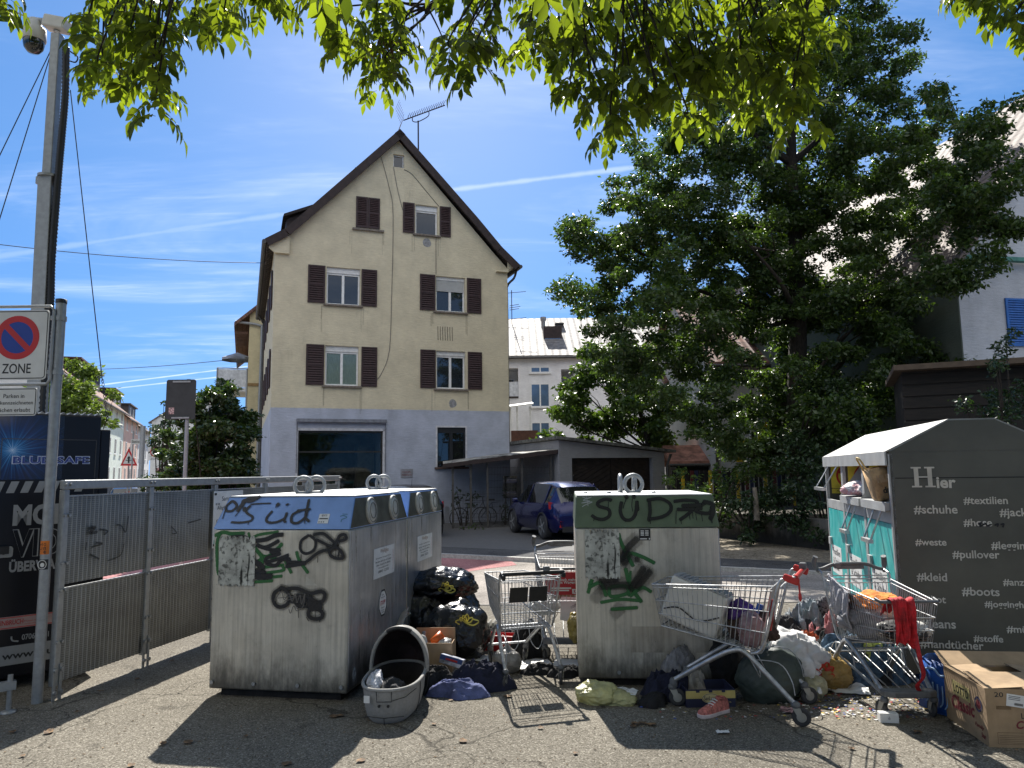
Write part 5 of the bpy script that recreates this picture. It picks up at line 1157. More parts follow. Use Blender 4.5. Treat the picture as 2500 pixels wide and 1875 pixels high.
    if tray:
        b = MB()
        for k in range(5):
            x = -.2+.4*k/4; b.tube([(x*1.1, .05, .30), (x, .3, .26), (x*.8, .86, .165)], .005, 5)
        for sx in (-1, 1): b.tube([(sx*.25, .0, .32), (sx*.235, .25, .29), (sx*.18, .88, .16)], .009, 6); b.tube(smooth_path([(sx*.235, .12, .31), (sx*.235, .14, .40), (sx*.21, .36, .38), (sx*.21, .42, .26)], 4), .006, 6)
        b.tube([(-.24, .06, .31), (.24, .06, .31)], .007, 6); b.tube([(-.235, .14, .40), (.235, .14, .40)], .006, 6); b.build('lower_tray', M_galv, t)
        b = MB(); P = [(-.205, .84), (-.20, .92), (-.13, .95), (.13, .95), (.20, .92), (.205, .84)]; b.prism(P, .165, .215, 'xy'); b.build('bumper', M_cartplastic, t, bevel=.012)
    else:
        for sx in (-1, 1): MB().lathe([(.02, .12), (.03, .13), (.03, .17), (.018, .19)], 12, (sx*.187, .87, .015)).build('bumper', M_cartplastic, t)
    if horns: MB().tube([(-.222, .93, .905), (-.218, 1.0, .892), (.218, 1.0, .892), (.222, .93, .905)], .0135, 8).build('front_rim', M_cartplastic, t)
    # handle
    if horns:
        hp = smooth_path([(-.29, -.05, 1.0), (-.24, -.055, 1.01), (-.14, -.06, 1.045), (0, -.06, 1.05), (.14, -.06, 1.045), (.24, -.055, 1.01), (.29, -.05, 1.0)], 4); h = MB().tube(hp, .016, 10).build('handle', grip, t)
        MB().obox((0, -.055, 1.02), (.24, .02, .035)).build('handle_badge', M_cartplastic, h, bevel=.004, seg=1)
        for sx in (-1, 1): MB().tube(smooth_path([(sx*.292, -.04, .98), (sx*.31, -.07, 1.02), (sx*.315, -.075, 1.07), (sx*.305, -.06, 1.115)], 4), [.012+.012*min(1, k/6) for k in range(13)], 10).build('end_horn', M_cartplastic, h)
    else:
        h = MB().tube([(-.29, -.05, 1.0), (.29, -.05, 1.0)], .018, 12).build('handle', grip, t)
        for sx in (-1, 1): MB().obox((sx*.285, -.02, .985), (.035, .11, .05), (R(18), 0, 0)).build('handle_end', grip, h, bevel=.01)
    lk = MB().obox((.12, -.055, 1.035), (.055, .05, .045)).build('coin_lock', M_cartplastic, h, bevel=.006, seg=1)
    for nm, x, y in (('r', -.262, 0), ('r', .262, 0), ('f', -.187, .88), ('f', .187, .88)):
        a = R(hash_angle(loc[0]*13.1+x*7+y*5)); w = thing('caster', (0, 0, 0)); w.parent = t; w.location = (x, y, 0); w.rotation_euler = (0, 0, a)
        b = MB(); b.lathe([(.012, .115), (.03, .125), (.032, .15), (.014, .165)], 14); b.build('swivel', M_cartplastic, w)
        b = MB()
        for sx in (-1, 1): b.hexa([(sx*.022-.002, -.055, .05), (sx*.022+.002, -.055, .05), (sx*.022+.002, -.02, .05), (sx*.022-.002, -.02, .05)], [(sx*.022-.002, -.03, .125), (sx*.022+.002, -.03, .125), (sx*.022+.002, .022, .125), (sx*.022-.002, .022, .125)])
        b.build('fork', M_hub, w)
        b = MB(); b.lathe([(.033, -.0135), (.05, -.014), (.06, -.012), (.0635, 0), (.06, .012), (.05, .014), (.033, .0135)], 24, (0, -.035, .0635), 'x'); b.build('tyre', M_tyre, w)
        b = MB(); b.lathe([(.006, -.016), (.022, -.015), (.030, -.0145), (.034, -.013), (.034, .013), (.030, .0145), (.022, .015), (.006, .016)], 20, (0, -.035, .0635), 'x'); b.build('rim', M_hub if not horns else M_cartplastic, w)
    return t
def hash_angle(k): return (math.sin(k*12.9898)*43758.5453 % 1)*70-35
p, q = at_z(1235, 1682), at_z(1370, 1667)
cartA = cart(((p.x+q.x)/2, (p.y+q.y)/2, 0), R(15.5), .86, 'empty wire shopping cart with black handle and two black seat flaps', M_black, panel='black')
cartB = cart((.475, 7.5, 0), R(176.6), .90, 'shopping cart with grey handle and red advertising plate, half behind the green-lidded bank', M_cartplastic, horns=True, tray=True)
p = at_z(1945, 1773); a_ = R(62.5)
cartD = cart((p.x+.262*.94*math.cos(a_), p.y+.262*.94*math.sin(a_), 0), a_, .94, 'shopping cart with red handle, loaded with a white appliance', M_cartred)
cartE = cart((2.63, 5.86, 0), R(178), .86, 'shopping cart piled with clothes and a red cloth, in front of the clothing banks', M_cartplastic, horns=True, tray=True)
for c_, nm in ((cartD, 'red'),):
    MB().hexa([(-.25, .135, .62), (-.25, .165, .62), (-.24, .165, .62), (-.24, .135, .62)], [(-.275, .09, .84), (-.275, .125, .84), (-.265, .125, .84), (-.265, .09, .84)]).build('red_trim', M_cartred, c_)
    b = MB()
    for x in (-.02, .02): b.tube([(-.22+x, -.06, .985), (-.22+x, -.065, .87)], .004, 5)
    b.lathe([(.004, -.03), (.012, -.01), (.01, .02), (.003, .03)], 8, (-.22, -.065, .86)); b.build('lock_chain', M_cartred, c_)
# advertising plate on the second cart
pl = MB().box(-.19, .995, .645, .17, 1.003, .86); adv = pl.build('advert_plate', mat('advert_red', (.42, .018, .022), .5, 0, .06, 3), cartB)
S = Matrix.Translation((0, 1.0035, 0)) @ Matrix.Rotation(math.pi, 4, 'Z')
for s_, x, z, w_ in (('Noch mehr', -.04, .775, .17), ('im Wagen!', -.04, .74, .17)): turn(text('lettering', s_, x, z, w_, None, M_label, adv, y=-.001, bold=.02), S)
b = MB(S); b.box(-.12, -.001, .70, .08, -.0005, .715); b.box(-.12, -.001, .68, .06, -.0005, .693); b.box(.09, -.001, .655, .14, -.0005, .70); b.build('advert_print', M_label, adv)
turn(text('lettering', 'K', .105, .662, .02, .03, M_redprint, adv, y=-.0015, bold=.03), S)
b = MB(S); b.tube(smooth_path([(-.05, -.001, .82), (-.03, -.001, .835), (.0, -.001, .84), (.02, -.001, .825), (.03, -.001, .845)], 4), .003, 4); b.build('advert_sketch', M_label, adv)

# ================================================================ SOFT THINGS
def cloth_mat(name, col, rough=.92, var=.2, scale=14, bump=.35, bscale=60, **k): return mat(name, col, rough, 0, var, scale, bump, bscale, **k)
def film(name, col, rough=.28, trans=0.0, spec=.6): return mat(name, col, rough, 0, .2, 6, .55, 26, spec=spec, trans=trans)
def lump(name, c, r, seed, material, label=None, cat=None, group=None, amp=.16, freq=3.2, ridge=.5, floor=0.0, sub=5, parent=None, knot=False, rz=0.0, lean=0.0):
    """a sack: crumpled closed skin, flattened where it stands"""
    bm = bmesh.new(); bmesh.ops.create_icosphere(bm, subdivisions=sub, radius=1)
    sd_ = Vector((seed*3.7, seed*1.9, seed*5.3)); rx, ry, rz_ = r; cs, sn = math.cos(rz), math.sin(rz); zlow = -c[2]+floor
    for v in bm.verts:
        d = v.co.normalized(); q = Vector((d.x*1.0, d.y, d.z))*freq
        n1 = noise.noise(q*.5+sd_); w = Vector((noise.noise(q*.8+sd_*2), noise.noise(q*.8+sd_*3), noise.noise(q*.8+sd_*4)))
        rd = 1-2*abs(noise.noise(q*.75+w*1.1+sd_)); rd2 = 1-2*abs(noise.noise(q*1.8+w*1.6+sd_*1.3)); rd3 = 1-2*abs(noise.noise(q*3.9+w*2.2+sd_*1.7))
        k = 1+amp*(1.0*n1+ridge*(.75*rd+.42*rd2+.2*rd3-.5))
        if knot and d.z > .55: k *= 1+.0*d.z; 
        p = Vector((d.x*rx*k, d.y*ry*k, d.z*rz_*k))
        if knot:
            f = max(0, (d.z-.72)/.28); p.x *= 1-.72*f; p.y *= 1-.72*f; p.z += rz_*.45*f*f
        p.x += lean*p.z
        p = Vector((p.x*cs-p.y*sn, p.x*sn+p.y*cs, p.z))
        if p.z < zlow: p.z = zlow+(p.z-zlow)*.02; p.x *= 1.06; p.y *= 1.06
        v.co = p
    me = bpy.data.meshes.new(name); bm.to_mesh(me); bm.free(); me.polygons.foreach_set('use_smooth', [True]*len(me.polygons)); me.materials.append(material)
    o = bpy.data.objects.new(name, me); C.objects.link(o); o.location = c
    if parent: o.parent = parent
    return tag(o, label, cat, group)
def garment(name, c, size, h, rz, seed, material, label=None, cat='garment', group=None, nr=26, na=72, folds=1.0, parent=None, tilt=(0, 0)):
    """a dropped piece of clothing: irregular outline, heaped and folded"""
    lx, ly = size; sd_ = Vector((seed*2.3, seed*4.1, seed*.7)); vs = []
    def bound(a): d = Vector((math.cos(a), math.sin(a), 0)); return 1+.42*noise.noise(d*1.3+sd_)+.16*noise.noise(d*4+sd_)
    def top(i, j):
        a = 2*math.pi*j/na; t = i/nr; rr = t*bound(a); x, y = rr*math.cos(a)*lx, rr*math.sin(a)*ly
        q = Vector((x*2.6+y*1.2, y*6.5-x*1.5, 0))/max(.35, min(lx, ly)*3)+sd_; w = Vector((noise.noise(q*1.2), noise.noise(q*1.2+Vector((9, 1, 4))), 0))
        f = 1-2*abs(noise.noise(q*1.0+w*1.3)); f2 = 1-2*abs(noise.noise(q*2.3+w*1.9)); f3 = 1-2*abs(noise.noise(q*4.9+w*2.2))
        z = h*((1-t**2.6)**.8*(.52+.30*noise.noise(q*.55+sd_))+ (1-t**5)*folds*(.34*f+.13*f2+.03*f3)); z = max(z, .004)*(1 if t < 1 else 0)+ .002
        return Vector((x+w.x*.03*t, y+w.y*.03*t, z+tilt[0]*x+tilt[1]*y))
    vs.append(top(0, 0)); vs += [top(i, j) for i in range(1, nr+1) for j in range(na)]
    fs = [(0, 1+j, 1+(j+1) % na) for j in range(na)]+[(1+(i-1)*na+j, 1+i*na+j, 1+i*na+(j+1) % na, 1+(i-1)*na+(j+1) % na) for i in range(1, nr) for j in range(na)]
    o = MB().add(vs, fs, True).build(name, material, parent, fixn=True); o.location = c; o.rotation_euler = (0, 0, rz); return tag(o, label, cat, group)
def drape(name, path, width, seed, material, label=None, cat='cloth', n=28, m=34, wave=.02, taper=1.0, parent=None, group=None, edge=.02, wdir=None):
    """cloth hanging over something: follows a path, spread along wdir"""
    P = smooth_path(path, max(2, m//(len(path)-1))); m = len(P)-1; wd = Vector(wdir).normalized(); vs = []; sd_ = seed*3.1
    for i, p in enumerate(P):
        d = (P[min(i+1, m)]-P[max(i-1, 0)]).normalized(); nr_ = d.cross(wd).normalized(); t = i/m; w = width*(1+(taper-1)*t)
        for j in range(n+1):
            u = j/n-.5; q = Vector((u*5, t*1.6, sd_)); f = 1-2*abs(noise.noise(q*1.1+Vector((0, noise.noise(q*.7), 0)))); f2 = noise.noise(q*2.7)
            amp = wave*(.35+.9*abs(t-.35)*1.5); o = edge*noise.noise(Vector((u*4, sd_, (1 if t > .5 else 0)*7)))*(1 if i in (0, m) else 0)
            vs.append(p+wd*u*w+nr_*(f*amp+f2*amp*.5)+d*o*3)
    fs = [(i*(n+1)+j, i*(n+1)+j+1, (i+1)*(n+1)+j+1, (i+1)*(n+1)+j) for i in range(m) for j in range(n)]
    o = MB().add(vs, fs, True).build(name, material, parent, fixn=False); md = o.modifiers.new('thick', 'SOLIDIFY'); md.thickness = .003; return tag(o, label, cat, group)
M_bag = film('black_bin_liner', (.006, .007, .008), .24)
M_bag2 = film('grey_black_film', (.02, .022, .021), .22)
GB = 'black bin bags beside the bottle bank'
def gp(px, py): return on_ground(px, py)
# black bin bags
lump('bin_bag', (-.87, 7.32, .27), (.30, .30, .33), 3, M_bag, 'black bin bag leaning on the steel bottle bank, under the topmost one', 'bin bag', GB)
lump('bin_bag', (-.60, 7.50, .22), (.27, .25, .30), 11, M_bag, 'black bin bag at the back of the heap, mostly hidden', 'bin bag', GB)
tb_ = lump('bin_bag', (-.70, 7.28, .585), (.32, .24, .155), 5, M_bag, 'topmost black bin bag with a yellow ribbon tie', 'bin bag', GB, floor=.4, amp=.2)
fb_ = lump('bin_bag', (-.53, 6.90, .21), (.29, .25, .27), 8, M_bag, 'big black bin bag in front with a yellow tie, behind the cardboard box', 'bin bag', GB, amp=.2)
lump('bin_bag', (-.90, 6.38, .10), (.12, .12, .15), 14, M_bag2, 'small shiny grey-black bag beside the carrycot hood', 'bin bag', GB)
M_tie = mat('yellow_ribbon', (.62, .55, .12), .6, 0, .1, 20)
def ribbon(parent, c, k=6, s=.07, material=M_tie, seed=1):
    b = MB(); rnd = random.Random(seed); c = Vector(c)
    for i in range(k):
        a = rnd.uniform(-1.6, 1.6)+math.pi*(i % 2)*0; d = Vector((math.sin(a), -.35, math.cos(a))); e = Vector((d.z, 0, -d.x)); l = s*rnd.uniform(.6, 1.2)
        P = smooth_path([c, c+d*l*.5+e*l*.25, c+d*l+e*l*.05, c+d*l*.55-e*l*.2], 4)
        vs = []
        for p in P: vs += [p+e*.006+Vector((0, -.004, 0)), p-e*.006+Vector((0, .004, 0))]
        b.add(vs, [(2*j, 2*j+1, 2*j+3, 2*j+2) for j in range(len(P)-1)], True)
    return b.build('ribbon', material, parent, fixn=False)
ribbon(tb_, (.05, -.25, -.02), 7, .09, seed=2); ribbon(fb_, (.10, -.24, .13), 6, .11, seed=4)
# plastic basket grid leaning on the side sheet
gA = at_z(998, 1590); lb_t = thing('plastic_grid', (-1.02, 6.62, 0), R(-4), 'white slatted plastic laundry basket leaning on the bottle bank', 'basket')
b = MB()
for k in range(11): b.obox((0, -.16+.032*k, .28+.013*k), (.16, .010, .012), (0, R(-38), 0))
for y in (-.17, .19): b.obox((.0, y, .29+(.012*11 if y > 0 else 0)*.5), (.17, .014, .02), (0, R(-38), 0))
b.build('slats', mat('dull_white_plastic', (.5, .5, .48), .5), lb_t); MB().obox((.06, 0, .12), (.03, .40, .24), (0, R(-12), 0)).build('side_wall', mat('dull_white_plastic', (.5, .5, .48), .5), lb_t)

def carton(name, c, rz, size, label, material, cat='cardboard box', th=.005, flaps=(), tilt=0):
    t = thing(name, c, rz, label, cat, rot=(tilt, 0, rz)); lx, ly, lz = size; b = MB()
    b.box(0, 0, 0, lx, ly, th); b.box(0, 0, th, lx, th, lz); b.box(0, ly-th, th, lx, ly, lz); b.box(0, th, th, th, ly-th, lz); b.box(lx-th, th, th, lx, ly-th, lz)
    b.build('box_body', material, t)
    for sd_, ang, dep in flaps:
        f = MB()
        if sd_ == 'front': M = Matrix.Translation((0, 0, lz+.001)) @ Matrix.Rotation(R(ang), 4, 'X'); f = MB(M).box(.003, -dep, 0, lx-.003, 0, th*.7)
        if sd_ == 'back': M = Matrix.Translation((0, ly, lz+.001)) @ Matrix.Rotation(R(-ang), 4, 'X'); f = MB(M).box(.003, 0, 0, lx-.003, dep, th*.7)
        if sd_ == 'left': M = Matrix.Translation((0, 0, lz+.001)) @ Matrix.Rotation(R(-ang), 4, 'Y'); f = MB(M).box(-dep, .003, 0, 0, ly-.003, th*.7)
        if sd_ == 'right': M = Matrix.Translation((lx, 0, lz+.001)) @ Matrix.Rotation(R(ang), 4, 'Y'); f = MB(M).box(0, .003, 0, dep, ly-.003, th*.7)
        f.build('flap', material, t)
    return t
M_card = mat('brown_cardboard', (.42, .30, .19), .85, 0, .08, 9, .06, 30); M_card2 = mat('tan_cardboard', (.36, .25, .145), .85, 0, .1, 7, .06, 30)
bx = at_z(1104, 1642); cb = carton('cardboard_box', (bx.x-.345, bx.y+.02, 0), R(-3), (.345, .24, .235), 'open brown cardboard box of bottles and an orange cup, in front of the bin bags', M_card, flaps=(('back', -95, .08),))
bt = thing('plastic_bottle', (bx.x-.25, bx.y+.12, .10), 0, 'white plastic bottle sticking out of the brown cardboard box', 'bottle'); MB().lathe([(.03, 0), (.035, .01), (.035, .12), (.015, .16), (.015, .18)], 16).build('bottle_body', M_wh, bt); MB().lathe([(.018, .18), (.018, .205), (.01, .21)], 12).build('bottle_cap', mat('grey_cap', (.2, .2, .22), .5), bt)
cu = MB().lathe([(.0, 0), (.032, .0), (.045, .11), (.042, .11), (.03, .01)], 20, caps=False).build('paper_cup', mat('orange_plastic', (.75, .14, .02), .4, 0, .15, 9)); cu.location = (bx.x-.18, bx.y+.10, .22); cu.rotation_euler = (R(20), R(55), R(30)); tag(cu, 'orange cup lying on top of the brown cardboard box', 'cup')
tp = MB().lathe([(.02, 0), (.05, 0), (.05, .08), (.02, .08), (.02, 0)], 24, caps=False).build('tape_roll', M_wh); tp.location = (bx.x-.27, bx.y+.06, .235); tp.rotation_euler = (R(70), 0, R(10)); tag(tp, 'white paper roll on the edge of the brown cardboard box', 'paper roll')
lump('crumpled_film', (bx.x-.07, bx.y+.1, .215), (.06, .06, .045), 23, film('clear_white_film', (.65, .67, .66), .25, .3), 'crumpled white film inside the right end of the brown cardboard box', 'plastic film', amp=.3, sub=4, floor=.17)
lump('crumpled_film', (bx.x-.36, bx.y-.03, .10), (.09, .05, .13), 25, film('green_grey_film', (.16, .19, .18), .2, .25), 'grey-green plastic film draped in front of the brown cardboard box', 'plastic film', amp=.3, ridge=.8, lean=-.35)
# red crate, egg tray and bits
rp_ = at_z(1166, 1588); rc = thing('red_crate', (rp_.x, rp_.y, 0), R(-17), 'open red plastic drawer lying behind the black-handled cart', 'crate')
b = MB(); lx, ly, lz = .34, .20, .135
b.box(0, 0, 0, lx, ly, .006); b.box(0, 0, .006, lx, .01, lz); b.box(0, ly-.01, .006, lx, ly, lz); b.box(0, .01, .006, .01, ly-.01, lz*1.0); b.box(lx-.01, .01, .006, lx, ly-.01, lz); b.build('crate_body', mat('crate_red', (.42, .012, .015), .35, 0, .1, 4), rc, bevel=.003, seg=1)
MB().box(-.002, -.004, lz, lx+.002, .012, lz+.008).build('crate_rim', mat('crate_rim_pale', (.6, .35, .33), .5), rc)
et = thing('egg_tray', (-.36, 7.95, .0), R(-6), 'grey-white moulded egg tray behind the red drawer', 'egg tray'); b = MB()
b.box(0, 0, 0, .46, .22, .035)
for i in range(9):
    for j in range(4): b.hexa([(.01+i*.05, .01+j*.052, .036), (.048+i*.05, .01+j*.052, .036), (.048+i*.05, .05+j*.052, .036), (.01+i*.05, .05+j*.052, .036)], [(.018+i*.05, .018+j*.052, .085), (.04+i*.05, .018+j*.052, .085), (.04+i*.05, .042+j*.052, .085), (.018+i*.05, .042+j*.052, .085)])
b.build('tray', mat('moulded_pulp', (.5, .48, .43), .9, 0, .15, 9), et, bevel=.004, seg=1)
garment('rag', (-.20, 7.72, 0), (.2, .12), .11, .3, 31, cloth_mat('black_cloth', (.012, .012, .013)), 'black rag between the egg tray and the red drawer', 'rag')
def sheet_of_paper(px, py, w, l, rz, label, material=None, curl=.02, seed=1, z=.012):
    c = gp(px, py); n = 10; vs = [(w*(i/n-.5), l*(j/n-.5), z+curl*abs(noise.noise(Vector((i*.35, j*.35, seed))))) for j in range(n+1) for i in range(n+1)]
    o = MB().add(vs, [(j*(n+1)+i, j*(n+1)+i+1, (j+1)*(n+1)+i+1, (j+1)*(n+1)+i) for j in range(n) for i in range(n)], True).build('sheet_of_paper', material or M_label, fixn=False); o.location = c; o.rotation_euler = (0, 0, rz); return tag(o, label, 'paper', None)
sheet_of_paper(1180, 1611, .30, .20, R(-15), 'white sheet of paper on sunlit asphalt left of the black-handled cart', seed=2)
sheet_of_paper(1135, 1600, .2, .15, R(20), 'creased pale paper under the big front bin bag', seed=3)
# shoes: brown pair under the bags
def shoe(name, c, rz, label, upper, sole, s=1.0, tilt=0.0):
    t = thing(name, c, rz, label, 'shoe', rot=(tilt, 0, rz)); t.scale = (s, s, s)
    prof = [(-.115, .030, .075), (-.10, .036, .085), (-.05, .036, .08), (0, .036, .072), (.05, .044, .055), (.10, .044, .042), (.14, .034, .03), (.155, .016, .02)]
    vs, n = [], 14
    for y, w, h in prof:
        for k in range(n+1):
            a = math.pi*k/n; vs.append((w*math.cos(a), y, .022+h*math.sin(a)**.8))
    fs = [(i*(n+1)+j, i*(n+1)+j+1, (i+1)*(n+1)+j+1, (i+1)*(n+1)+j) for i in range(len(prof)-1) for j in range(n)]+[tuple(range(n+1)), tuple(range(len(vs)-1, len(vs)-n-2, -1))]
    MB().add(vs, fs, True).build('upper', upper, t)
    P = [(x*1.1, y*1.03) for y, x, _ in prof]+[(-x*1.1, y*1.03) for y, x, _ in prof[::-1]]; MB().prism(P, 0, .026, 'xy').build('sole', sole, t, bevel=.005)
    b = MB()
    for k in range(5): b.tube([(-.025, .0+.02*k, .098-.011*k), (0, .004+.02*k, .104-.011*k), (.025, .0+.02*k, .098-.011*k)], .004, 5)
    b.build('laces', M_label, t); MB().lathe([(.033, 0), (.035, .012), (.026, .014), (.02, -.02)], 16, (0, -.06, .098)).build('collar', upper, t)
    return t
shoe('shoe', (gp(1128, 1612).x, gp(1128, 1612).y, 0), R(-70), 'brown leather shoe lying at the foot of the front bin bag', mat('brown_leather', (.16, .08, .035), .5, 0, .2, 12), M_black)
# navy clothes in front
M_navy = cloth_mat('navy_cloth', (.010, .012, .032)); M_navy2 = cloth_mat('faded_blue_cloth', (.10, .12, .26)); M_blk = cloth_mat('black_cloth', (.012, .012, .013)); M_grycl = cloth_mat('grey_cloth', (.22, .22, .23))
g = gp(1060, 1688); garment('black_jacket', (g.x, g.y+.05, 0), (.20, .17), .17, .2, 4, M_blk, 'crumpled black jacket with pale piping, beside the carrycot')
g = gp(1098, 1694); garment('blue_shirt', (g.x+.05, g.y, 0), (.25, .15), .11, -.1, 9, M_navy2, 'faded blue shirt lying between the black jacket and the navy trousers')
g = gp(1172, 1688); garment('navy_trousers', (g.x, g.y+.07, 0), (.27, .14), .20, .1, 6, M_navy, 'heap of dark navy trousers beside the wheel of the black-handled cart')
pk = at_z(1070, 1656); sb = thing('snack_box', (pk.x, pk.y+.02, .12), 0, 'small blue and white printed carton lying on the dark clothes', 'carton', rot=(R(-12), R(14), R(-10)))
MB().box(0, 0, 0, .19, .12, .07).build('carton_body', mat('pale_print_carton', (.42, .45, .55), .5, 0, .5, 9), sb, bevel=.003, seg=1); MB().box(.0, -.002, .03, .19, -.0005, .068).build('blue_band', mat('blue_band', (.03, .07, .25), .5), sb); b = MB().box(.05, -.0035, .035, .15, -.0025, .05).build('red_wordmark', M_signred, sb)
lump('carrier_bag', (at_z(1238, 1650).x, at_z(1238, 1650).y+.12, .09), (.12, .10, .10), 17, film('pale_grey_film', (.30, .285, .26), .4, .15), 'pale grey carrier bag sitting under the black-handled cart', 'carrier bag', amp=.2, knot=True)
# things behind cart A / in front of cart B
for i, (px, py, sx, sy, h, mm, lab) in enumerate(((1290, 1600, .16, .12, .30, M_blk, 'black coat bundled behind the black-handled cart'), (1320, 1640, .16, .10, .07, M_blk, 'flat black scarf on the ground between the two wire carts'), (1385, 1648, .17, .10, .08, M_blk, 'black trousers at the left foot of the green-lidded bank'))):
    g = gp(px, py); garment(('coat', 'scarf', 'trousers')[i], (g.x, g.y, 0), (sx, sy), h, .2*i, 41+i, mm, lab)
sheet_of_paper(1300, 1625, .32, .3, R(10), 'big white paper under the two wire carts', seed=5, curl=.015); sheet_of_paper(1395, 1622, .3, .25, R(-8), 'white paper beside the lower left corner of the green-lidded bank', seed=6, curl=.015)
gb = gp(1385, 1560)
carton('cardboard_box', (.33, 7.0, .48), R(-6), (.36, .26, .10), 'flat brown cardboard box on top of the things in the grey-handled cart', M_card2, flaps=(('front', 12, .1),))
wb = carton('white_carton', (.40, 6.75, .34), R(-20), (.28, .2, .2), 'white printed carton inside the grey-handled cart', M_label, tilt=R(-14)); text('lettering', 'comfort', .1, .1, .12, .03, mat('grey_print', (.15, .2, .25), .6), wb, y=-.002, rot=.5)
lump('crumpled_film', (.28, 6.9, .44), (.14, .12, .08), 28, film('clear_white_film', (.65, .67, .66), .25, .3), 'clump of clear plastic film inside the grey-handled cart', 'plastic film', amp=.3, floor=.36)
lump('yellow_bag', (.55, 6.62, .30), (.09, .08, .13), 29, film('dull_yellow_film', (.35, .27, .06), .35), 'dull yellow bag beside the white carton in the grey-handled cart', 'bag', amp=.25)

# ---- carrycot
M_felt = cloth_mat('heather_grey_felt', (.27, .265, .25), .95, .06, 60, .15, 120); M_lining = cloth_mat('dark_lining', (.022, .019, .019), .95, .2, 5); M_seam = mat('seam_thread', (.03, .03, .032), .8)
bc = at_z(930, 1771); cot = thing('carrycot', (bc.x+.035, bc.y+.33, 0), R(-2), 'grey felt pram carrycot with raised hood, standing in front of the blue-lidded bottle bank', 'carrycot')
def oval(y0, y1, w, z, n=40, e=2.6):
    cy, hy = (y0+y1)/2, (y1-y0)/2; P = []
    for k in range(n):
        a = 2*math.pi*k/n; c_, s_ = math.cos(a), math.sin(a); P.append(Vector((w*math.copysign(abs(c_)**(2/e), c_), cy+hy*math.copysign(abs(s_)**(2/e), s_), z)))
    return P
rings = [oval(-.30, .36, .145, .0), oval(-.33, .40, .172, .03), oval(-.345, .42, .188, .10), oval(-.355, .43, .197, .19), oval(-.352, .428, .20, .225)]
inn = [oval(-.335, .41, .185, .222), oval(-.32, .40, .165, .12), oval(-.30, .38, .15, .07)]
n = 40
def loft(b, rs, cap0=False, cap1=False):
    k = len(b.v); vs = [p for r in rs for p in r]; m = len(rs[0]); fs = [(i*m+j, i*m+(j+1) % m, (i+1)*m+(j+1) % m, (i+1)*m+j) for i in range(len(rs)-1) for j in range(m)]
    b.add(vs, fs, True)
    if cap0: b.add(rs[0], [tuple(range(m-1, -1, -1))])
    if cap1: b.add(rs[-1], [tuple(range(m))])
    return b
loft(MB(), rings, True).build('tub', M_felt, cot); loft(MB(), inn, False, True).build('lining', M_lining, cot)
b = MB(); top = oval(-.352, .428, .20, .226); b.tube(top, .012, 8, closed=True); b.build('rim', mat('rim_piping', (.30, .295, .28), .8), cot)
b = MB()
for y in (-.10, .28):
    for sx in (-1, 1): b.tube([(sx*.202, y, .22), (sx*.199, y, .15), (sx*.19, y, .08), (sx*.17, y, .02)], .003, 4)
b.tube([(-.13, -.338, .06), (0, -.352, .05), (.13, -.338, .06)], .0025, 4); b.tube([(0, -.352, .05), (0, -.33, .0)], .0025, 4); b.tube([(-.05, -.357, .22), (-.05, -.356, .155), (.05, -.356, .155), (.05, -.357, .22)], .0025, 4); b.tube([(.05, -.356, .16), (.14, -.33, .18), (.19, -.2, .2)], .0025, 4); b.build('seams', M_seam, cot)
b = MB()
for x in (-.03, .03): b.lathe([(.010, -.366), (.008, -.355)], 12, (x, 0, .13), 'y')
b.build('snaps', M_black, cot); MB().obox((-.115, -.352, .17), (.04, .006, .045), (0, 0, R(-10))).build('care_label', M_label, cot)
# hood: arched canopy over the far half
hr = []
for k in range(6):
    t_ = k/5; y = .17+.33*t_; sc = [1.0, 1.01, .99, .92, .76, .42][k]; P = []
    for j in range(29):
        a = math.pi*j/28; P.append(Vector((.205*sc*math.cos(a), y, .215+(.305*sc)*math.sin(a)**.85)))
    hr.append(P)
def sheetloft(b, rs, flip=False):
    m = len(rs[0]); vs = [p for r in rs for p in r]; fs = [(i*m+j, i*m+j+1, (i+1)*m+j+1, (i+1)*m+j) for i in range(len(rs)-1) for j in range(m-1)]; b.add(vs, fs, True); return b
ho = sheetloft(MB(), hr).build('hood', M_felt, cot, fixn=False)
inr = [[Vector((p.x*.955, p.y-.014, .215+(p.z-.215)*.955)) for p in r] for r in hr]; b = sheetloft(MB(), inr); b.add(inr[-1], [tuple(range(29))]); b.build('hood_lining', cloth_mat('dark_brown_lining', (.03, .018, .016), .95, .25, 9), cot, fixn=False)
b = MB(); b.tube(hr[0], .014, 8); b.build('hood_rim', M_felt, ho); b = MB(); b.tube([Vector((p.x*1.01, p.y-.004, p.z*1.005)) for p in hr[0][10:19]], .0165, 8); b.build('carry_grip', M_black, ho)
garment('baby_cushion', (cot.location.x-.005, cot.location.y-.12, .13), (.13, .14), .11, .4, 51, cloth_mat('dark_grey_quilt', (.045, .045, .048)), 'dark grey padded insert lying inside the carrycot', 'cushion')
lump('white_cloth', (cot.location.x-.12, cot.location.y-.10, .19), (.055, .12, .09), 52, cloth_mat('white_cloth', (.62, .62, .65)), 'white cloth tucked into the left side of the carrycot', 'cloth', amp=.3, floor=.12)

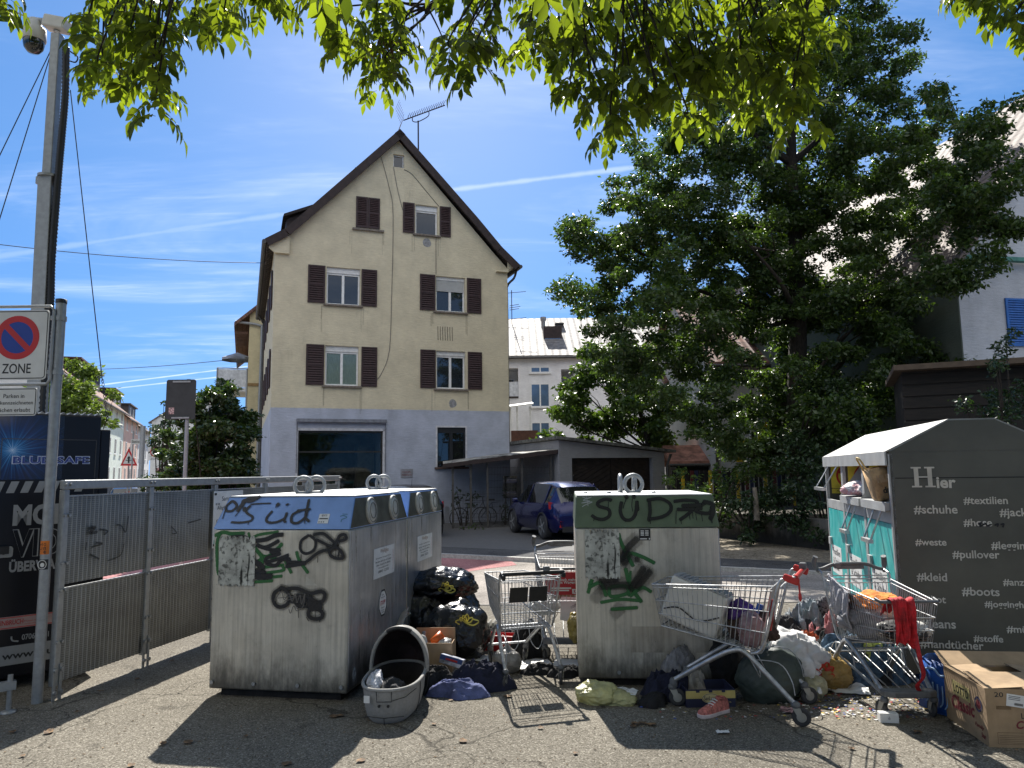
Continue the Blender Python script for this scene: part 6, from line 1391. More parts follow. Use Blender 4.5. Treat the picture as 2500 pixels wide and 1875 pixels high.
# ---- in front of the green-lidded bank
yb = gp(1475, 1722); yb_o = lump('yellow_bag', (yb.x-.03, yb.y+.07, .055), (.15, .10, .085), 61, film('pale_yellow_film', (.62, .60, .30), .35, .35), 'pale yellow translucent bag in front of the green-lidded bank', 'bag', amp=.3, lean=-.2)
lump('yellow_bag', (yb.x+.10, yb.y+.04, .035), (.13, .08, .05), 62, film('pale_yellow_film', (.62, .60, .30), .35, .35), 'flat pale yellow bag under the handwritten note', 'bag', amp=.3)
nt = sheet_of_paper(1522, 1712, .20, .12, R(-20), 'handwritten white note on the flat yellow bag', seed=8, z=.065, curl=.03)
b = MB()
for r_ in range(3): b.tube(smooth_path([(-.07+.012*i, .03-.03*r_+.008*math.sin(i*2.1+r_), .088) for i in range(11)], 3), .0012, 3)
b.build('handwriting', M_print, nt)
# bundle under cart D
for px, py, sx, sy, h, mm, nm, lab in ((1640, 1672, .24, .15, .20, M_navy, 'navy_coat', 'navy coat heaped against the foot of the green-lidded bank'), (1662, 1650, .18, .12, .30, M_grycl, 'grey_sweater', 'grey sweater on the navy coat, at the foot of the green-lidded bank'), (1700, 1668, .12, .09, .19, cloth_mat('beige_cloth', (.33, .30, .25)), 'beige_scarf', 'beige scarf at the right end of the navy coat'), (1600, 1690, .12, .08, .10, M_blk, 'black_sock', 'black sleeve trailing left of the navy coat')):
    g = gp(px, py+38); garment(nm, (g.x, g.y+.06, 0), (sx, sy), h, .3, int(px) % 97, mm, lab)
fx = at_z(1676, 1728); M_fnavy = mat('fruit_box_navy', (.015, .018, .05), .6, 0, .1, 6)
fr = carton('fruit_box', (fx.x, fx.y, 0), R(1), (.345, .25, .12), 'shallow navy and yellow fruit box under the red-handled cart', M_fnavy, 'fruit box', th=.006)
band = MB().box(-.001, -.0025, .06, .346, -.0006, .112).build('yellow_band', mat('fruit_box_yellow', (.50, .40, .13), .6), fr)
b = MB(); b.add([(.172+.062*math.cos(2*math.pi*i/28), -.004, .062+.034*math.sin(2*math.pi*i/28)) for i in range(28)], [tuple(range(28))]); ov = b.build('oval_badge', mat('badge_cream', (.55, .48, .25), .6), band); b = MB(); n = 28
b.add([(.172+.058*math.cos(2*math.pi*i/n), -.0046, .062+.031*math.sin(2*math.pi*i/n)) for i in range(n)]+[(.172+.055*math.cos(2*math.pi*i/n), -.0046, .062+.028*math.sin(2*math.pi*i/n)) for i in range(n)], [(i, (i+1) % n, n+(i+1) % n, n+i) for i in range(n)]); b.build('badge_rim', M_fnavy, ov)
text('lettering', 'SanLucar', .172, .048, .095, .028, M_fnavy, ov, y=-.0048, align='c', bold=.015); text('lettering', 'Valencia', .26, .03, .055, .012, mat('fruit_box_yellow', (.50, .40, .13), .6), fr, y=-.003)
b = MB()
for x in (.07, .16, .25): b.box(x, -.0032, .100, x+.026, -.0026, .12)
b.build('hand_slots', M_fnavy, fr)
g = gp(1753, 1752); shoe('sneaker', (g.x, g.y+.07, .0), R(122), 'coral pink running shoe lying in front of the fruit box', mat('coral_mesh', (.50, .16, .13), .8, 0, .3, 30, .2, 90), mat('pale_pink_sole', (.6, .5, .48), .7), .95)
# dark green bag behind cart D
M_gbag = cloth_mat('dark_olive_bag', (.045, .06, .05), .55, .15, 5, .2, 18)
lump('travel_bag', (1.83, 5.52, .16), (.24, .14, .20), 71, M_gbag, 'dark olive travel bag lying behind the legs of the red-handled cart', 'travel bag', amp=.12, lean=.1)
lump('pillow_case', (1.62, 5.86, .22), (.14, .10, .26), 72, M_blk, 'black sack between the green-lidded bank and the olive travel bag', 'sack', amp=.18)
dv = lump('duvet', (2.08, 5.82, .17), (.27, .22, .25), 73, cloth_mat('white_duvet', (.74, .73, .72), .9, .05, 12, .3, 20), 'crumpled white duvet on the ground, right of the red-handled cart', 'duvet', amp=.22, ridge=.75, freq=4.2)
gq = gp(2050, 1690); ob = lump('yellow_bag', (gq.x-.07, gq.y+.12, .12), (.21, .15, .14), 74, film('amber_film', (.50, .33, .10), .35, .3), 'amber yellow refuse bag with a red tie, under the clothes cart', 'bag', amp=.22, ridge=.8); ribbon(ob, (-.06, -.15, .0), 8, .12, mat('red_tie', (.6, .05, .02), .5), seed=9)
gq = gp(1985, 1706); lump('yellow_bag', (gq.x, gq.y+.05, .06), (.12, .08, .085), 75, film('cream_film', (.60, .56, .36), .35, .3), 'small cream bag in front of the amber refuse bag', 'bag', amp=.28)
# ---- heap of clothes in front of the clothing banks
P_ = cloth_mat
heap = [('dark_coat', 1905, 1530, .30, .2, .32, P_('charcoal_cloth', (.035, .035, .038)), 'charcoal coat at the far left of the clothes heap'),
 ('grey_jumper', 1935, 1520, .30, .2, .40, P_('pale_blue_grey_cloth', (.25, .28, .31)), 'pale blue-grey jumper on top of the charcoal coat'),
 ('pattern_shirt', 1985, 1520, .26, .18, .48, P_('speckled_black_cloth', (.02, .02, .022), col2=(.16, .16, .17), lo=.5, hi=.6, scale=40), 'black speckled shirt at the top of the clothes heap'),
 ('pink_cardigan', 1985, 1560, .20, .15, .42, P_('dusty_pink_cloth', (.42, .17, .18), .95, .15, 60), 'dusty pink knitted cardigan in the clothes heap'),
 ('orange_blouse', 1945, 1570, .14, .10, .28, P_('orange_cloth', (.50, .10, .04)), 'orange-red top half buried in the clothes heap'),
 ('orange_scarf', 2035, 1545, .14, .10, .46, P_('rust_cloth', (.48, .11, .05)), 'rust orange scarf behind the pink cardigan'),
 ('black_hoodie', 2010, 1600, .34, .22, .34, P_('black_cloth', (.012, .012, .013)), 'large black hoodie in the middle of the clothes heap'),
 ('grey_leggings', 1950, 1590, .24, .12, .22, P_('anthracite_cloth', (.06, .06, .065)), 'anthracite leggings trailing from the clothes heap onto the duvet'),
 ('jeans_jacket', 2040, 1640, .30, .2, .36, P_('washed_denim', (.07, .12, .18), .9, .3, 25), 'washed denim jacket under the wire basket of the clothes cart'),
 ('jeans', 2110, 1660, .26, .14, .30, P_('blue_denim', (.045, .085, .14), .9, .3, 25), 'pair of blue jeans hanging out under the clothes cart'),
 ('lime_trim_bag', 2085, 1655, .14, .1, .36, P_('black_lime_cloth', (.02, .02, .02), col2=(.5, .55, .15), lo=.58, hi=.62, scale=9), 'black bag with lime green trim, under the clothes cart'),
 ('navy_pullover', 2130, 1610, .26, .18, .38, P_('deep_navy_cloth', (.018, .018, .06)), 'deep navy pullover with a plum stripe beside the turquoise door'),
 ('plum_top', 2160, 1605, .14, .10, .38, P_('plum_cloth', (.13, .02, .07)), 'plum top wedged beside the turquoise door'),
 ('dark_trousers', 2070, 1690, .26, .14, .14, P_('black_cloth', (.012, .012, .013)), 'black trousers flat on the ground under the clothes cart'),
 ('fur_collar', 1985, 1625, .18, .12, .30, P_('black_fur', (.03, .03, .03), 1, .3, 90, 1, 150), 'black fur collar lying between the duvet and the denim jacket'),
 ('teal_towel', 1905, 1600, .14, .08, .14, P_('pale_teal_cloth', (.2, .36, .38)), 'pale teal towel at the left foot of the clothes heap')]
for nm, px, py, sx, sy, h, mm, lab in heap:
    g = gp(px, py+75 if py < 1600 else py+35); y = max(g.y, 5.9)+.1
    x = (px-1250)/1800*y*1.0; garment(nm, (x, y, 0), (sx*1.12, sy*1.12), h*1.05, vnoise((px, py, 0), .1)*2, int(px*3+py) % 89, mm, lab, nm.split('_')[-1], 'clothes dumped before the clothing banks')
# cart E load (world positions inside its basket)
gE = cartE.matrix_basis
E_ = lambda x, y, z: gE @ Vector((x, y, z))
lump('clothes_bundle', tuple(E_(.06, .40, .66)), (.19, .24, .13), 81, P_('grey_marl_cloth', (.30, .30, .32)), 'grey marl clothes bundled in the rear of the clothes cart', 'clothes', amp=.25, floor=.43)
lump('clothes_bundle', tuple(E_(-.02, .58, .70)), (.14, .12, .10), 82, P_('pale_peach_cloth', (.58, .42, .36)), 'pale peach blouse in the middle of the clothes cart', 'clothes', amp=.25, floor=.5)
lump('clothes_bundle', tuple(E_(.02, .46, .80)), (.14, .16, .07), 83, P_('bright_orange_cloth', (.75, .26, .05)), 'bright orange vest on top of the load in the clothes cart', 'clothes', amp=.3, floor=.6)
lump('clothes_bundle', tuple(E_(-.04, .82, .65)), (.15, .12, .06), 84, P_('checked_cloth', (.55, .54, .50), col2=(.05, .05, .05), lo=.48, hi=.52, scale=10), 'black and white checked cloth at the front of the clothes cart', 'clothes', amp=.25, floor=.5)
lump('milk_jug', tuple(E_(-.05, .80, .76)), (.05, .05, .06), 85, M_wh, 'white plastic jug standing on the checked cloth', 'jug', amp=.08, floor=.6)
for k in range(5):
    mg = MB().obox((0, 0, 0), (.24, .18, .006), (0, 0, 0)).build('magazine', mat('magazine_print', (.45, .36, .25), .5, 0, .6, 14) if k % 2 else mat('magazine_dark', (.12, .09, .07), .5, 0, .6, 14)); mg.location = E_(-.02+.02*math.sin(k*2), .82+.02*math.cos(k*3), .588+k*.008); mg.rotation_euler = (0, 0, R(8*k)); tag(mg, 'worn magazine in the flat stack at the bottom of the clothes cart', 'magazine', 'magazines in the clothes cart')
drape('grey_shirt', [E_(.16, .40, .80), E_(.24, .36, .92), E_(.285, .36, .945), E_(.30, .38, .90), E_(.30, .36, .76), E_(.29, .33, .64)], .34, 3, P_('pale_grey_shirt', (.40, .40, .43), .9, .08, 20), 'pale grey shirt hanging over the left side of the clothes cart', wave=.03, wdir=(0, 1, .25))
drape('red_cloth', [E_(.07, .90, .78), E_(.07, .97, .89), E_(.07, 1.02, .91), E_(.07, 1.045, .86), E_(.07, 1.04, .72), E_(.07, 1.03, .60)], .18, 7, P_('red_lace_cloth', (.52, .012, .02), .8, .25, 22), 'bright red cloth hanging over the front of the clothes cart', wave=.03, wdir=(1, .1, 0), taper=.75)
st = [E_(-.01, 1.03, .66), E_(-.02, 1.05, .50), E_(-.05, 1.03, .36), E_(-.02, .99, .28), E_(-.06, .93, .22)]
drape('red_strap', st, .032, 9, P_('red_strap_cloth', (.42, .012, .02), .8, .2, 22), 'long red strap dangling from the clothes cart to its bumper', wave=.006, wdir=(1, .2, 0), n=4)
# cart D load
gD = cartD.matrix_basis; D_ = lambda x, y, z: gD @ Vector((x, y, z))
M_appl = mat('aged_white_enamel', (.62, .60, .54), .45, 0, .06, 4)
apl = thing('appliance', tuple(D_(-.02, .70, .72)), a_, 'boxy off-white appliance tipped on its side in the red-handled cart', 'appliance', rot=(R(20), R(3), a_))
MB().box(-.11, -.20, -.16, .11, .22, .15).build('housing', M_appl, apl, bevel=.02, seg=3)
b = MB(); b.box(-.105, -.19, .151, .105, .21, .158)
for k in range(12): b.box(-.10, -.18+.032*k, .158, .10, -.166+.032*k, .166)
b.build('vent_grille', mat('grille_grey', (.34, .35, .36), .35, .3), apl); b = MB(); b.tube(smooth_path([(-.112, .2, -.10), (-.122, .1, -.05), (-.122, -.05, -.08), (-.114, -.18, .0)], 5), .005, 6); b.build('power_cord', M_black, apl)
lump('clothes_bundle', tuple(D_(0, .30, .58)), (.16, .12, .11), 91, P_('dark_brown_cloth', (.06, .035, .025)), 'dark brown clothes in the rear of the red-handled cart', 'clothes', amp=.28, floor=.46)
lump('clothes_bundle', tuple(D_(.03, .40, .68)), (.09, .09, .08), 92, P_('violet_cloth', (.09, .04, .2)), 'violet cloth beside the appliance in the red-handled cart', 'clothes', amp=.3, floor=.55)
lump('carrier_bag', tuple(D_(-.10, .30, .58)), (.09, .11, .12), 93, film('mesh_pink_film', (.38, .24, .24), .4, .2), 'pinkish bag of onions at the rear of the red-handled cart', 'carrier bag', amp=.2, floor=.45)
bk = MB().obox((0, 0, 0), (.10, .03, .08)).build('blue_packet', mat('packet_blue', (.02, .09, .42), .5)); bk.location = D_(.02, .26, .71); bk.rotation_euler = (.3, .2, a_); tag(bk, 'small blue packet on top of the brown clothes', 'packet')
# middle / near chute contents of the clothing banks
cc_ = TP+tb*(DU+.45); lump('pink_cloth', (cc_.x+.04, cc_.y, 1.44), (.12, .24, .075), 95, P_('pink_white_cloth', (.62, .33, .35), col2=(.68, .65, .64), lo=.45, hi=.55, scale=5), 'pink and white cloth stuffed in the middle clothing chute', 'cloth', amp=.3, floor=1.39)
pb = TP+tb*.33; bag = thing('paper_bag', (pb.x+.03, pb.y, 1.385), TA, 'brown paper carrier bag standing in the nearest clothing chute', 'paper bag', rot=(0, R(-12), TA))
M_kraft = mat('kraft_paper', (.44, .29, .15), .8, 0, .25, 9, .8, 11)
b = MB(); rs = []
for z, wx, wy in ((0, .065, .10), (.02, .072, .115), (.15, .08, .13), (.27, .085, .135)): rs.append([Vector((sx*wx*(1+.08*vnoise((sx, sy, z*9))), sy*wy, z)) for sx, sy in ((-1, -1), (0, -1.03), (1, -1), (1.03, 0), (1, 1), (0, 1.03), (-1, 1), (-1.03, 0))])
k_ = loft(b, rs, True).build('bag_body', M_kraft, bag); md = k_.modifiers.new('t', 'SOLIDIFY'); md.thickness = .003
b = MB(); b.tube(smooth_path([(-.085, -.05, .26), (-.11, -.03, .36), (-.12, .03, .37), (-.09, .05, .26)], 5), .008, 6); b.build('bag_handle', mat('twisted_handle', (.5, .36, .14), .6), bag)
text('lettering', 'dm', -.03, .06, .08, .05, M_print, bag, y=-.142, bold=.03); text('lettering', 'HILF', -.05, .15, .09, .06, mat('pale_kraft_print', (.52, .38, .24), .8), bag, y=-.144, bold=.05)
# ---- right foreground
nc, lc = at_z(2416, 1824), at_z(2337, 1768); e1 = (lc-nc); L1 = e1.length; a1 = math.atan2(e1.y, e1.x)      # left face runs from the near corner away
rz = a1-math.pi/2; lotto = carton('large_carton', tuple(nc), rz, (.58, L1*1.35, .33), 'large tan chip carton with open flaps and red script, in the lower right corner', M_card2, flaps=(('back', -24, .15), ('right', 186, .2), ('front', 187, .27), ('left', -176, .22)))
Sl = Matrix.Translation((-.0012, 0, 0)) @ Matrix.Rotation(-math.pi/2, 4, 'Z'); LL = L1*1.35
M_lbox = mat('pale_print_box', (.42, .36, .15), .7); M_burg = mat('burgundy_print', (.20, .025, .035), .7)
q = turn(MB().box(-LL*.78, -.001, .19, -LL*.36, -.0002, .275).build('logo_box', M_lbox, lotto), Sl); turn(text('lettering', 'LOTTO', -LL*.75, .205, LL*.36, .05, M_print, q, y=-.002, bold=.02), Sl)
turn(text('lettering', 'Classic', -LL*.82, .095, LL*.56, .085, M_burg, lotto, y=-.001, bold=.03, shear=.25, rot=R(4)), Sl); turn(text('lettering', 'Family', -LL*.28, .07, LL*.2, .03, M_burg, lotto, y=-.001, bold=.02, shear=.25), Sl); turn(text('lettering', 'Star', -LL*.15, .03, LL*.1, .03, M_burg, lotto, y=-.001, bold=.02, shear=.25), Sl)
b = MB(); ring(b, -LL*.17, .215, .045, .032, -.001, 24); b = turn(b.build('seal_ring', mat('seal_navy', (.03, .03, .09), .7), lotto), Sl); b = MB(); disc(b, -LL*.17, .215, .026, -.001, 20); turn(b.build('seal_centre', M_burg, lotto), Sl)
text('lettering', '20', .05, .285, .05, .028, M_print, lotto, y=-.001, bold=.01); text('lettering', 'LOTTO', .19, .165, .12, .032, M_print, lotto, y=-.001, bold=.02); text('lettering', 'Classic', .16, .105, .17, .045, M_burg, lotto, y=-.001, bold=.03, shear=.25, rot=R(5)); text('lettering', 'Family Star', .30, .09, .1, .02, M_burg, lotto, y=-.001, bold=.01)
lb2 = MB(Matrix.Translation((.17, -.0012, .265)) @ Matrix.Rotation(R(8), 4, 'Y')).box(-.055, -.001, -.035, .055, 0, .035).build('address_label', M_label, lotto); b = MB(Matrix.Translation((.17, -.0025, .265)) @ Matrix.Rotation(R(8), 4, 'Y'))
for k in range(16): b.box(-.01+k*.003, -.0005, -.026, -.0085+k*.003, 0, -.012)
for k in range(3): b.box(-.045, -.0005, .004+k*.009, .02, 0, .007+k*.009)
b.build('label_print', M_print, lb2)
b = MB()
for x0_, x1_ in ((.05, .25), (.28, .50)): frame_line(b, x0_, .018, x1_, .085, .004, .002, -.001)
for k in range(5): b.box(.06, -.001, .026+k*.01, .24, -.0005, .028+k*.01); b.box(.29, -.001, .026+k*.01, .49, -.0005, .028+k*.01)
b.build('small_print', mat('brown_ink', (.16, .10, .05), .8), lotto); b = MB()
for k in range(14): b.box(.055+k*.006, -.001, .215, .059+k*.006, -.0005, .235)
b.build('faint_stamp', mat('brown_ink', (.16, .10, .05), .8), lotto)
# blue bag standing behind the carton
M_blue = mat('blue_woven_bag', (.008, .085, .36), .45, 0, .2, 9, .2, 30)
def shopper(c, rz, size, label, lean):
    t = thing('shopping_bag', c, rz, label, 'shopping bag', rot=(0, lean, rz)); lx, ly, lz = size; rs = []
    for z in (0, .3, .6, 1.0): rs.append([Vector(((lx/2*sx)*(1+.10*vnoise((sx*3, sy, z*2), 1, lx*9)), ly/2*sy*(1-.25*z)*(1+.2*vnoise((sx, sy*2, z*3), 1, 3)), lz*z+.02*vnoise((sx, sy, z), 1.3, 5)*z)) for sx, sy in ((-1, -1), (-.3, -1.05), (.3, -.95), (1, -1), (1.02, 0), (1, 1), (.3, .95), (-.3, 1.05), (-1, 1), (-1.03, 0))])
    b_ = loft(MB(), rs, True).build('bag_body', M_blue, t); md = b_.modifiers.new('t', 'SOLIDIFY'); md.thickness = .003; return t
a0 = at_z(2300, 1752); sh1 = shopper((a0.x+.09, a0.y+.12, 0), R(-68), (.28, .16, .34), 'crumpled blue shopping bag leaning left of the tan chip carton', R(8))
b = MB()
for k in range(6): b.tube(smooth_path([(-.10+.035*k, -.094+.006*abs(k-3)*.3, .20), (-.085+.035*k, -.098, .10), (-.10+.035*k, -.10, .06)], 3), .005, 5)
b.tube(smooth_path([(-.09, -.085, .27), (-.03, -.09, .29), (.02, -.088, .26), (.08, -.085, .29)], 4), .008, 6); b.build('white_print', mat('pale_blue_print', (.25, .4, .62), .5), sh1)
a0 = at_z(2430, 1735); shopper((a0.x+.0, a0.y+.25, 0), R(-12), (.26, .14, .27), 'second blue shopping bag standing behind the tan chip carton', R(3))
wbx = at_z(2150, 1765); wh = thing('small_white_box', (wbx.x, wbx.y, 0), R(-8), 'small white gadget box on the asphalt in front of the clothes cart', 'small box'); MB().box(0, 0, 0, .115, .06, .06).build('box_body', M_label, wh, bevel=.002, seg=1); b = MB(); disc(b, .055, .028, .008, -.001, 14); disc(b, .057, .039, .003, -.001, 8); b.build('emblem', mat('pale_emblem', (.45, .45, .46), .4), wh)
sheet_of_paper(2060, 1690, .34, .16, R(-14), 'white crumpled paper beneath the clothes cart', seed=12, curl=.06); sheet_of_paper(1975, 1712, .16, .1, R(25), 'folded white paper beside the small cream bag', seed=13, curl=.08, z=.05); sheet_of_paper(1765, 1792, .08, .035, R(5), 'scrap of white paper on the shaded asphalt below the running shoe', seed=14)
sheet_of_paper(1935, 1740, .16, .1, R(-25), 'torn pinkish leaflet beside the near wheel of the red-handled cart', mat('pink_leaflet', (.5, .3, .3), .8, 0, .5, 20), seed=15)
# litter: countless scraps
rnd = random.Random(5); cols = [(.6, .6, .58), (.45, .06, .06), (.06, .10, .35), (.55, .40, .08), (.6, .6, .62), (.6, .58, .5)]
for ci, col in enumerate(cols):
    b = MB()
    for k in range(90):
        px = 1900+rnd.random()*380; py = 1690+rnd.random()*62+(px-2000)*.03
        if rnd.random() < .25: px = 1560+rnd.random()*800; py = 1690+rnd.random()*70
        c = gp(px, py); s = rnd.uniform(.005, .016); a = rnd.random()*6.28; cs, sn = math.cos(a)*s, math.sin(a)*s; z = .004+rnd.random()*.01
        b.add([(c.x+cs, c.y+sn, z), (c.x-sn, c.y+cs, z+.004), (c.x-cs, c.y-sn*.6, z), (c.x+sn, c.y-cs, z+.002)], [(0, 1, 2, 3)])
    tag(b.build('litter', mat('scrap_%s' % 'abcdef'[ci], col, .8)), kind='stuff')
# fallen leaves
M_leafdry = mat('dry_leaf', (.20, .115, .05), .8, 0, .4, 20)
def dry_leaf(px, py, s, a, seed):
    c = gp(px, py); vs = []; n = 8
    for i in range(n+1):
        t = i/n; w = math.sin(math.pi*t**.8)*.36
        for sx in (-1, 0, 1): vs.append(((t-.5)*s, sx*w*s, .006+.25*s*(abs(sx)*.8+.5*math.sin(t*3+seed))*abs(noise.noise(Vector((t*2, sx, seed))))+.004))
    o = MB().add(vs, [(i*3+j, i*3+j+1, i*3+j+4, i*3+j+3) for i in range(n) for j in range(2)], True).build('fallen_leaf', M_leafdry, fixn=False); o.location = c; o.rotation_euler = (0, 0, a); return tag(o, 'dry curled brown leaf lying on the asphalt', 'leaf', 'fallen leaves on the asphalt')
for k, (px, py) in enumerate(((398, 1818), (55, 1848), (320, 1872), (460, 1815), (815, 1752), (830, 1750), (1405, 1842), (1550, 1770), (1570, 1768), (1590, 1772), (1545, 1775), (700, 1868), (245, 1690), (335, 1660), (420, 1615), (1100, 1712), (1240, 1702), (1130, 1812), (600, 1800), (120, 1790), (30, 1790), (190, 1740), (880, 1860), (1060, 1770), (2240, 1790), (1320, 1780), (2080, 1830))): dry_leaf(px, py, rnd.uniform(.04, .08), rnd.random()*6.28, k)
b = MB()
for k in range(700):
    px, py = rnd.random()*2500, 1560+rnd.random()**.6*315; c = gp(px, py); s = rnd.uniform(.004, .012); a = rnd.random()*6.28; cs, sn = math.cos(a)*s, math.sin(a)*s
    b.add([(c.x+cs, c.y+sn, .003), (c.x-sn*.5, c.y+cs*.5, .006), (c.x-cs, c.y-sn, .003), (c.x+sn*.5, c.y-cs*.5, .007)], [(0, 1, 2, 3)])
tag(b.build('leaf_litter', mat('leaf_crumbs', (.22, .15, .085), .9, 0, .5, 3)), kind='stuff')
# ================================================================ BUILDINGS BEHIND
def block(name, p0, rz, L, D_, eave, ridge, wallm, roofm, label, wins=(), over=.45, z0=-.3, ridge_along='x', hip=False, gut=True, roofth=.16):
    """local x along the front, y to the back; ridge parallel to the front (x) or running back (y)"""
    t = thing(name, (p0[0], p0[1], 0), rz, label, 'house')
    if ridge_along == 'x': poly = [(0, z0), (D_, z0), (D_, eave), (D_/2, ridge), (0, eave)]; w = MB().prism(poly, 0, L, 'yz')
    else: poly = [(0, z0), (L, z0), (L, eave), (L/2, ridge), (0, eave)]; w = MB().prism(poly, 0, D_, 'xz')
    wo = w.build('wall', wallm, t)
    span = D_ if ridge_along == 'x' else L; sl = (ridge-eave)/(span/2); oz = over*sl
    for s_ in (0, 1):
        A = (-over, eave-oz) if s_ == 0 else (span+over, eave-oz); B_ = (span/2, ridge); nrm = Vector((-(ridge-eave), span/2)).normalized()*roofth
        if s_: nrm.x = -nrm.x
        P = [A, B_, (B_[0], B_[1]+roofth*1.25), (A[0]+nrm.x*0, A[1]+roofth*1.25)]
        r = MB(); r.prism([(a, c+.003) for a, c in P], -.3, (L if ridge_along == 'x' else D_)+.3, 'yz' if ridge_along == 'x' else 'xz')
        o = r.build('roof_slope', roofm, t); uv_planar(o, (1, 0, 0) if ridge_along == 'x' else (0, 1, 0), (0, span/2 if not s_ else -span/2, ridge-eave) if ridge_along == 'x' else (span/2 if not s_ else -span/2, 0, ridge-eave))
    if gut and ridge_along == 'x': MB().tube([(-.3, -over-.05, eave-oz+.05), (L+.3, -over-.05, eave-oz+.05)], .07, 6).build('gutter', M_zinc, t)
    for q in wins: plain_window(t, *q)
    return t
def plain_window(t, x0, za, x1, zb, frame=M_white, pane=M_dkglass, mull=True, sill=True, y=0.0):
    b = MB(); f = .07; b.box(x0, y-.03, za, x0+f, y-.003, zb).box(x1-f, y-.03, za, x1, y-.003, zb).box(x0+f, y-.03, za, x1-f, y-.003, za+f).box(x0+f, y-.03, zb-f, x1-f, y-.003, zb)
    if mull: b.box((x0+x1)/2-f*.6, y-.034, za+f, (x0+x1)/2+f*.6, y-.003, zb-f)
    if sill: b.box(x0-.08, y-.12, za-.07, x1+.08, y-.002, za-.003)
    w = b.build('window', frame, t); MB().box(x0+f*.5, y-.02, za+f*.5, x1-f*.5, y-.002, zb-f*.5).build('pane', pane, w); return w
def chimney(t, x, y, z0, h, w=.5, m=None): MB().box(x-w/2, y-w/2, z0, x+w/2, y+w/2, z0+h).box(x-w/2-.05, y-w/2-.05, z0+h+.002, x+w/2+.05, y+w/2+.05, z0+h+.1).build('chimney', m or M_verge, t, bevel=.01, seg=1)
# row along the side street, left
SD = Vector((-.355, .935, 0)).normalized(); SA = math.atan2(SD.y, SD.x); S0 = Vector((-38.0, 70, 0))
M_mint = plaster('mint_plaster', (.62, .68, .60)); M_pink = plaster('pink_plaster', (.62, .42, .34)); M_offw = plaster('off_white_plaster', (.62, .62, .60)); M_beige = plaster('beige_plaster', (.55, .50, .40))
M_rred = tiles('brown_red_tiles', (.20, .10, .07)); M_rgrey = tiles('grey_brown_tiles', (.17, .14, .12)); M_rsil = tiles('silver_grey_tiles', (.20, .185, .17), 2.2, 3.0, .6, rough=.7); M_rwarm = tiles('warm_grey_tiles', (.17, .13, .11), 2.6, 5.0, .35, rough=.75)
def row_house(a, L, eave, ridge, wm, rm, label, ncol, dormer=True, step=0):
    p = S0+SD*a; wins = [(L*(c+.5)/ncol-.55, 1.1+2.75*r, L*(c+.5)/ncol+.55, 2.6+2.75*r) for r in range(3) for c in range(ncol)]
    t = block('row_house', (p.x, p.y), SA, L, 11, eave, ridge, wm, rm, label, wins)
    if dormer:
        y = 1.6; z = eave+y*(ridge-eave)/5.5; MB().box(L*.25, y, z-.3, L*.75, 4.5, z+1.9).build('dormer', M_verge if step else M_zinc, t); MB().box(L*.22, y-.25, z+1.903, L*.78, 4.6, z+2.05).build('dormer_roof', rm, t)
        for k in range(2): plain_window(t, L*(.33+.22*k), z+.5, L*(.33+.22*k)+.9, z+1.6, sill=False, y=y)
    chimney(t, L*.5, 5.5, ridge-.3, 1.5); t['group'] = 'houses along the side street'; return t
row_house(-29, 15, 8.4, 11.4, M_offw, M_rgrey, 'nearest row house of the side street, pale, with zinc dormers behind the black trailer', 5)
row_house(-13.8, 21.5, 8.3, 12.8, M_mint, M_rred, 'mint green row house with red-brown roof and a tall chimney', 6, step=1)
row_house(8, 12.5, 8.0, 12.2, M_pink, M_rred, 'pink row house between the mint and the white one', 3, step=1)
row_house(20.8, 14, 7.6, 11.5, M_offw, M_rgrey, 'white row house at the far end of the side street', 4)
p = at_y(372, 1000, 120); g_ = block('gable_house', (p.x, p.y), R(8), 13, 14, 10.5, 15, M_offw, M_rgrey, 'white gabled house closing the end of the side street', [(2+3.2*c, 1.2+3*r, 3.3+3.2*c, 2.7+3*r) for c in range(4) for r in range(3)], ridge_along='y'); chimney(g_, 3, 5, 12.5, 2.4)
# cream neighbour with balcony
M_cream2 = plaster('brightened_cream_plaster', (.70, .60, .36), streaks=.06)  # cream raised to stand in for light reflected onto the shaded wall
NP = at_y(603, 1000, 38); nb_ = block('cream_neighbour', (NP.x, NP.y), HA, 10, 16, 10.0, 14.6, M_cream2, M_rred, 'bright cream house with balcony and grey downpipe, left behind the corner house', [], over=.75, ridge_along='y')
b = MB(); b.tube(smooth_path([(-.7, -.05, 9.6), (-.2, -.1, 9.55), (.5, -.1, 9.45), (.62, -.1, 9.1), (.6, -.1, 6), (.55, -.1, 0)], 4), .07, 8); b.build('downpipe', M_galv, nb_)
b = MB(); b.box(.0, -.05, 6.25, 10, -.003, 6.4); b.box(0, -.05, 2.2, 10, -.003, 2.3); b.build('string_course', mat('ochre_band', (.35, .22, .09), .8), nb_)
b = MB()
for k in range(10): b.box(-.72, .1+k*.45, 9.0+.0, -.08, .2+k*.45, 9.12)
b.build('rafter_ends', mat('brown_rafter', (.12, .06, .035), .8), nb_)
for zf in (6.0,): MB().box(-1.5, .4, zf, -.003, 3.6, zf+.18).build('balcony_floor', M_offw, nb_)
b = MB(); b.box(-1.52, .38, 6.2, -1.48, 3.6, 7.15); b.box(-1.47, .38, 6.2, -.003, .42, 7.15); b.build('balcony_panel', mat('pale_panel', (.62, .64, .66), .5), nb_); b = MB(); b.tube([(-1.5, .4, 7.2), (-.0, .4, 7.2)], .03, 6); b.tube([(-1.5, .4, 7.2), (-1.5, 3.6, 7.2)], .03, 6)
for x, y in ((-1.5, .4), (-1.5, 3.6), (-.05, .4)): b.tube([(x, y, .0), (x, y, 7.2)], .05, 6)
b.build('balcony_frame', M_galv, nb_)
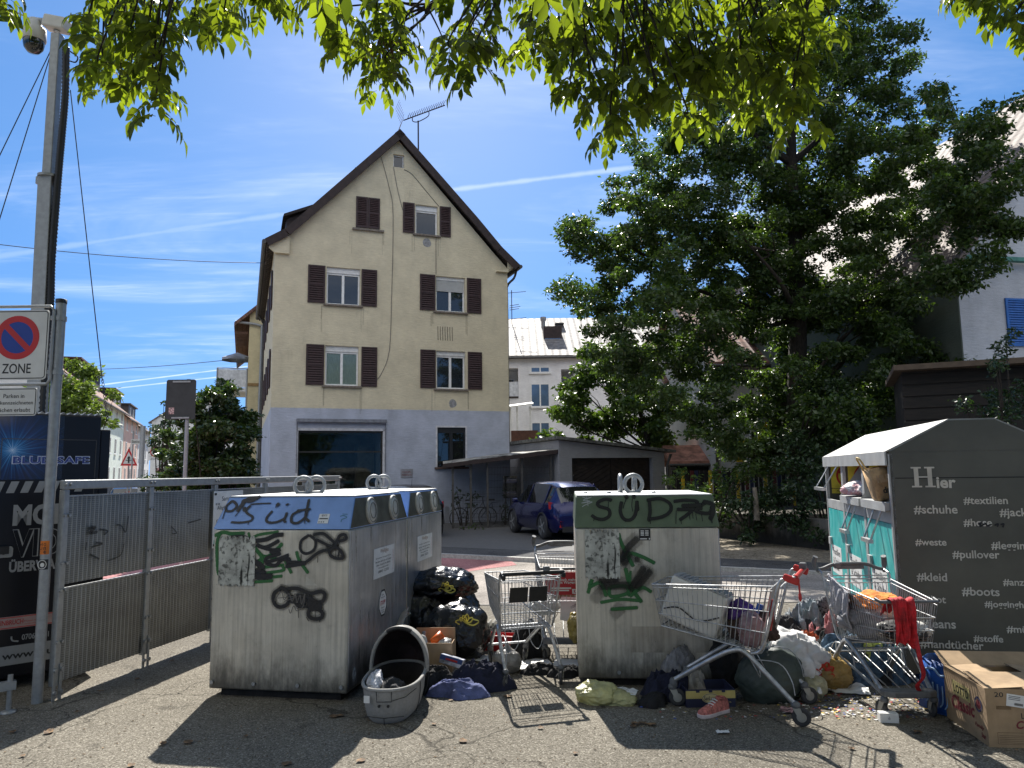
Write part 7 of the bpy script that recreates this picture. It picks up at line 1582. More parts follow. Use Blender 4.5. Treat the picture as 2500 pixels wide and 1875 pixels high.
pp = Vector((NP.x, NP.y, 0))+HU*-.55+HB*1.6; par = thing('parasol', (pp.x, pp.y, 6.19), 0, 'grey and white parasol standing on the balcony of the cream house', 'parasol')
MB().tube([(0, 0, 0), (0, 0, 2.0)], .03, 6).build('pole', M_galv, par); b = MB(); n = 8
for k in range(n):
    a0, a1 = 2*math.pi*k/n, 2*math.pi*(k+1)/n; b.add([(0, 0, 2.05), (.85*math.cos(a0), .85*math.sin(a0), 1.72), (.85*math.cos(a1), .85*math.sin(a1), 1.72), (.85*math.cos(a1), .85*math.sin(a1), 1.6), (.85*math.cos(a0), .85*math.sin(a0), 1.6)], [(0, 1, 2), (1, 4, 3, 2)])
b.build('canopy', mat('parasol_cloth', (.25, .27, .32), .8, 0, .3, 1.2), par, fixn=False)
# white apartment block
AY = 45; AP = at_y(1180, 1000, AY); apx = lambda px, py: (at_y(px, py, AY).x-AP.x, at_y(px, py, AY).z); az4 = lambda X, Y: apx(1200+X/3.16, 750+Y/3.16)
ez = az4(400, 398)[1]; M_aw = plaster('white_plaster', (.80, .80, .80), streaks=.05)
apt = block('apartment_block', (AP.x, AP.y), 0, 15, 12, ez+.15, ez+3.6, M_aw, M_rsil, 'white apartment block with silvery tiled roof behind the corner house', [], over=.3)
wl_ = [c for c in apt.children if c.name.startswith('wall')][0]; lg = [(*az4(60, 690), *az4(205, 470)), (*az4(541, 690), *az4(634, 478))]; carve(wl_, [(x0, -.5, a, x1, 1.3, b_) for x0, a, x1, b_ in lg])
M_bluepane = glass('sky_glass', (.10, .16, .26), .05)
for X0, Y0, X1, Y1 in ((300, 508, 450, 458), (303, 772, 448, 587), (308, 1080, 450, 885)): x0, a = az4(X0, Y0); x1, b_ = az4(X1, Y1); plain_window(apt, x0, a, x1, b_, pane=M_bluepane)
for x0, a, x1, b_ in lg:
    plain_window(apt, x1-1.0, a+.9, x1-.2, b_-.5, mull=False, sill=False, y=1.3); b = MB(); b.box(x0+.02, -.02, a, x1-.02, .02, a+.9); b.build('balcony_rail', mat('pale_panel', (.62, .64, .66), .5), apt); MB().box(x0, -.06, a-.1, x1, -.003, a-.002).build('balcony_edge', M_verge, apt)
sk = az4(490, 280); MB().box(sk[0]-.6, 2.3, ez+1.5, sk[0]+.6, 3.5, ez+2.5).build('skylight', M_verge, apt); b = MB(); b.add([(sk[0]-.5, 2.2, ez+1.62), (sk[0]+.5, 2.2, ez+1.62), (sk[0]+.5, 3.2, ez+2.4), (sk[0]-.5, 3.2, ez+2.4)], [(0, 1, 2, 3)]); b.build('skylight_pane', M_bluepane, apt)
ck = az4(560, 150); MB().box(ck[0]-.26, 4.2, ez+2, ck[0]+.26, 5.0, ck[1]+1.0).box(ck[0]-.3, 4.1, ck[1]+1.003, ck[0]+.3, 5.1, ck[1]+1.1).build('chimney', M_zinc, apt); MB().lathe([(.14, 0), (.14, 1.0), (.2, 1.1), (.2, 1.3)], 10, (ck[0]-1.1, 4.2, ez+2.2)).build('vent_pipe', M_galv, apt)
an2 = thing('roof_aerial', (at_y(1250, 800, AY+5).x, AY+5, ez+3.4), 0, 'thin aerial on the silvery apartment roof, beside the corner house', 'aerial'); b = MB(); b.tube([(0, 0, -.5), (0, 0, 2.2)], .03, 5)
for z, w in ((2.0, 1.0), (1.1, .5), (.95, .6), (.8, .5), (.15, 1.0)): b.tube([(-w*.3, 0, z), (w, 0, z+.1)], .02, 4)
b.build('mast', M_verge, an2)
cy = 35; cpv = thing('terrace_canopy', (at_y(1268, 1000, cy).x, cy, 0), 0, 'white terrace canopy with brown parapet beside the corner house', 'canopy'); q = lambda px, py: (at_y(px, py, cy).x-cpv.location.x, at_y(px, py, cy).z)
b = MB(); l, r_ = q(1225, 1000), q(1302, 990); b.hexa([(l[0], -.6, l[1]), (r_[0], -.6, r_[1]), (r_[0], 2, r_[1]+.3), (l[0], 2, l[1]+.3)], [(l[0], -.6, l[1]+.06), (r_[0], -.6, r_[1]+.06), (r_[0], 2, r_[1]+.36), (l[0], 2, l[1]+.36)]); b.build('roof', M_white, cpv); b = MB()
for px in (1246, 1262, 1294): x = q(px, 1000)[0]; b.box(x-.04, -.3, 2.5, x+.04, -.22, q(px, 992)[1]-.02)
b.build('posts', M_white, cpv); MB().box(q(1235, 1)[0], -.4, 0, q(1295, 1)[0], -.3, q(1290, 1052)[1]).build('parapet', mat('brown_board', (.10, .045, .03), .8), cpv)
# garage
GP_ = Vector((1.5, 24.0, 0)); gx = lambda px, py: ((on_plane(px, py, GP_, HB)-GP_).dot(HU), on_plane(px, py, GP_, HB).z); gr_ = thing('garage', GP_, HA, 'low grey rough-cast garage with sloping roof and wide dark door', 'garage'); M_grg = plaster('grey_roughcast', (.30, .30, .31), bump=.5, streaks=.2)
tl, tr = gx(1365, 1067), gx(1621, 1098); gw = tr[0]; d0, d1 = gx(1400, 1300), gx(1593, 1117)
go = MB().prism([(0, -.3), (gw, -.3), (gw, tr[1]-.1), (0, tl[1]-.1)], 0, 6.5).build('wall', M_grg, gr_); carve(go, [(d0[0], -.5, -.5, d1[0], .25, d1[1])])
b = MB(); b.prism([(-.15, tl[1]-.07), (gw+.35, tr[1]-.1), (gw+.35, tr[1]-.01), (-.15, tl[1]+.03)], -.2, 6.7); b.build('roof', mat('corrugated_cement', (.13, .13, .12), .9, 0, .3, 8), gr_)
b = MB(); xm = (d0[0]+d1[0])/2
for s_ in (-1, 1):
    for k in range(22):
        z = -.6+k*.17; xa, xb = (d0[0]+.02, xm-.02) if s_ < 0 else (xm+.02, d1[0]-.02); dz = (xb-xa)*.55*s_*-1
        P = [(xa, z+(0 if dz > 0 else -dz)), (xb, z+(dz if dz > 0 else 0)), (xb, z+.15+(dz if dz > 0 else 0)), (xa, z+.15+(0 if dz > 0 else -dz))]; P = [(x, min(max(zz, -.25), d1[1]-.02)) for x, zz in P]
        if max(p[1] for p in P)-min(p[1] for p in P) > .02: b.prism(P, .2, .225)
b.box(d0[0], .23, -.28, d1[0], .245, d1[1]); b.build('door', mat('black_brown_boards', (.022, .014, .012), .6, 0, .3, 6), gr_, fixn=True); MB().tube([(gw+.2, -.1, tr[1]-.15), (gw+.06, -.1, tr[1]-.5), (gw+.06, -.1, 0)], .045, 8).build('downpipe', M_zinc, gr_)
# bicycle shelter with wire-mesh fence
sh_ = thing('bike_shelter', Vector((-2.05, 24.0, 0)), math.atan2(.35, 3.45), 'low mossy lean-to shelter with wire mesh front between corner house and garage', 'shelter'); SL = 3.5
b = MB(); b.hexa([(-.2, -.25, 1.88), (SL+.05, -.25, 2.3), (SL+.05, 3.2, 2.42), (-.2, 3.2, 2.0)], [(-.2, -.25, 1.95), (SL+.05, -.25, 2.38), (SL+.05, 3.2, 2.5), (-.2, 3.2, 2.08)]); b.build('roof', mat('mossy_sheet', (.34, .33, .30), .9, 0, .5, 3, lo=.4, hi=.6), sh_); MB().hexa([(-.22, -.29, 1.80), (SL+.05, -.29, 2.23), (SL+.05, -.255, 2.23), (-.22, -.255, 1.80)], [(-.22, -.29, 1.93), (SL+.05, -.29, 2.36), (SL+.05, -.255, 2.36), (-.22, -.255, 1.93)]).build('fascia', M_verge, sh_)
for x in (.1, .68, 1.22, 2.35, 3.3): MB().box(x-.035, -.03, -.25, x+.035, .04, 1.9+x*.12).build('post', M_zinc, sh_)
b = MB()
for k in range(66): b.tube([(.1+k*.05, 0, -.1), (.1+k*.05, 0, 1.05 if k < 24 else 1.85)], .004, 3)
for k in range(10): z = -.1+k*.21; b.tube([(.1 if z < 1.1 else 1.25, 0, z), (3.35, 0, z)], .006, 3)
b.build('mesh_fence', M_zinc, sh_); MB().box(2.0, 3.0, .7, 2.5, 3.03, 1.5).build('barred_window', M_dkglass, sh_)
def bike(c, rz, label, col):
    t = thing('bicycle', c, rz, label, 'bicycle', 'bicycles in the shelter')
    for x in (-.52, .52):
        w = MB().tube([(x+.33*math.cos(a), 0, .34+.33*math.sin(a)) for a in [2*math.pi*i/24 for i in range(24)]], .018, 6, closed=True)
        for k in range(8): w.tube([(x, 0, .34), (x+.33*math.cos(k*.785), 0, .34+.33*math.sin(k*.785))], .003, 3)
        w.build('wheel', M_black, t)
    MB().tube([(-.52, 0, .34), (-.15, 0, .82), (.35, 0, .85), (-.05, 0, .32), (-.15, 0, .82)], .018, 6).tube([(.52, 0, .34), (.35, 0, .85), (.32, 0, 1.0)], .018, 6).tube([(-.52, 0, .34), (-.05, 0, .32)], .012, 6).build('frame', mat(col, (.10, .12, .16), .4, .3), t); MB().obox((-.17, 0, .92), (.24, .12, .05)).build('saddle', M_black, t, bevel=.02); MB().tube([(.28, -.28, 1.03), (.33, 0, 1.02), (.28, .28, 1.03)], .014, 6).build('handlebar', M_black, t)
bike((-1.35, 25.2, -.2), R(25), 'left bicycle in the dark shelter', 'bike_grey'); bike((-.6, 25.5, -.2), R(15), 'right bicycle in the dark shelter, nearer the garage', 'bike_blue')
# ================================================================ CARS
def car(name, c, rz, col, label, L=4.0, W_=1.74, Hc=1.48, boot='hatch'):
    """x forward, origin at ground centre"""
    t = thing(name, c, rz, label, 'car'); paint = mat('paint_'+col[0], col[1], .25, .35, .03, 3, coat=.6 if sum(col[1]) > .03 else .15, spec=.4); hl = L/2
    # stations: x, belt z, half width, roof z (None outside the cabin), roof half width
    st = [(-hl, .62, .70, None), (-hl+.05, .86, .78, None), (-hl+.12, .95, .82, .98), (-hl+.42, .96, .85, Hc-.13), (-hl+.75, .95, .865, Hc-.03), (-.1, .92, .87, Hc), (.45, .91, .87, Hc-.06), (.75, .90, .87, Hc-.2), (1.18, .88, .86, .92), (1.55, .80, .83, None), (hl-.12, .68, .76, None), (hl, .52, .64, None)]
    secs = []
    for x, zb, w, zr in st:
        w = w*W_/1.74; zlow = .20 if abs(x) < hl-.1 else .30; P = [(w*.86, zlow), (w*.97, zlow+.14), (w, .58 if zb > .62 else zb*.8), (w*.985, zb-.06 if zb > .66 else zb*.92), (w*.95, zb)]
        rw = w*.70 if zr else w*.9; P += [(rw, zr-.04), (rw*.88, zr), (0, zr+.015)] if zr else [(w*.8, zb+.008), (w*.5, zb+.02), (0, zb+.025)]
        secs.append([(x, a, z) for a, z in P])
    body, gl = MB(), MB(); n = len(secs[0])
    for i in range(len(secs)-1):
        for j in range(n-1):
            f = j == 4; cab = st[i][3] and st[i+1][3]
            for s_ in (1, -1):
                q = [secs[i][j], secs[i+1][j], secs[i+1][j+1], secs[i][j+1]]; q = [(x, y*s_, z) for x, y, z in q]; q = q if s_ < 0 else q[::-1]
                isglass = (f and cab and 2 < i < 8) or (j in (5, 6) and cab and i in (2, 7)) 
                (gl if isglass else body).add(q, [(0, 1, 2, 3)], True)
    for k in (0, -1): S_ = secs[k]; body.add([(x, y, z) for x, y, z in S_]+[(x, -y, z) for x, y, z in S_[::-1]], [tuple(range(2*n))], False)
    body.build('body', paint, t, weld=True); gl.build('windows', M_dkglass, t, weld=True)
    b = MB()
    for s_ in (1, -1):
        for x in (-.05, -hl+.70): b.hexa([(x-.04, s_*W_*.485, .93), (x+.04, s_*W_*.485, .93), (x+.04, s_*W_*.47, .93), (x-.04, s_*W_*.47, .93)], [(x-.03, s_*W_*.365, Hc-.06), (x+.03, s_*W_*.365, Hc-.06), (x+.03, s_*W_*.35, Hc-.06), (x-.03, s_*W_*.35, Hc-.06)])
    b.build('pillars', paint, t)
    for x in (-hl+.78, hl-.82):
        for s_ in (1, -1):
            w = MB().lathe([(.2, -.1), (.30, -.1), (.32, -.07), (.32, .07), (.30, .1), (.2, .1)], 28, (x, s_*(W_/2-.10), .32), 'y').build('wheel', M_tyre, t)
            r = MB().lathe([(.03, s_*.106), (.06, s_*.104), (.06, s_*.07), (.2, s_*.07), (.215, s_*.103)], 24, (x, s_*(W_/2-.10), .32), 'y', caps=False)
            for k in range(5): a = k*2*math.pi/5; r.obox((x+.12*math.cos(a), s_*(W_/2-.10)+s_*.098, .32+.12*math.sin(a)), (.20, .012, .045), (0, -a, 0))
            r.build('rim', M_galv, w, fixn=False)
            MB().tube([(x+.36*math.cos(a), s_*(W_/2-.012), .32+.36*math.sin(a)) for a in [math.pi*i/14 for i in range(15)]], .035, 6).build('wheel_arch', M_black, t)
    for s_ in (1, -1):
        MB().hexa([(-hl+.05, s_*.44, .74), (-hl+.28, s_*W_*.492, .80), (-hl+.22, s_*W_*.48, .80), (-hl+.12, s_*.45, .74)], [(-hl+.06, s_*.46, .86), (-hl+.32, s_*W_*.49, .98), (-hl+.24, s_*W_*.47, .98), (-hl+.14, s_*.47, .86)]).build('tail_light', mat('tail_red', (.45, .012, .012), .15, 0, .2, 9, coat=1), t); MB().obox((-hl+.015, s_*.62, .42), (.03, .10, .16), (0, 0, 0)).build('reflector', mat('tail_red', (.45, .012, .012), .15), t)
        MB().hexa([(hl-.02, s_*.42, .60), (hl-.35, s_*W_*.46, .66), (hl-.4, s_*W_*.44, .66), (hl-.1, s_*.42, .60)], [(hl-.06, s_*.44, .70), (hl-.42, s_*W_*.455, .78), (hl-.46, s_*W_*.43, .78), (hl-.14, s_*.44, .70)]).build('headlight', M_bluepane, t); MB().obox((.72, s_*(W_/2+.06), .96), (.12, .16, .11)).build('mirror', paint, t, bevel=.03)
    MB().box(-hl-.012, -.26, .60, -hl-.002, .26, .71).build('number_plate', M_label, t); MB().tube([(-hl+.7, 0, Hc-.02), (-hl+.62, 0, Hc+.18)], .006, 5).build('antenna', M_black, t); MB().box(-hl-.01, -.6, .22, -hl+.05, .6, .36).build('bumper_trim', M_black, t)
    return t
p, q = gp(1328, 1324), gp(1256, 1307); fw = (Vector((q.x-p.x, q.y-p.y, 0))).normalized(); crz = math.atan2(fw.y, fw.x)
rgt = Vector((fw.y, -fw.x, 0)); c0 = Vector((p.x, p.y, 0))+fw*1.24+rgt*.82; car('parked_car', (c0.x, c0.y, -.12), crz, ('cobalt_blue', (.004, .007, .075)), 'dark blue hatchback parked in front of the bike shelter and garage')
dc = at_y(1040, 1280, 21.5); car('parked_car', (dc.x-.75, 22.6, -.12), R(105), ('black', (.006, .006, .008)), 'black car with red tail light parked at the left of the bike shelter', 4.3, 1.75, 1.42)
wc = at_y(920, 1200, 19.3); car('parked_car', (wc.x+.1, 20.3, -.12), R(78), ('ice_blue', (.42, .50, .60)), 'pale blue car hidden behind the blue-lidded bottle banks, only its roof showing', 4.1, 1.74, 1.42)
c1 = at_y(325, 1200, 32); car('parked_car', (c1.x, 32, -.2), R(112), ('midnight', (.008, .012, .03)), 'dark blue car standing in the side street beyond the metal fence', 4.3, 1.78, 1.48)
c1 = at_y(285, 1200, 42); car('parked_car', (c1.x, 42, -.2), R(-70), ('white', (.62, .62, .62)), 'white car behind the dark blue one, nearest the trailer in the side street', 4.3, 1.8, 1.55)
c1 = at_y(366, 1200, 40); car('parked_car', (c1.x, 40, -.2), R(110), ('white', (.62, .62, .62)), 'white car at the right of the side street, beside the conifer', 4.3, 1.8, 1.55)
c1 = at_y(388, 1200, 52); car('parked_car', (c1.x, 52, -.2), R(110), ('silver', (.45, .46, .48)), 'silver car farthest up the side street', 4.3, 1.8, 1.5)
# ================================================================ ROAD SIGNS
def pole_thing(name, px, Y, top_py, label, r=.03, cat='road sign'):
    c = at_y(px, 1200, Y); t = thing(name, (c.x, Y, gz(Y)), 0, label, cat); z = at_y(px, top_py, Y).z-gz(Y); MB().tube([(0, 0, -.05), (0, 0, z)], r, 10).build('pole', M_galv, t); return t, lambda a, b_: (at_y(a, b_, Y).x-c.x, at_y(a, b_, Y).z-gz(Y))
t, f = pole_thing('sign_post', 450, 13.5, 926, 'dark back of a square road sign on a galvanised pole, in front of the laurel', .035); a, c = f(406, 1025), f(482, 927); s_ = MB().prism(rrect(a[0], a[1], c[0], c[1], .04), -.05, -.04).build('sign_back', mat('dark_sign_back', (.03, .033, .035), .6), t); b = MB()
for z in (a[1]+.03, c[1]-.04): b.box(a[0]+.12, -.065, z-.015, c[0]-.1, -.052, z+.015)
b.build('clamp', M_galv, t); MB().box(a[0]+.06, -.0535, a[1]+.1, a[0]+.16, -.0515, a[1]+.22).build('sticker', mat('sticker_pale', (.5, .35, .35), .5, 0, .5, 40), s_)
t, f = pole_thing('priority_sign', 311, 30, 1092, 'red-rimmed triangular junction sign with black arrow in the side street'); tri = [f(295, 1137), f(337, 1137), f(316, 1094)]; cx_, cz_ = sum(p[0] for p in tri)/3, sum(p[1] for p in tri)/3; k_ = lambda s: [(cx_+(x-cx_)*s, cz_+(z-cz_)*s) for x, z in tri]
s_ = MB().prism(tri, -.05, -.04).build('sign_rim', M_signred, t); b = MB(); b.add([(x, -.052, z) for x, z in k_(.68)], [(0, 1, 2)]); b.build('sign_face', M_signw, s_); b = MB(); b.box(cx_-.035, -.055, cz_-.13, cx_+.035, -.053, cz_+.08); b.add([(cx_-.08, -.0552, cz_+.05), (cx_+.08, -.0552, cz_+.05), (cx_, -.0552, cz_+.17)], [(0, 1, 2)]); b.box(cx_-.13, -.055, cz_-.03, cx_+.13, -.053, cz_+.0); b.build('arrow', M_print, s_)
t, f = pole_thing('street_name_sign', 319, 29, 1052, 'grey pole with the white street name plate beside the triangle sign'); a, c = f(321, 1085), f(361, 1072); s_ = MB().box(a[0], -.05, a[1], c[0], -.035, c[1]).build('name_plate', M_signw, t); text('lettering', 'Steinstraße', a[0]+.03, a[1]+.05, c[0]-a[0]-.06, (c[1]-a[1])*.6, M_print, s_, y=-.052, bold=.01)
pole_thing('lamp_post', 342, 27, 1040, 'plain grey lamp post beside the street name sign', .09, 'post')
t, f = pole_thing('zone_sign', 387, 24, 1090, 'thirty zone sign half hidden by the laurel bush'); a, c = f(362, 1124), f(401, 1087); s_ = MB().prism(rrect(a[0], a[1], c[0], c[1], .03), -.05, -.04).build('sign_plate', M_signw, t); b = MB(); ring(b, *f(381, 1103), .17, .13, -.052, 24); b.build('red_ring', M_signred, s_); m_ = f(381, 1103); text('lettering', '30', m_[0], m_[1]-.06, .18, .12, M_print, s_, y=-.053, align='c', bold=.02); text('lettering', 'ZONE', m_[0], m_[1]-.26, .3, .07, M_print, s_, y=-.053, align='c')
MB_ = MB(); a, c = f(381, 1153), f(395, 1142); MB().box(a[0], -.05, a[1], c[0], -.04, c[1]).build('small_plate', mat('pink_plate', (.5, .25, .25), .5), t)
# overhead wires across the street
for a, c, Y0, Y1, lab in (((-10, 596), (648, 642), 20, 24.6, 'thin overhead wire ending at the eaves of the corner house'), ((200, 902), (545, 880), 60, 42, 'lower overhead wire across the side street')):
    p, q = at_y(*a, Y0), at_y(*c, Y1); w = MB().tube([p.lerp(q, i/16)-Vector((0, 0, .12*4*(i/16)*(1-i/16))) for i in range(17)], .012 if Y0 < 30 else .02, 5).build('overhead_wire', MW); tag(w, lab, 'wire')
# ================================================================ RIGHT-HAND HOUSES, WALL, FENCE
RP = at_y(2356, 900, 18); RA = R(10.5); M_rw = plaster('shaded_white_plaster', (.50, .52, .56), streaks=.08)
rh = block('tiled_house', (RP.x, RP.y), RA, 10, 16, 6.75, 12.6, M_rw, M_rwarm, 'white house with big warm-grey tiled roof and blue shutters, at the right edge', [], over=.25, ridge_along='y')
u_ = Vector((math.cos(RA), math.sin(RA), 0)); bb_ = Vector((-math.sin(RA), math.cos(RA), 0)); rf = lambda px, py: ((on_plane(px, py, RP, bb_)-RP).dot(u_), on_plane(px, py, RP, bb_).z)
a, c = rf(2462, 845), rf(2500, 732); M_blsh = mat('blue_shutter_paint', (.015, .12, .42), .5, 0, .1, 9); shutter(rh, a[0], a[1], a[0]+.62, c[1]+.02, M_blsh, slats=18, mid=False); plain_window(rh, a[0]+.66, a[1], a[0]+1.8, c[1])
MB().box(-.04, .0, -.3, -.012, 15.9, 6.6).build('green_side_wall', plaster('dark_green_plaster', (.08, .10, .08)), rh); MB().box(.0, -.1, 6.75, 10, -.26, 6.85).build('green_fascia', mat('green_board', (.06, .22, .18), .6), rh)
b = MB(); b.box(1.0, 10.2, 7.4, 3.6, 13.4, 9.4); b.build('dormer', M_offw, rh); MB().box(.75, 9.9, 9.403, 4.2, 13.7, 9.55).build('dormer_roof', M_rwarm, rh); b = MB(); b.box(.95, 10.4, 7.7, .985, 11.0, 9.0); b.box(.95, 12.3, 7.7, .985, 12.9, 9.0); b.build('dormer_shutter', M_blsh, rh); MB().box(.965, 11.1, 7.8, .99, 12.2, 8.9).build('dormer_window', M_dkglass, rh)
MB().box(-.08, 6.2, 3.0, -.045, 6.9, 4.4).build('red_shutter', mat('red_shutter', (.22, .02, .02), .6), rh)
wsh = at_y(2180, 900, 13.2); M_dkwood = mat('black_brown_wood', (.011, .008, .006), .75, 0, .4, 4, stretch=(1, 1, 14)); sd_ = thing('garden_shed', (wsh.x, 13.2, 0), R(-24), 'black-brown timber shed with flat roof behind the clothing banks', 'shed'); MB().box(.15, .15, -.3, 2.5, 2.6, 3.36).build('wall', M_dkwood, sd_); MB().box(0, -.15, 3.364, 2.7, 2.8, 3.46).build('roof', mat('shed_roof_edge', (.09, .065, .045), .8), sd_)
b = MB()
for k in range(16): b.box(.13, .13, -.1+k*.215, 2.52, .15, .09+k*.215)
b.build('boards', M_dkwood, sd_, bevel=.006, seg=1)
YP = at_y(1748, 1050, 27); yh = block('yellow_shutter_house', (YP.x, YP.y), R(4), 9, 9, 5.6, 9.2, plaster('grey_white_plaster', (.46, .46, .45)), M_rred, 'white house with yellow shutters behind the big tree', [], over=.3); yf = lambda px, py: (at_y(px, py, 27.1).x-YP.x, at_y(px, py, 27.1).z); M_ysh = mat('yellow_shutter_paint', (.62, .42, .02), .5, 0, .1, 9)
for a, c in (((1797, 1128), (1816, 1075)), ((1853, 1128), (1877, 1030))): p, q = yf(*a), yf(*c); shutter(yh, p[0], p[1], q[0], q[1], M_ysh, slats=24, mid=False)
p, q = yf(1832, 1128), yf(1851, 1034); plain_window(yh, p[0], p[1], q[0], q[1], mull=False); MB().box(-.06, -.06, -.2, .03, -.002, 5.5).build('downpipe', M_zinc, yh); p, q = yf(1830, 1000), yf(1912, 985); b = MB()
MB().box(p[0], -1.2, p[1]-.15, q[0]+.5, -.003, p[1]).build('balcony_floor', M_dkwood, yh)
for k in range(12): MB().box(p[0]+k*.12, -1.2, p[1]+.002, p[0]+k*.12+.09, -1.17, p[1]+.9).build('balcony_slat', (M_ysh, mat('red_slat', (.10, .012, .012), .6), mat('navy_slat', (.012, .016, .06), .6), M_dkwood)[k % 4], yh)
WP = at_y(1640, 1050, 33); block('white_house', (WP.x, WP.y), 0, 4.2, 8, 5.5, 8, M_aw, M_rred, 'plain sunlit white wall of a house seen under the tree, right of the garage', [], over=.2)
HPp = at_y(1650, 1100, 28); hut = block('garden_hut', (HPp.x, HPp.y), 0, 1.75, 2, 1.85, 2.4, M_dkwood, mat('red_corrugated', (.36, .17, .12), .7, 0, .3, 3), 'small garden hut with reddish roof right of the garage', [], over=.15); hut['category'] = 'hut'
FPp = at_y(1640, 1150, 24); cf = thing('slat_fence', (FPp.x, 24, -.1), R(2), 'dark garden fence with a few yellow, red and blue slats', 'fence'); MB().box(0, .03, .3, 4.2, .07, .4).box(0, .03, 1.55, 4.2, .07, 1.65).build('rails', M_dkwood, cf)
for k in range(28): MB().box(k*.15, 0, -.1, k*.15+.11, .028, 1.72).build('slat', (M_dkwood, M_dkwood, M_ysh, M_dkwood, mat('red_slat', (.10, .012, .012), .6), mat('navy_slat', (.012, .016, .06), .6))[k % 6], cf)
w0, w1 = gp(1640, 1305), gp(2010, 1350); wd = Vector((w1.x-w0.x, w1.y-w0.y, 0)); rw_ = thing('retaining_wall', (w0.x, w0.y, 0), math.atan2(wd.y, wd.x), 'low mossy concrete retaining wall below the shrubs', 'wall'); Lw = wd.length+6; M_conc = container_metal('mossy_concrete', (.20, .19, .165), .9, 0, 1.3, 21)
b = MB()
for k in range(int(Lw/1.6)): b.box(k*1.6+.006, 0, -.3, k*1.6+1.594, .3, .52)
b.box(0, .02, -.3, Lw, .28, .5); b.build('wall_panels', M_conc, rw_); b = MB(); P = [gp(1640, 1300), gp(2010, 1345)]; tag(MB().prism([(w0.x+.2, w0.y+.35), (w1.x+2, w1.y-1.2), (14, 14), (14, 30), (w0.x, 30)], -.3, .45, 'xy').build('terrace', mat('garden_soil', (.06, .05, .035), .95, 0, .4, 6)), kind='structure')
pf = at_y(395, 1200, 17.5); pk_ = thing('picket_fence', (pf.x, 17.5, -.2), R(14), 'dark brown picket fence below the laurel bush', 'fence'); b = MB(); M_dkpick = mat('brown_pickets', (.045, .03, .024), .8, 0, .3, 8)
for k in range(30): b.prism([(k*.11, 0), (k*.11+.08, 0), (k*.11+.08, 1.12), (k*.11+.04, 1.2), (k*.11, 1.12)], 0, .02)
b.build('pickets', M_dkpick, pk_); MB().box(0, .022, .3, 3.3, .06, .4).box(0, .022, .9, 3.3, .06, 1.0).build('rails', M_dkpick, pk_)
# ================================================================ TREES
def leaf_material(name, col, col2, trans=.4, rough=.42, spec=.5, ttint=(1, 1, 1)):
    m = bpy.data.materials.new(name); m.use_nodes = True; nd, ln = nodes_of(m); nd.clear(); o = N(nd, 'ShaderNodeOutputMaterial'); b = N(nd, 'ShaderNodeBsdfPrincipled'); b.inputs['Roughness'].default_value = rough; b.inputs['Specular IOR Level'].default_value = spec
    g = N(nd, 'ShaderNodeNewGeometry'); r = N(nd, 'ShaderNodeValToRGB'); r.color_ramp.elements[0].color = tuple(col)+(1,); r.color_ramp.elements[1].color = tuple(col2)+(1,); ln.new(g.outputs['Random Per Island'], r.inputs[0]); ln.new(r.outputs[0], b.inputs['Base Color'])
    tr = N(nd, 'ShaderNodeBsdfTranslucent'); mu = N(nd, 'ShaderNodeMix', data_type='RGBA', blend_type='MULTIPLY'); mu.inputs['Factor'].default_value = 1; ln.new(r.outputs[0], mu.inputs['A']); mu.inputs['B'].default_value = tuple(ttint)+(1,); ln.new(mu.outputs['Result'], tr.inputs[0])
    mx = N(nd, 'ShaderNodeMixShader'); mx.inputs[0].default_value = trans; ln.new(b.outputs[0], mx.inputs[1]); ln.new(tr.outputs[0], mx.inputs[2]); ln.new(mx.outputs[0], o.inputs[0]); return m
M_bark = mat('dark_bark', (.035, .027, .02), .95, 0, .3, 9, .8, 20, stretch=(4, 4, 1))
def leaves(name, pts, size, material, parent, seed=1, droop=.45, aspect=.5):
    """one bent leaf (two halves along the midrib) at every point"""
    r = np.random.default_rng(seed); n = len(pts); d = r.normal(size=(n, 3)); d[:, 2] = d[:, 2]*.6-droop; d /= np.linalg.norm(d, axis=1)[:, None]
    a = r.normal(size=(n, 3)); a[:, 2] += 1.1; s = np.cross(d, a); s /= np.linalg.norm(s, axis=1)[:, None]; nn = np.cross(s, d); L = size*r.uniform(.65, 1.3, n)[:, None]; w = L*aspect*.5
    P = np.asarray(pts); v = np.stack([P, P+d*L*.45+s*w+nn*L*.06, P+d*L, P+d*L*.45-s*w+nn*L*.06, P+d*L*.5-nn*L*.02], 1)          # base, side, tip, side, rib
    k = np.arange(n)[:, None]*5; f = np.concatenate([k+np.array([[0, 1, 2, 4]]), k+np.array([[0, 4, 2, 3]])], 0); return fast_mesh(name, v.reshape(-1, 3), f, material, parent)
def clump_points(blobs, per, seed, shell=.55):
    r = np.random.default_rng(seed); out_ = []
    for c, rad in blobs:
        n = int(per*(rad[0]*rad[1]*rad[2])**(2/3)); u = r.normal(size=(n, 3)); u /= np.linalg.norm(u, axis=1)[:, None]; rr = (shell+(1-shell)*r.random(n))*(1+.28*np.sin(u[:, 0]*5+c[0]*3)*np.cos(u[:, 2]*6+c[2]*2)+.12*r.normal(size=n)); out_.append(np.asarray(c)+u*rr[:, None]*np.asarray(rad))
    return np.concatenate(out_)
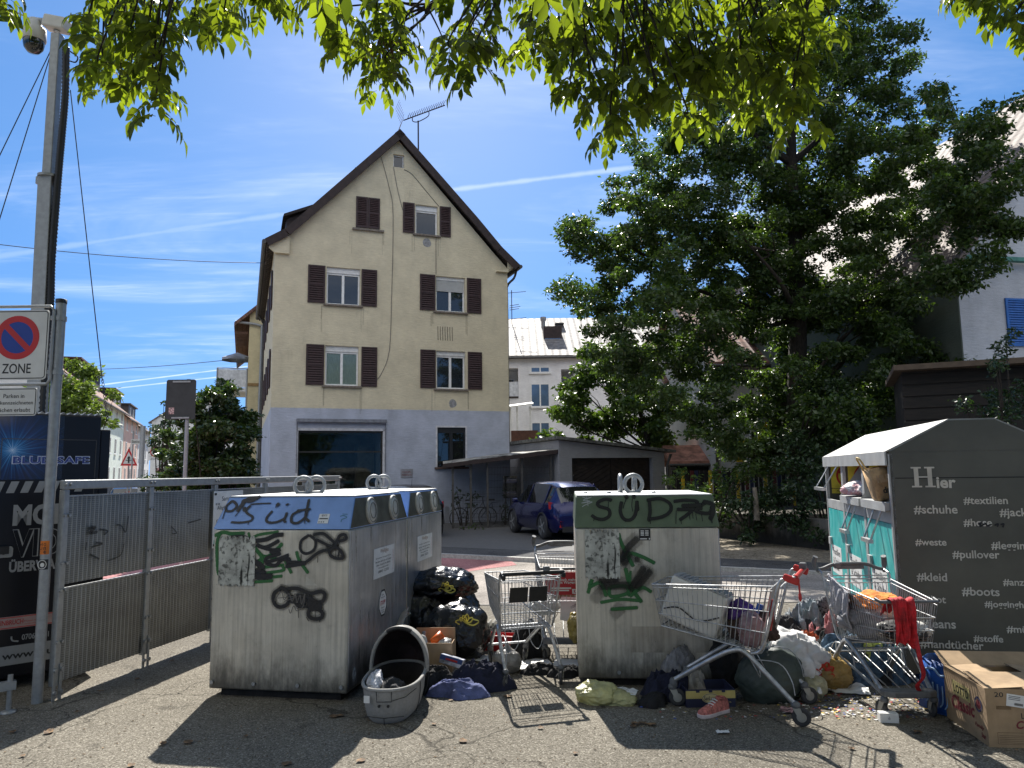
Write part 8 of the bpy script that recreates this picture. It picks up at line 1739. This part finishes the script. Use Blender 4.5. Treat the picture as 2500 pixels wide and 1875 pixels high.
def px_blobs(lst, Y, dy, seed, sub=5, sq=.62):
    """crown clumps: each (px, py, radius px) becomes a group of smaller leaf clumps around its own depth"""
    rnd = random.Random(seed); B_ = []
    for px, py, rp in lst:
        y = Y+rnd.uniform(-dy, dy); c = at_y(px, py, y); R_ = rp/F_PX*y
        for k in range(sub):
            a, b_, q = rnd.gauss(0, .5), rnd.gauss(0, .5), rnd.gauss(0, .5); r_ = R_*rnd.uniform(.36, .62); B_.append(((c.x+a*R_, c.y+b_*R_*1.6, c.z+q*R_), (r_, r_, r_*sq)))
    return B_
def tree(name, base, trunk, blobs, limbs, per, size, material, label, seed, cat='tree', twigs=60, shell=.5, droop=.45, r0=.22):
    t = thing(name, base, 0, label, cat); o = Vector(base); T = [Vector(p)-o for p in trunk]; n = len(T); MB().tube(smooth_path(T, 4), [r0*(1-.75*i/((n-1)*4)) for i in range((n-1)*4+1)], 10).build('trunk', M_bark, t)
    rnd = random.Random(seed); cs = [Vector(c)-o for c, r_ in blobs]; b = MB()
    for c in (rnd.sample(cs, min(limbs, len(cs)))):
        hd = math.hypot(c.x-T[0].x, c.y-T[0].y); k = min(range(n), key=lambda i: abs(T[i].z-(c.z-.55*hd-.3))); s_ = T[k]; m = s_.lerp(c, .5)+Vector((rnd.uniform(-.4, .4), rnd.uniform(-.4, .4), -.04*hd)); P = smooth_path([s_, m, c], 4); r_ = r0*.34*(.7+.5*rnd.random()); b.tube(P, [r_*(1-.85*i/(len(P)-1)) for i in range(len(P))], 6)
        for _ in range(3): e = c+Vector((rnd.uniform(-.6, .6), rnd.uniform(-.6, .6), rnd.uniform(-.3, .4))); b.tube([m.lerp(c, rnd.random()), (m+e)/2+Vector((0, 0, .1)), e], [r_*.4, r_*.25, r_*.08], 5)
    b.build('limbs', M_bark, t); pts = clump_points([(tuple(Vector(c)-o), r_) for c, r_ in blobs], per, seed, shell); leaves('crown', pts, size, material, t, seed, droop); return t
M_leafA = leaf_material('dark_tree_leaf', (.032, .06, .02), (.08, .13, .036), .4, .36, .6, (1.6, 1.7, .5))
M_leafB = leaf_material('mid_tree_leaf', (.04, .08, .02), (.09, .15, .035), .42, .42, .5, (1.5, 1.5, .5))
M_leafC = leaf_material('pale_tree_leaf', (.10, .16, .04), (.17, .24, .06), .42, .5, .4, (1.3, 1.3, .5))
M_leafE = leaf_material('laurel_leaf', (.03, .058, .022), (.07, .11, .035), .34, .25, .7, (1.4, 1.5, .5))
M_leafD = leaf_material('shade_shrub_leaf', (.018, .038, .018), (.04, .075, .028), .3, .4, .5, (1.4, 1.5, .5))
# the big tree on the right
TY = 20.0; q = lambda px, py, dy=0: at_y(px, py, TY+dy)
def in_poly(x, y, P): return sum((P[i][1] > y) != (P[i-1][1] > y) and x < (P[i-1][0]-P[i][0])*(y-P[i][1])/(P[i-1][1]-P[i][1])+P[i][0] for i in range(len(P))) % 2 == 1
outline = [(1425, 560), (1455, 480), (1560, 440), (1610, 350), (1700, 250), (1790, 70), (1870, -10), (2050, -50), (2160, 0), (2190, 150), (2130, 240), (2250, 255), (2340, 240), (2430, 305), (2440, 430), (2490, 460), (2490, 560), (2390, 640), (2340, 720), (2270, 880), (2150, 1010), (2080, 1080), (1900, 1110), (1780, 1050), (1700, 1060), (1630, 1010), (1510, 890), (1430, 760), (1425, 640)]
rb = random.Random(12); big = []                       # clumps spread evenly through the crown's outline
for _ in range(9000):
    x, y, r_ = rb.uniform(1400, 2500), rb.uniform(-60, 1120), rb.uniform(46, 84)
    if in_poly(x, y, outline) and all(math.hypot(x-a, y-b_) > 44 for a, b_, c in big): big.append((x, y, r_))
tk = [q(1950, 1180), q(1945, 1000), q(1948, 780), q(1940, 560), q(1932, 400), q(1935, 260), q(1960, 140)]
tree('broadleaf_tree', (tk[0].x, TY, .3), tk, px_blobs([b_ for b_ in big if b_[0] < 2320], TY, 1.8, 4, 4)+px_blobs([(b_[0], b_[1], b_[2]*1.1) for b_ in big if b_[0] >= 2320], 16.3, .6, 5, 4), 22, 2700, .13, M_leafA, 'big dark broadleaf tree filling the right half, behind the clothing banks', 7, r0=.30)
# the smaller tree behind the garage
TY2 = 29.5; q2 = lambda px, py: at_y(px, py, TY2)
sm = [(1440, 900, 60), (1400, 960, 60), (1370, 1030, 50), (1450, 1010, 70), (1510, 940, 70), (1480, 860, 45), (1540, 1030, 70), (1580, 950, 60), (1600, 1060, 50), (1500, 1080, 50), (1430, 1080, 40), (1340, 1070, 25), (1560, 870, 50), (1640, 1020, 45)]
tree('garden_tree', (q2(1590, 1200).x, TY2, -.2), [q2(1590, 1240), q2(1585, 1100), q2(1560, 1000), q2(1520, 920)], px_blobs(sm, TY2, 1.4, 9, 6), 24, 1500, .21, M_leafB, 'sunlit green tree growing behind the grey garage', 12, r0=.16)
# shrubs on the terrace, all of them separate plants
def shrub(name, lst, Y, dy, per, size, m, label, seed, sub=5, group=None, twig=8):
    bl = px_blobs(lst, Y, dy, seed, sub, .8); cx = sum(b_[0][0] for b_ in bl)/len(bl); z0 = gz(Y) if lst[0][0] < 1500 else .4; t = thing(name, (cx, Y, z0), 0, label, 'shrub', group); o = Vector((cx, Y, z0)); b = MB(); rnd = random.Random(seed)
    for c, r_ in rnd.sample(bl, min(twig, len(bl))): c = Vector(c)-o; b.tube(smooth_path([Vector((c.x*.25, c.y*.25, -.1)), Vector((c.x*.6, c.y*.6, c.z*.55)), c], 3), [.03, .026, .022, .018, .014, .01, .008], 5)
    b.build('stems', M_bark, t); leaves('foliage', clump_points([(tuple(Vector(c)-o), r_) for c, r_ in bl], per, seed, .45), size, m, t, seed, .35); return t
SG = 'shrubs along the retaining wall'
shrub('garden_shrub', [(1700, 1180, 45), (1680, 1240, 50), (1730, 1250, 45), (1770, 1165, 38), (1840, 1160, 40), (1655, 1165, 30)], 18.6, .5, 2080, .10, M_leafB, 'sunlit grey-green shrub at the left end of the retaining wall', 21, group=SG)
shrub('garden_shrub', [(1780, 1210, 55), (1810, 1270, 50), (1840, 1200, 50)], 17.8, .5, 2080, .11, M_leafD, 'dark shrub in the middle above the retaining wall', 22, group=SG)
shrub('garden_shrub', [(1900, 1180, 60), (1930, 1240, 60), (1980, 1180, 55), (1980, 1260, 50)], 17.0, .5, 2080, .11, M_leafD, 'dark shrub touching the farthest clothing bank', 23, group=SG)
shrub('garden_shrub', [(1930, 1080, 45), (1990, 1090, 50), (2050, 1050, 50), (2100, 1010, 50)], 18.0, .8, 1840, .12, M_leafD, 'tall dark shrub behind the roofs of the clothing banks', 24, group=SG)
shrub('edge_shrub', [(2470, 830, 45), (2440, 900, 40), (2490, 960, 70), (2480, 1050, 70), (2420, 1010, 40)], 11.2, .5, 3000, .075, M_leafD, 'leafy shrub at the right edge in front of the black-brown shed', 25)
for k, (px, py, Y) in enumerate(((1860, 1205, 16.9),)): pass
bt_ = at_y(1848, 1270, 17.0); bp_ = at_y(1842, 1190, 17.0); tag(MB().tube([bt_, at_y(1846, 1230, 17), bp_], [.07, .06, .05], 8).build('tree_stump', mat('pale_bark', (.16, .14, .11), .9, 0, .3, 9, .5, 20)), 'pale slim trunk rising behind the retaining wall', 'trunk')
# left side greenery
shrub('laurel_bush', [(490, 1020, 36), (520, 985, 40), (548, 950, 22), (560, 1040, 50), (500, 1080, 50), (465, 1110, 40), (455, 1170, 42), (520, 1150, 55), (580, 1130, 42), (600, 1060, 22), (570, 1190, 42), (430, 1200, 34), (500, 1200, 45), (540, 1090, 55), (500, 1140, 50), (560, 1000, 40), (470, 1060, 40), (545, 1200, 45), (600, 1180, 30), (590, 1095, 30)], 19.0, .9, 3600, .14, M_leafE, 'tall glossy laurel bush at the left corner of the cream house', 31, 9, twig=22)
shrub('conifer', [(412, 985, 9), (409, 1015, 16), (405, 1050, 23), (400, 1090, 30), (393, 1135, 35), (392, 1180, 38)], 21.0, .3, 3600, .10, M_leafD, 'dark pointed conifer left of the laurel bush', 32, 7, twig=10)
shrub('street_tree', [(150, 960, 45), (190, 950, 45), (225, 985, 40), (170, 1010, 50), (120, 985, 40), (245, 1010, 25)], 27.0, .8, 1500, .2, M_leafC, 'pale green bushy tree behind the black trailer', 33, 6, twig=12)
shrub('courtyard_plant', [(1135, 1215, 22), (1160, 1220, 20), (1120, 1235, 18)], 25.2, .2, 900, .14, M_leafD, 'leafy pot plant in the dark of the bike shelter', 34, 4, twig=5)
ct = at_y(1233, 1275, 25.2); shrub('courtyard_plant', [(1232, 1195, 6), (1232, 1215, 10), (1233, 1240, 13), (1233, 1262, 14)], 25.4, .1, 2500, .08, M_leafD, 'small dark cypress standing in the bike shelter', 35, 4, twig=3)
sw = gp(1170, 1300); shrub('weeds', [(1150, 1290, 12), (1175, 1297, 10), (1130, 1285, 10)], 23.4, .15, 1500, .10, M_leafB, 'weeds growing at the foot of the mesh fence', 36, 4, twig=4)

# ---- the ash overhead: trunk behind the viewer, boughs above, leafy twigs hanging into the picture
M_ash = leaf_material('ash_leaflet', (.045, .066, .018), (.17, .215, .036), .54, .45, .3, (1.9, 1.95, .45))
ash = thing('ash_tree', (2.7, -1.6, 0), 0, 'overhanging ash tree whose backlit yellow-green leaves hang across the top', 'tree'); AO = Vector(ash.location)
reg = [(215, 40, 60, 45), (180, 120, 40, 40), (280, 90, 90, 60), (250, 190, 80, 60), (330, 210, 60, 60), (345, 285, 40, 40), (230, 245, 50, 35), (400, 150, 25, 40), (180, 205, 25, 30), (420, 40, 70, 35), (520, 30, 60, 40), (550, 90, 25, 30), (470, 90, 40, 25), (640, 15, 50, 25), (660, 50, 25, 22),
 (800, 20, 60, 30), (830, 90, 45, 50), (860, 160, 50, 40), (930, 170, 60, 50), (920, 225, 50, 35), (975, 150, 30, 40), (950, 60, 40, 40), (1110, 20, 40, 20), (1130, 110, 45, 40), (1180, 140, 50, 50), (1140, 190, 40, 30), (1090, 160, 25, 30), 
 (1340, 50, 60, 50), (1290, 150, 40, 40), (1350, 160, 60, 50), (1420, 90, 70, 60), (1430, 190, 60, 50), (1390, 240, 35, 30), (1470, 270, 50, 45), (1500, 340, 40, 35), (1520, 180, 70, 60), (1560, 90, 80, 60), (1570, 260, 60, 50), (1640, 170, 70, 70), (1690, 60, 80, 50), (1640, 280, 60, 40), (1720, 230, 70, 60), (1800, 120, 70, 70), (1790, 290, 70, 45), (1850, 230, 60, 60), (1900, 90, 70, 60), (1930, 180, 60, 50), (1940, 290, 45, 40), (1960, 330, 30, 25), (2000, 110, 40, 40), (1990, 30, 60, 30), (1860, 330, 50, 25), (1700, 330, 40, 25), (1750, 20, 80, 30), (1500, 30, 80, 35), (1200, 20, 60, 25),
 (2390, 20, 40, 25), (2450, 40, 40, 30), (2490, 90, 20, 30), (2360, 10, 30, 20), (10, 40, 18, 20)]
boughs = [smooth_path([Vector(p) for p in P], 8) for P in ([(2.7, -1.6, 4.2), (1.6, .6, 4.9), (-.4, 2.6, 5.1), (-2.4, 4.2, 5.7), (-3.4, 5.0, 6.0)], [(2.7, -1.6, 4.4), (2.2, 1.0, 5.2), (1.2, 3.0, 5.3), (.2, 4.4, 5.1), (-.6, 5.0, 5.0)], [(2.7, -1.6, 4.4), (2.9, 1.0, 5.2), (2.2, 3.0, 5.4), (1.9, 4.6, 5.2)], [(2.7, -1.6, 4.0), (3.4, 1.2, 4.9), (3.6, 3.0, 5.1), (3.9, 4.6, 5.0)])]
b = MB()
for B_ in boughs: b.tube([p-AO for p in B_], [.11*(1-.8*i/(len(B_)-1)) for i in range(len(B_))], 8)
b.build('boughs', M_bark, ash); MB().tube(smooth_path([Vector((0, 0, -.1)), Vector((.05, 0, 2)), Vector((0, 0, 4.5)), Vector((-.1, .1, 6.5))], 4), [.26-.012*i for i in range(13)], 12).build('trunk', M_bark, ash)
BP = [p for B_ in boughs for p in B_[10:]]; rnd = random.Random(77); tw = MB(); V, F_ = [], []
def leaflet(p, d, nrm, L, w):
    s_ = d.cross(nrm).normalized(); k = len(V); up = s_.cross(d); prof = ((.0, .0), (.22, .62), (.45, 1.0), (.72, .62), (1.0, .0))
    c = [p+d*L*t-up*L*.16*t*t for t, _ in prof]
    V.extend(c); idx = [k+i for i in range(5)]
    for sg in (1, -1):
        e = [c[i]+s_*sg*w*prof[i][1]+up*w*.32*prof[i][1] for i in (1, 2, 3)]; j = len(V); V.extend(e); f = [(idx[0], idx[1], j, j), (idx[1], idx[2], j+1, j), (idx[2], idx[3], j+2, j+1), (idx[3], idx[4], j+2, j+2)]
        F_.extend(f if sg > 0 else [q_[::-1] for q_ in f])
tips = []
for px, py, rx, ry in reg:
    if 100 < px < 430: px, rx = 150+(px-100)*.78+22, rx*.7
    elif px < 700 or 1000 < px < 1260: rx, ry = rx*.7, ry*.6
    for k in range(max(2, int(rx*ry/820))):
        a, r_ = rnd.random()*6.28, math.sqrt(rnd.random()); Y = rnd.uniform(3.5, 4.9); tips.append((at_y(px+rx*r_*math.cos(a)*.9, py+ry*r_*math.sin(a)*.8-50, Y), 1.0))
for px in (790, 890, 980, 1290, 1380, 1470): tips.append((at_y(px+rnd.uniform(-20, 20), -125+rnd.uniform(-10, 20), rnd.uniform(2.0, 2.5)), 1.0))      # a nearer twig along the upper edge
for c, sc in tips:
    s_ = min(BP, key=lambda p: (p-c).length+.15*rnd.random()); m = s_.lerp(c, .55)+Vector((rnd.uniform(-.1, .1), rnd.uniform(-.1, .1), .10)); tw.tube([p-AO for p in smooth_path([s_, m, c+Vector((0, 0, .07)), c], 4)], [.010-.00065*i for i in range(13)], 5)
    nl = rnd.randint(4, 6); a0 = rnd.random()*6.28
    for i in range(nl):
        a = a0+i*2.4+rnd.uniform(-.3, .3); o = Vector((math.cos(a), math.sin(a), rnd.uniform(-.55, .25))).normalized(); p = c.copy()+Vector((0, 0, .04*i-.06)); d = o; Lr = rnd.uniform(.13, .20)*sc; seg = []
        for k in range(6): seg.append((p.copy(), d.copy())); p = p+d*Lr/5; d = (d+Vector((0, 0, -.27))).normalized()
        tw.tube([x-AO for x, _ in seg], .0016, 3, cap=False)
        for k in range(1, 6):
            x, dd = seg[k]; sd_ = dd.cross(Vector((0, 0, 1)))
            sd_ = sd_.normalized() if sd_.length > .05 else Vector((1, 0, 0)); up = sd_.cross(dd); Ll = rnd.uniform(.066, .096)*sc*(1 if k > 1 else .75)
            if k == 5: leaflet(x-AO, (dd+Vector((0, 0, -.25))).normalized(), up, Ll*1.1, Ll*.25)
            else:
                for g in (1, -1): leaflet(x-AO, (dd*.75+sd_*g*.8+Vector((0, 0, rnd.uniform(-.4, .0)))).normalized(), (up+sd_*rnd.uniform(-.5, .5)+dd*rnd.uniform(-.3, .3)).normalized(), Ll, Ll*.25)
cr = np.random.default_rng(3); up_ = []
while len(up_) < 40:                                   # unseen crown above the viewer, added thick to block sky light from the ground
    p = Vector((cr.uniform(-7, 9), cr.uniform(-9, 7), cr.uniform(5.6, 10)))
    if p.z > 1.65+.72*max(p.y, 0)+1.9 and p.y+.2*abs(p.x) < 7: up_.append((tuple(p-AO), (1.9, 1.9, 1.0)))
leaves('upper_crown', clump_points(up_, 650, 5, .2), .26, M_ash, ash, 6)
tw.build('twigs', M_bark, ash, fixn=False)
me = bpy.data.meshes.new('foliage'); me.from_pydata([tuple(v) for v in V], [], [tuple(dict.fromkeys(f)) for f in F_]); me.update(); me.polygons.foreach_set('use_smooth', [True]*len(me.polygons)); me.materials.append(M_ash); lo_ = bpy.data.objects.new('foliage', me); C.objects.link(lo_); lo_.parent = ash
M_key = mat('brown_ash_keys', (.10, .045, .02), .8, 0, .4, 20, trans=.2)
for px, py, Y in ((925, 115, 4.0), (955, 120, 4.05), (1195, 85, 4.1), (1605, 120, 4.0), (1525, 260, 4.2), (300, 20, 4.4), (345, 15, 4.3)):
    c = at_y(px, py, Y); b = MB()
    for k in range(26): p = c+Vector((rnd.gauss(0, .035), rnd.gauss(0, .035), rnd.uniform(-.06, .06))); d = Vector((rnd.gauss(0, .25), rnd.gauss(0, .25), -1)).normalized(); s_ = d.cross(Vector((rnd.random()-.5, 1, 0))).normalized(); L = .038; b.add([p-AO, p+d*L*.5+s_*.004-AO, p+d*L-AO, p+d*L*.5-s_*.004-AO], [(0, 1, 2, 3)])
    b.build('seed_bunch', M_key, ash, fixn=False)
scene.cycles.use_denoising = True
scene.cycles.max_bounces = 8; scene.cycles.transparent_max_bounces = 12; scene.cycles.caustics_reflective = False; scene.cycles.caustics_refractive = False

for k, (x, y, h) in enumerate(((-9, -15, 9.0), (1.5, -17, 10.5), (11, -14, 9.5), (-20, -10, 9.0))):   # the trees seen only as reflections in the window panes
    r_ = random.Random(k); bl = [((x+r_.gauss(0, 1.6), y+r_.gauss(0, 1.3), h*.62+r_.gauss(0, 1.5)), (1.5, 1.5, 1.2)) for _ in range(16)]
    tree('street_tree', (x, y, 0), [Vector((x, y, -.1)), Vector((x+.1, y, 2)), Vector((x, y+.1, 4)), Vector((x+.2, y, h*.7))], bl, 8, 260, .3, M_leafB, ('tree standing behind the viewer, mirrored in the windows of the cream house', 'taller tree behind the viewer, mirrored in the shop window', 'tree behind the viewer on the right, mirrored in the right-hand windows', 'tree behind the viewer on the far left, mirrored in the glass')[k], 60+k, r0=.2)
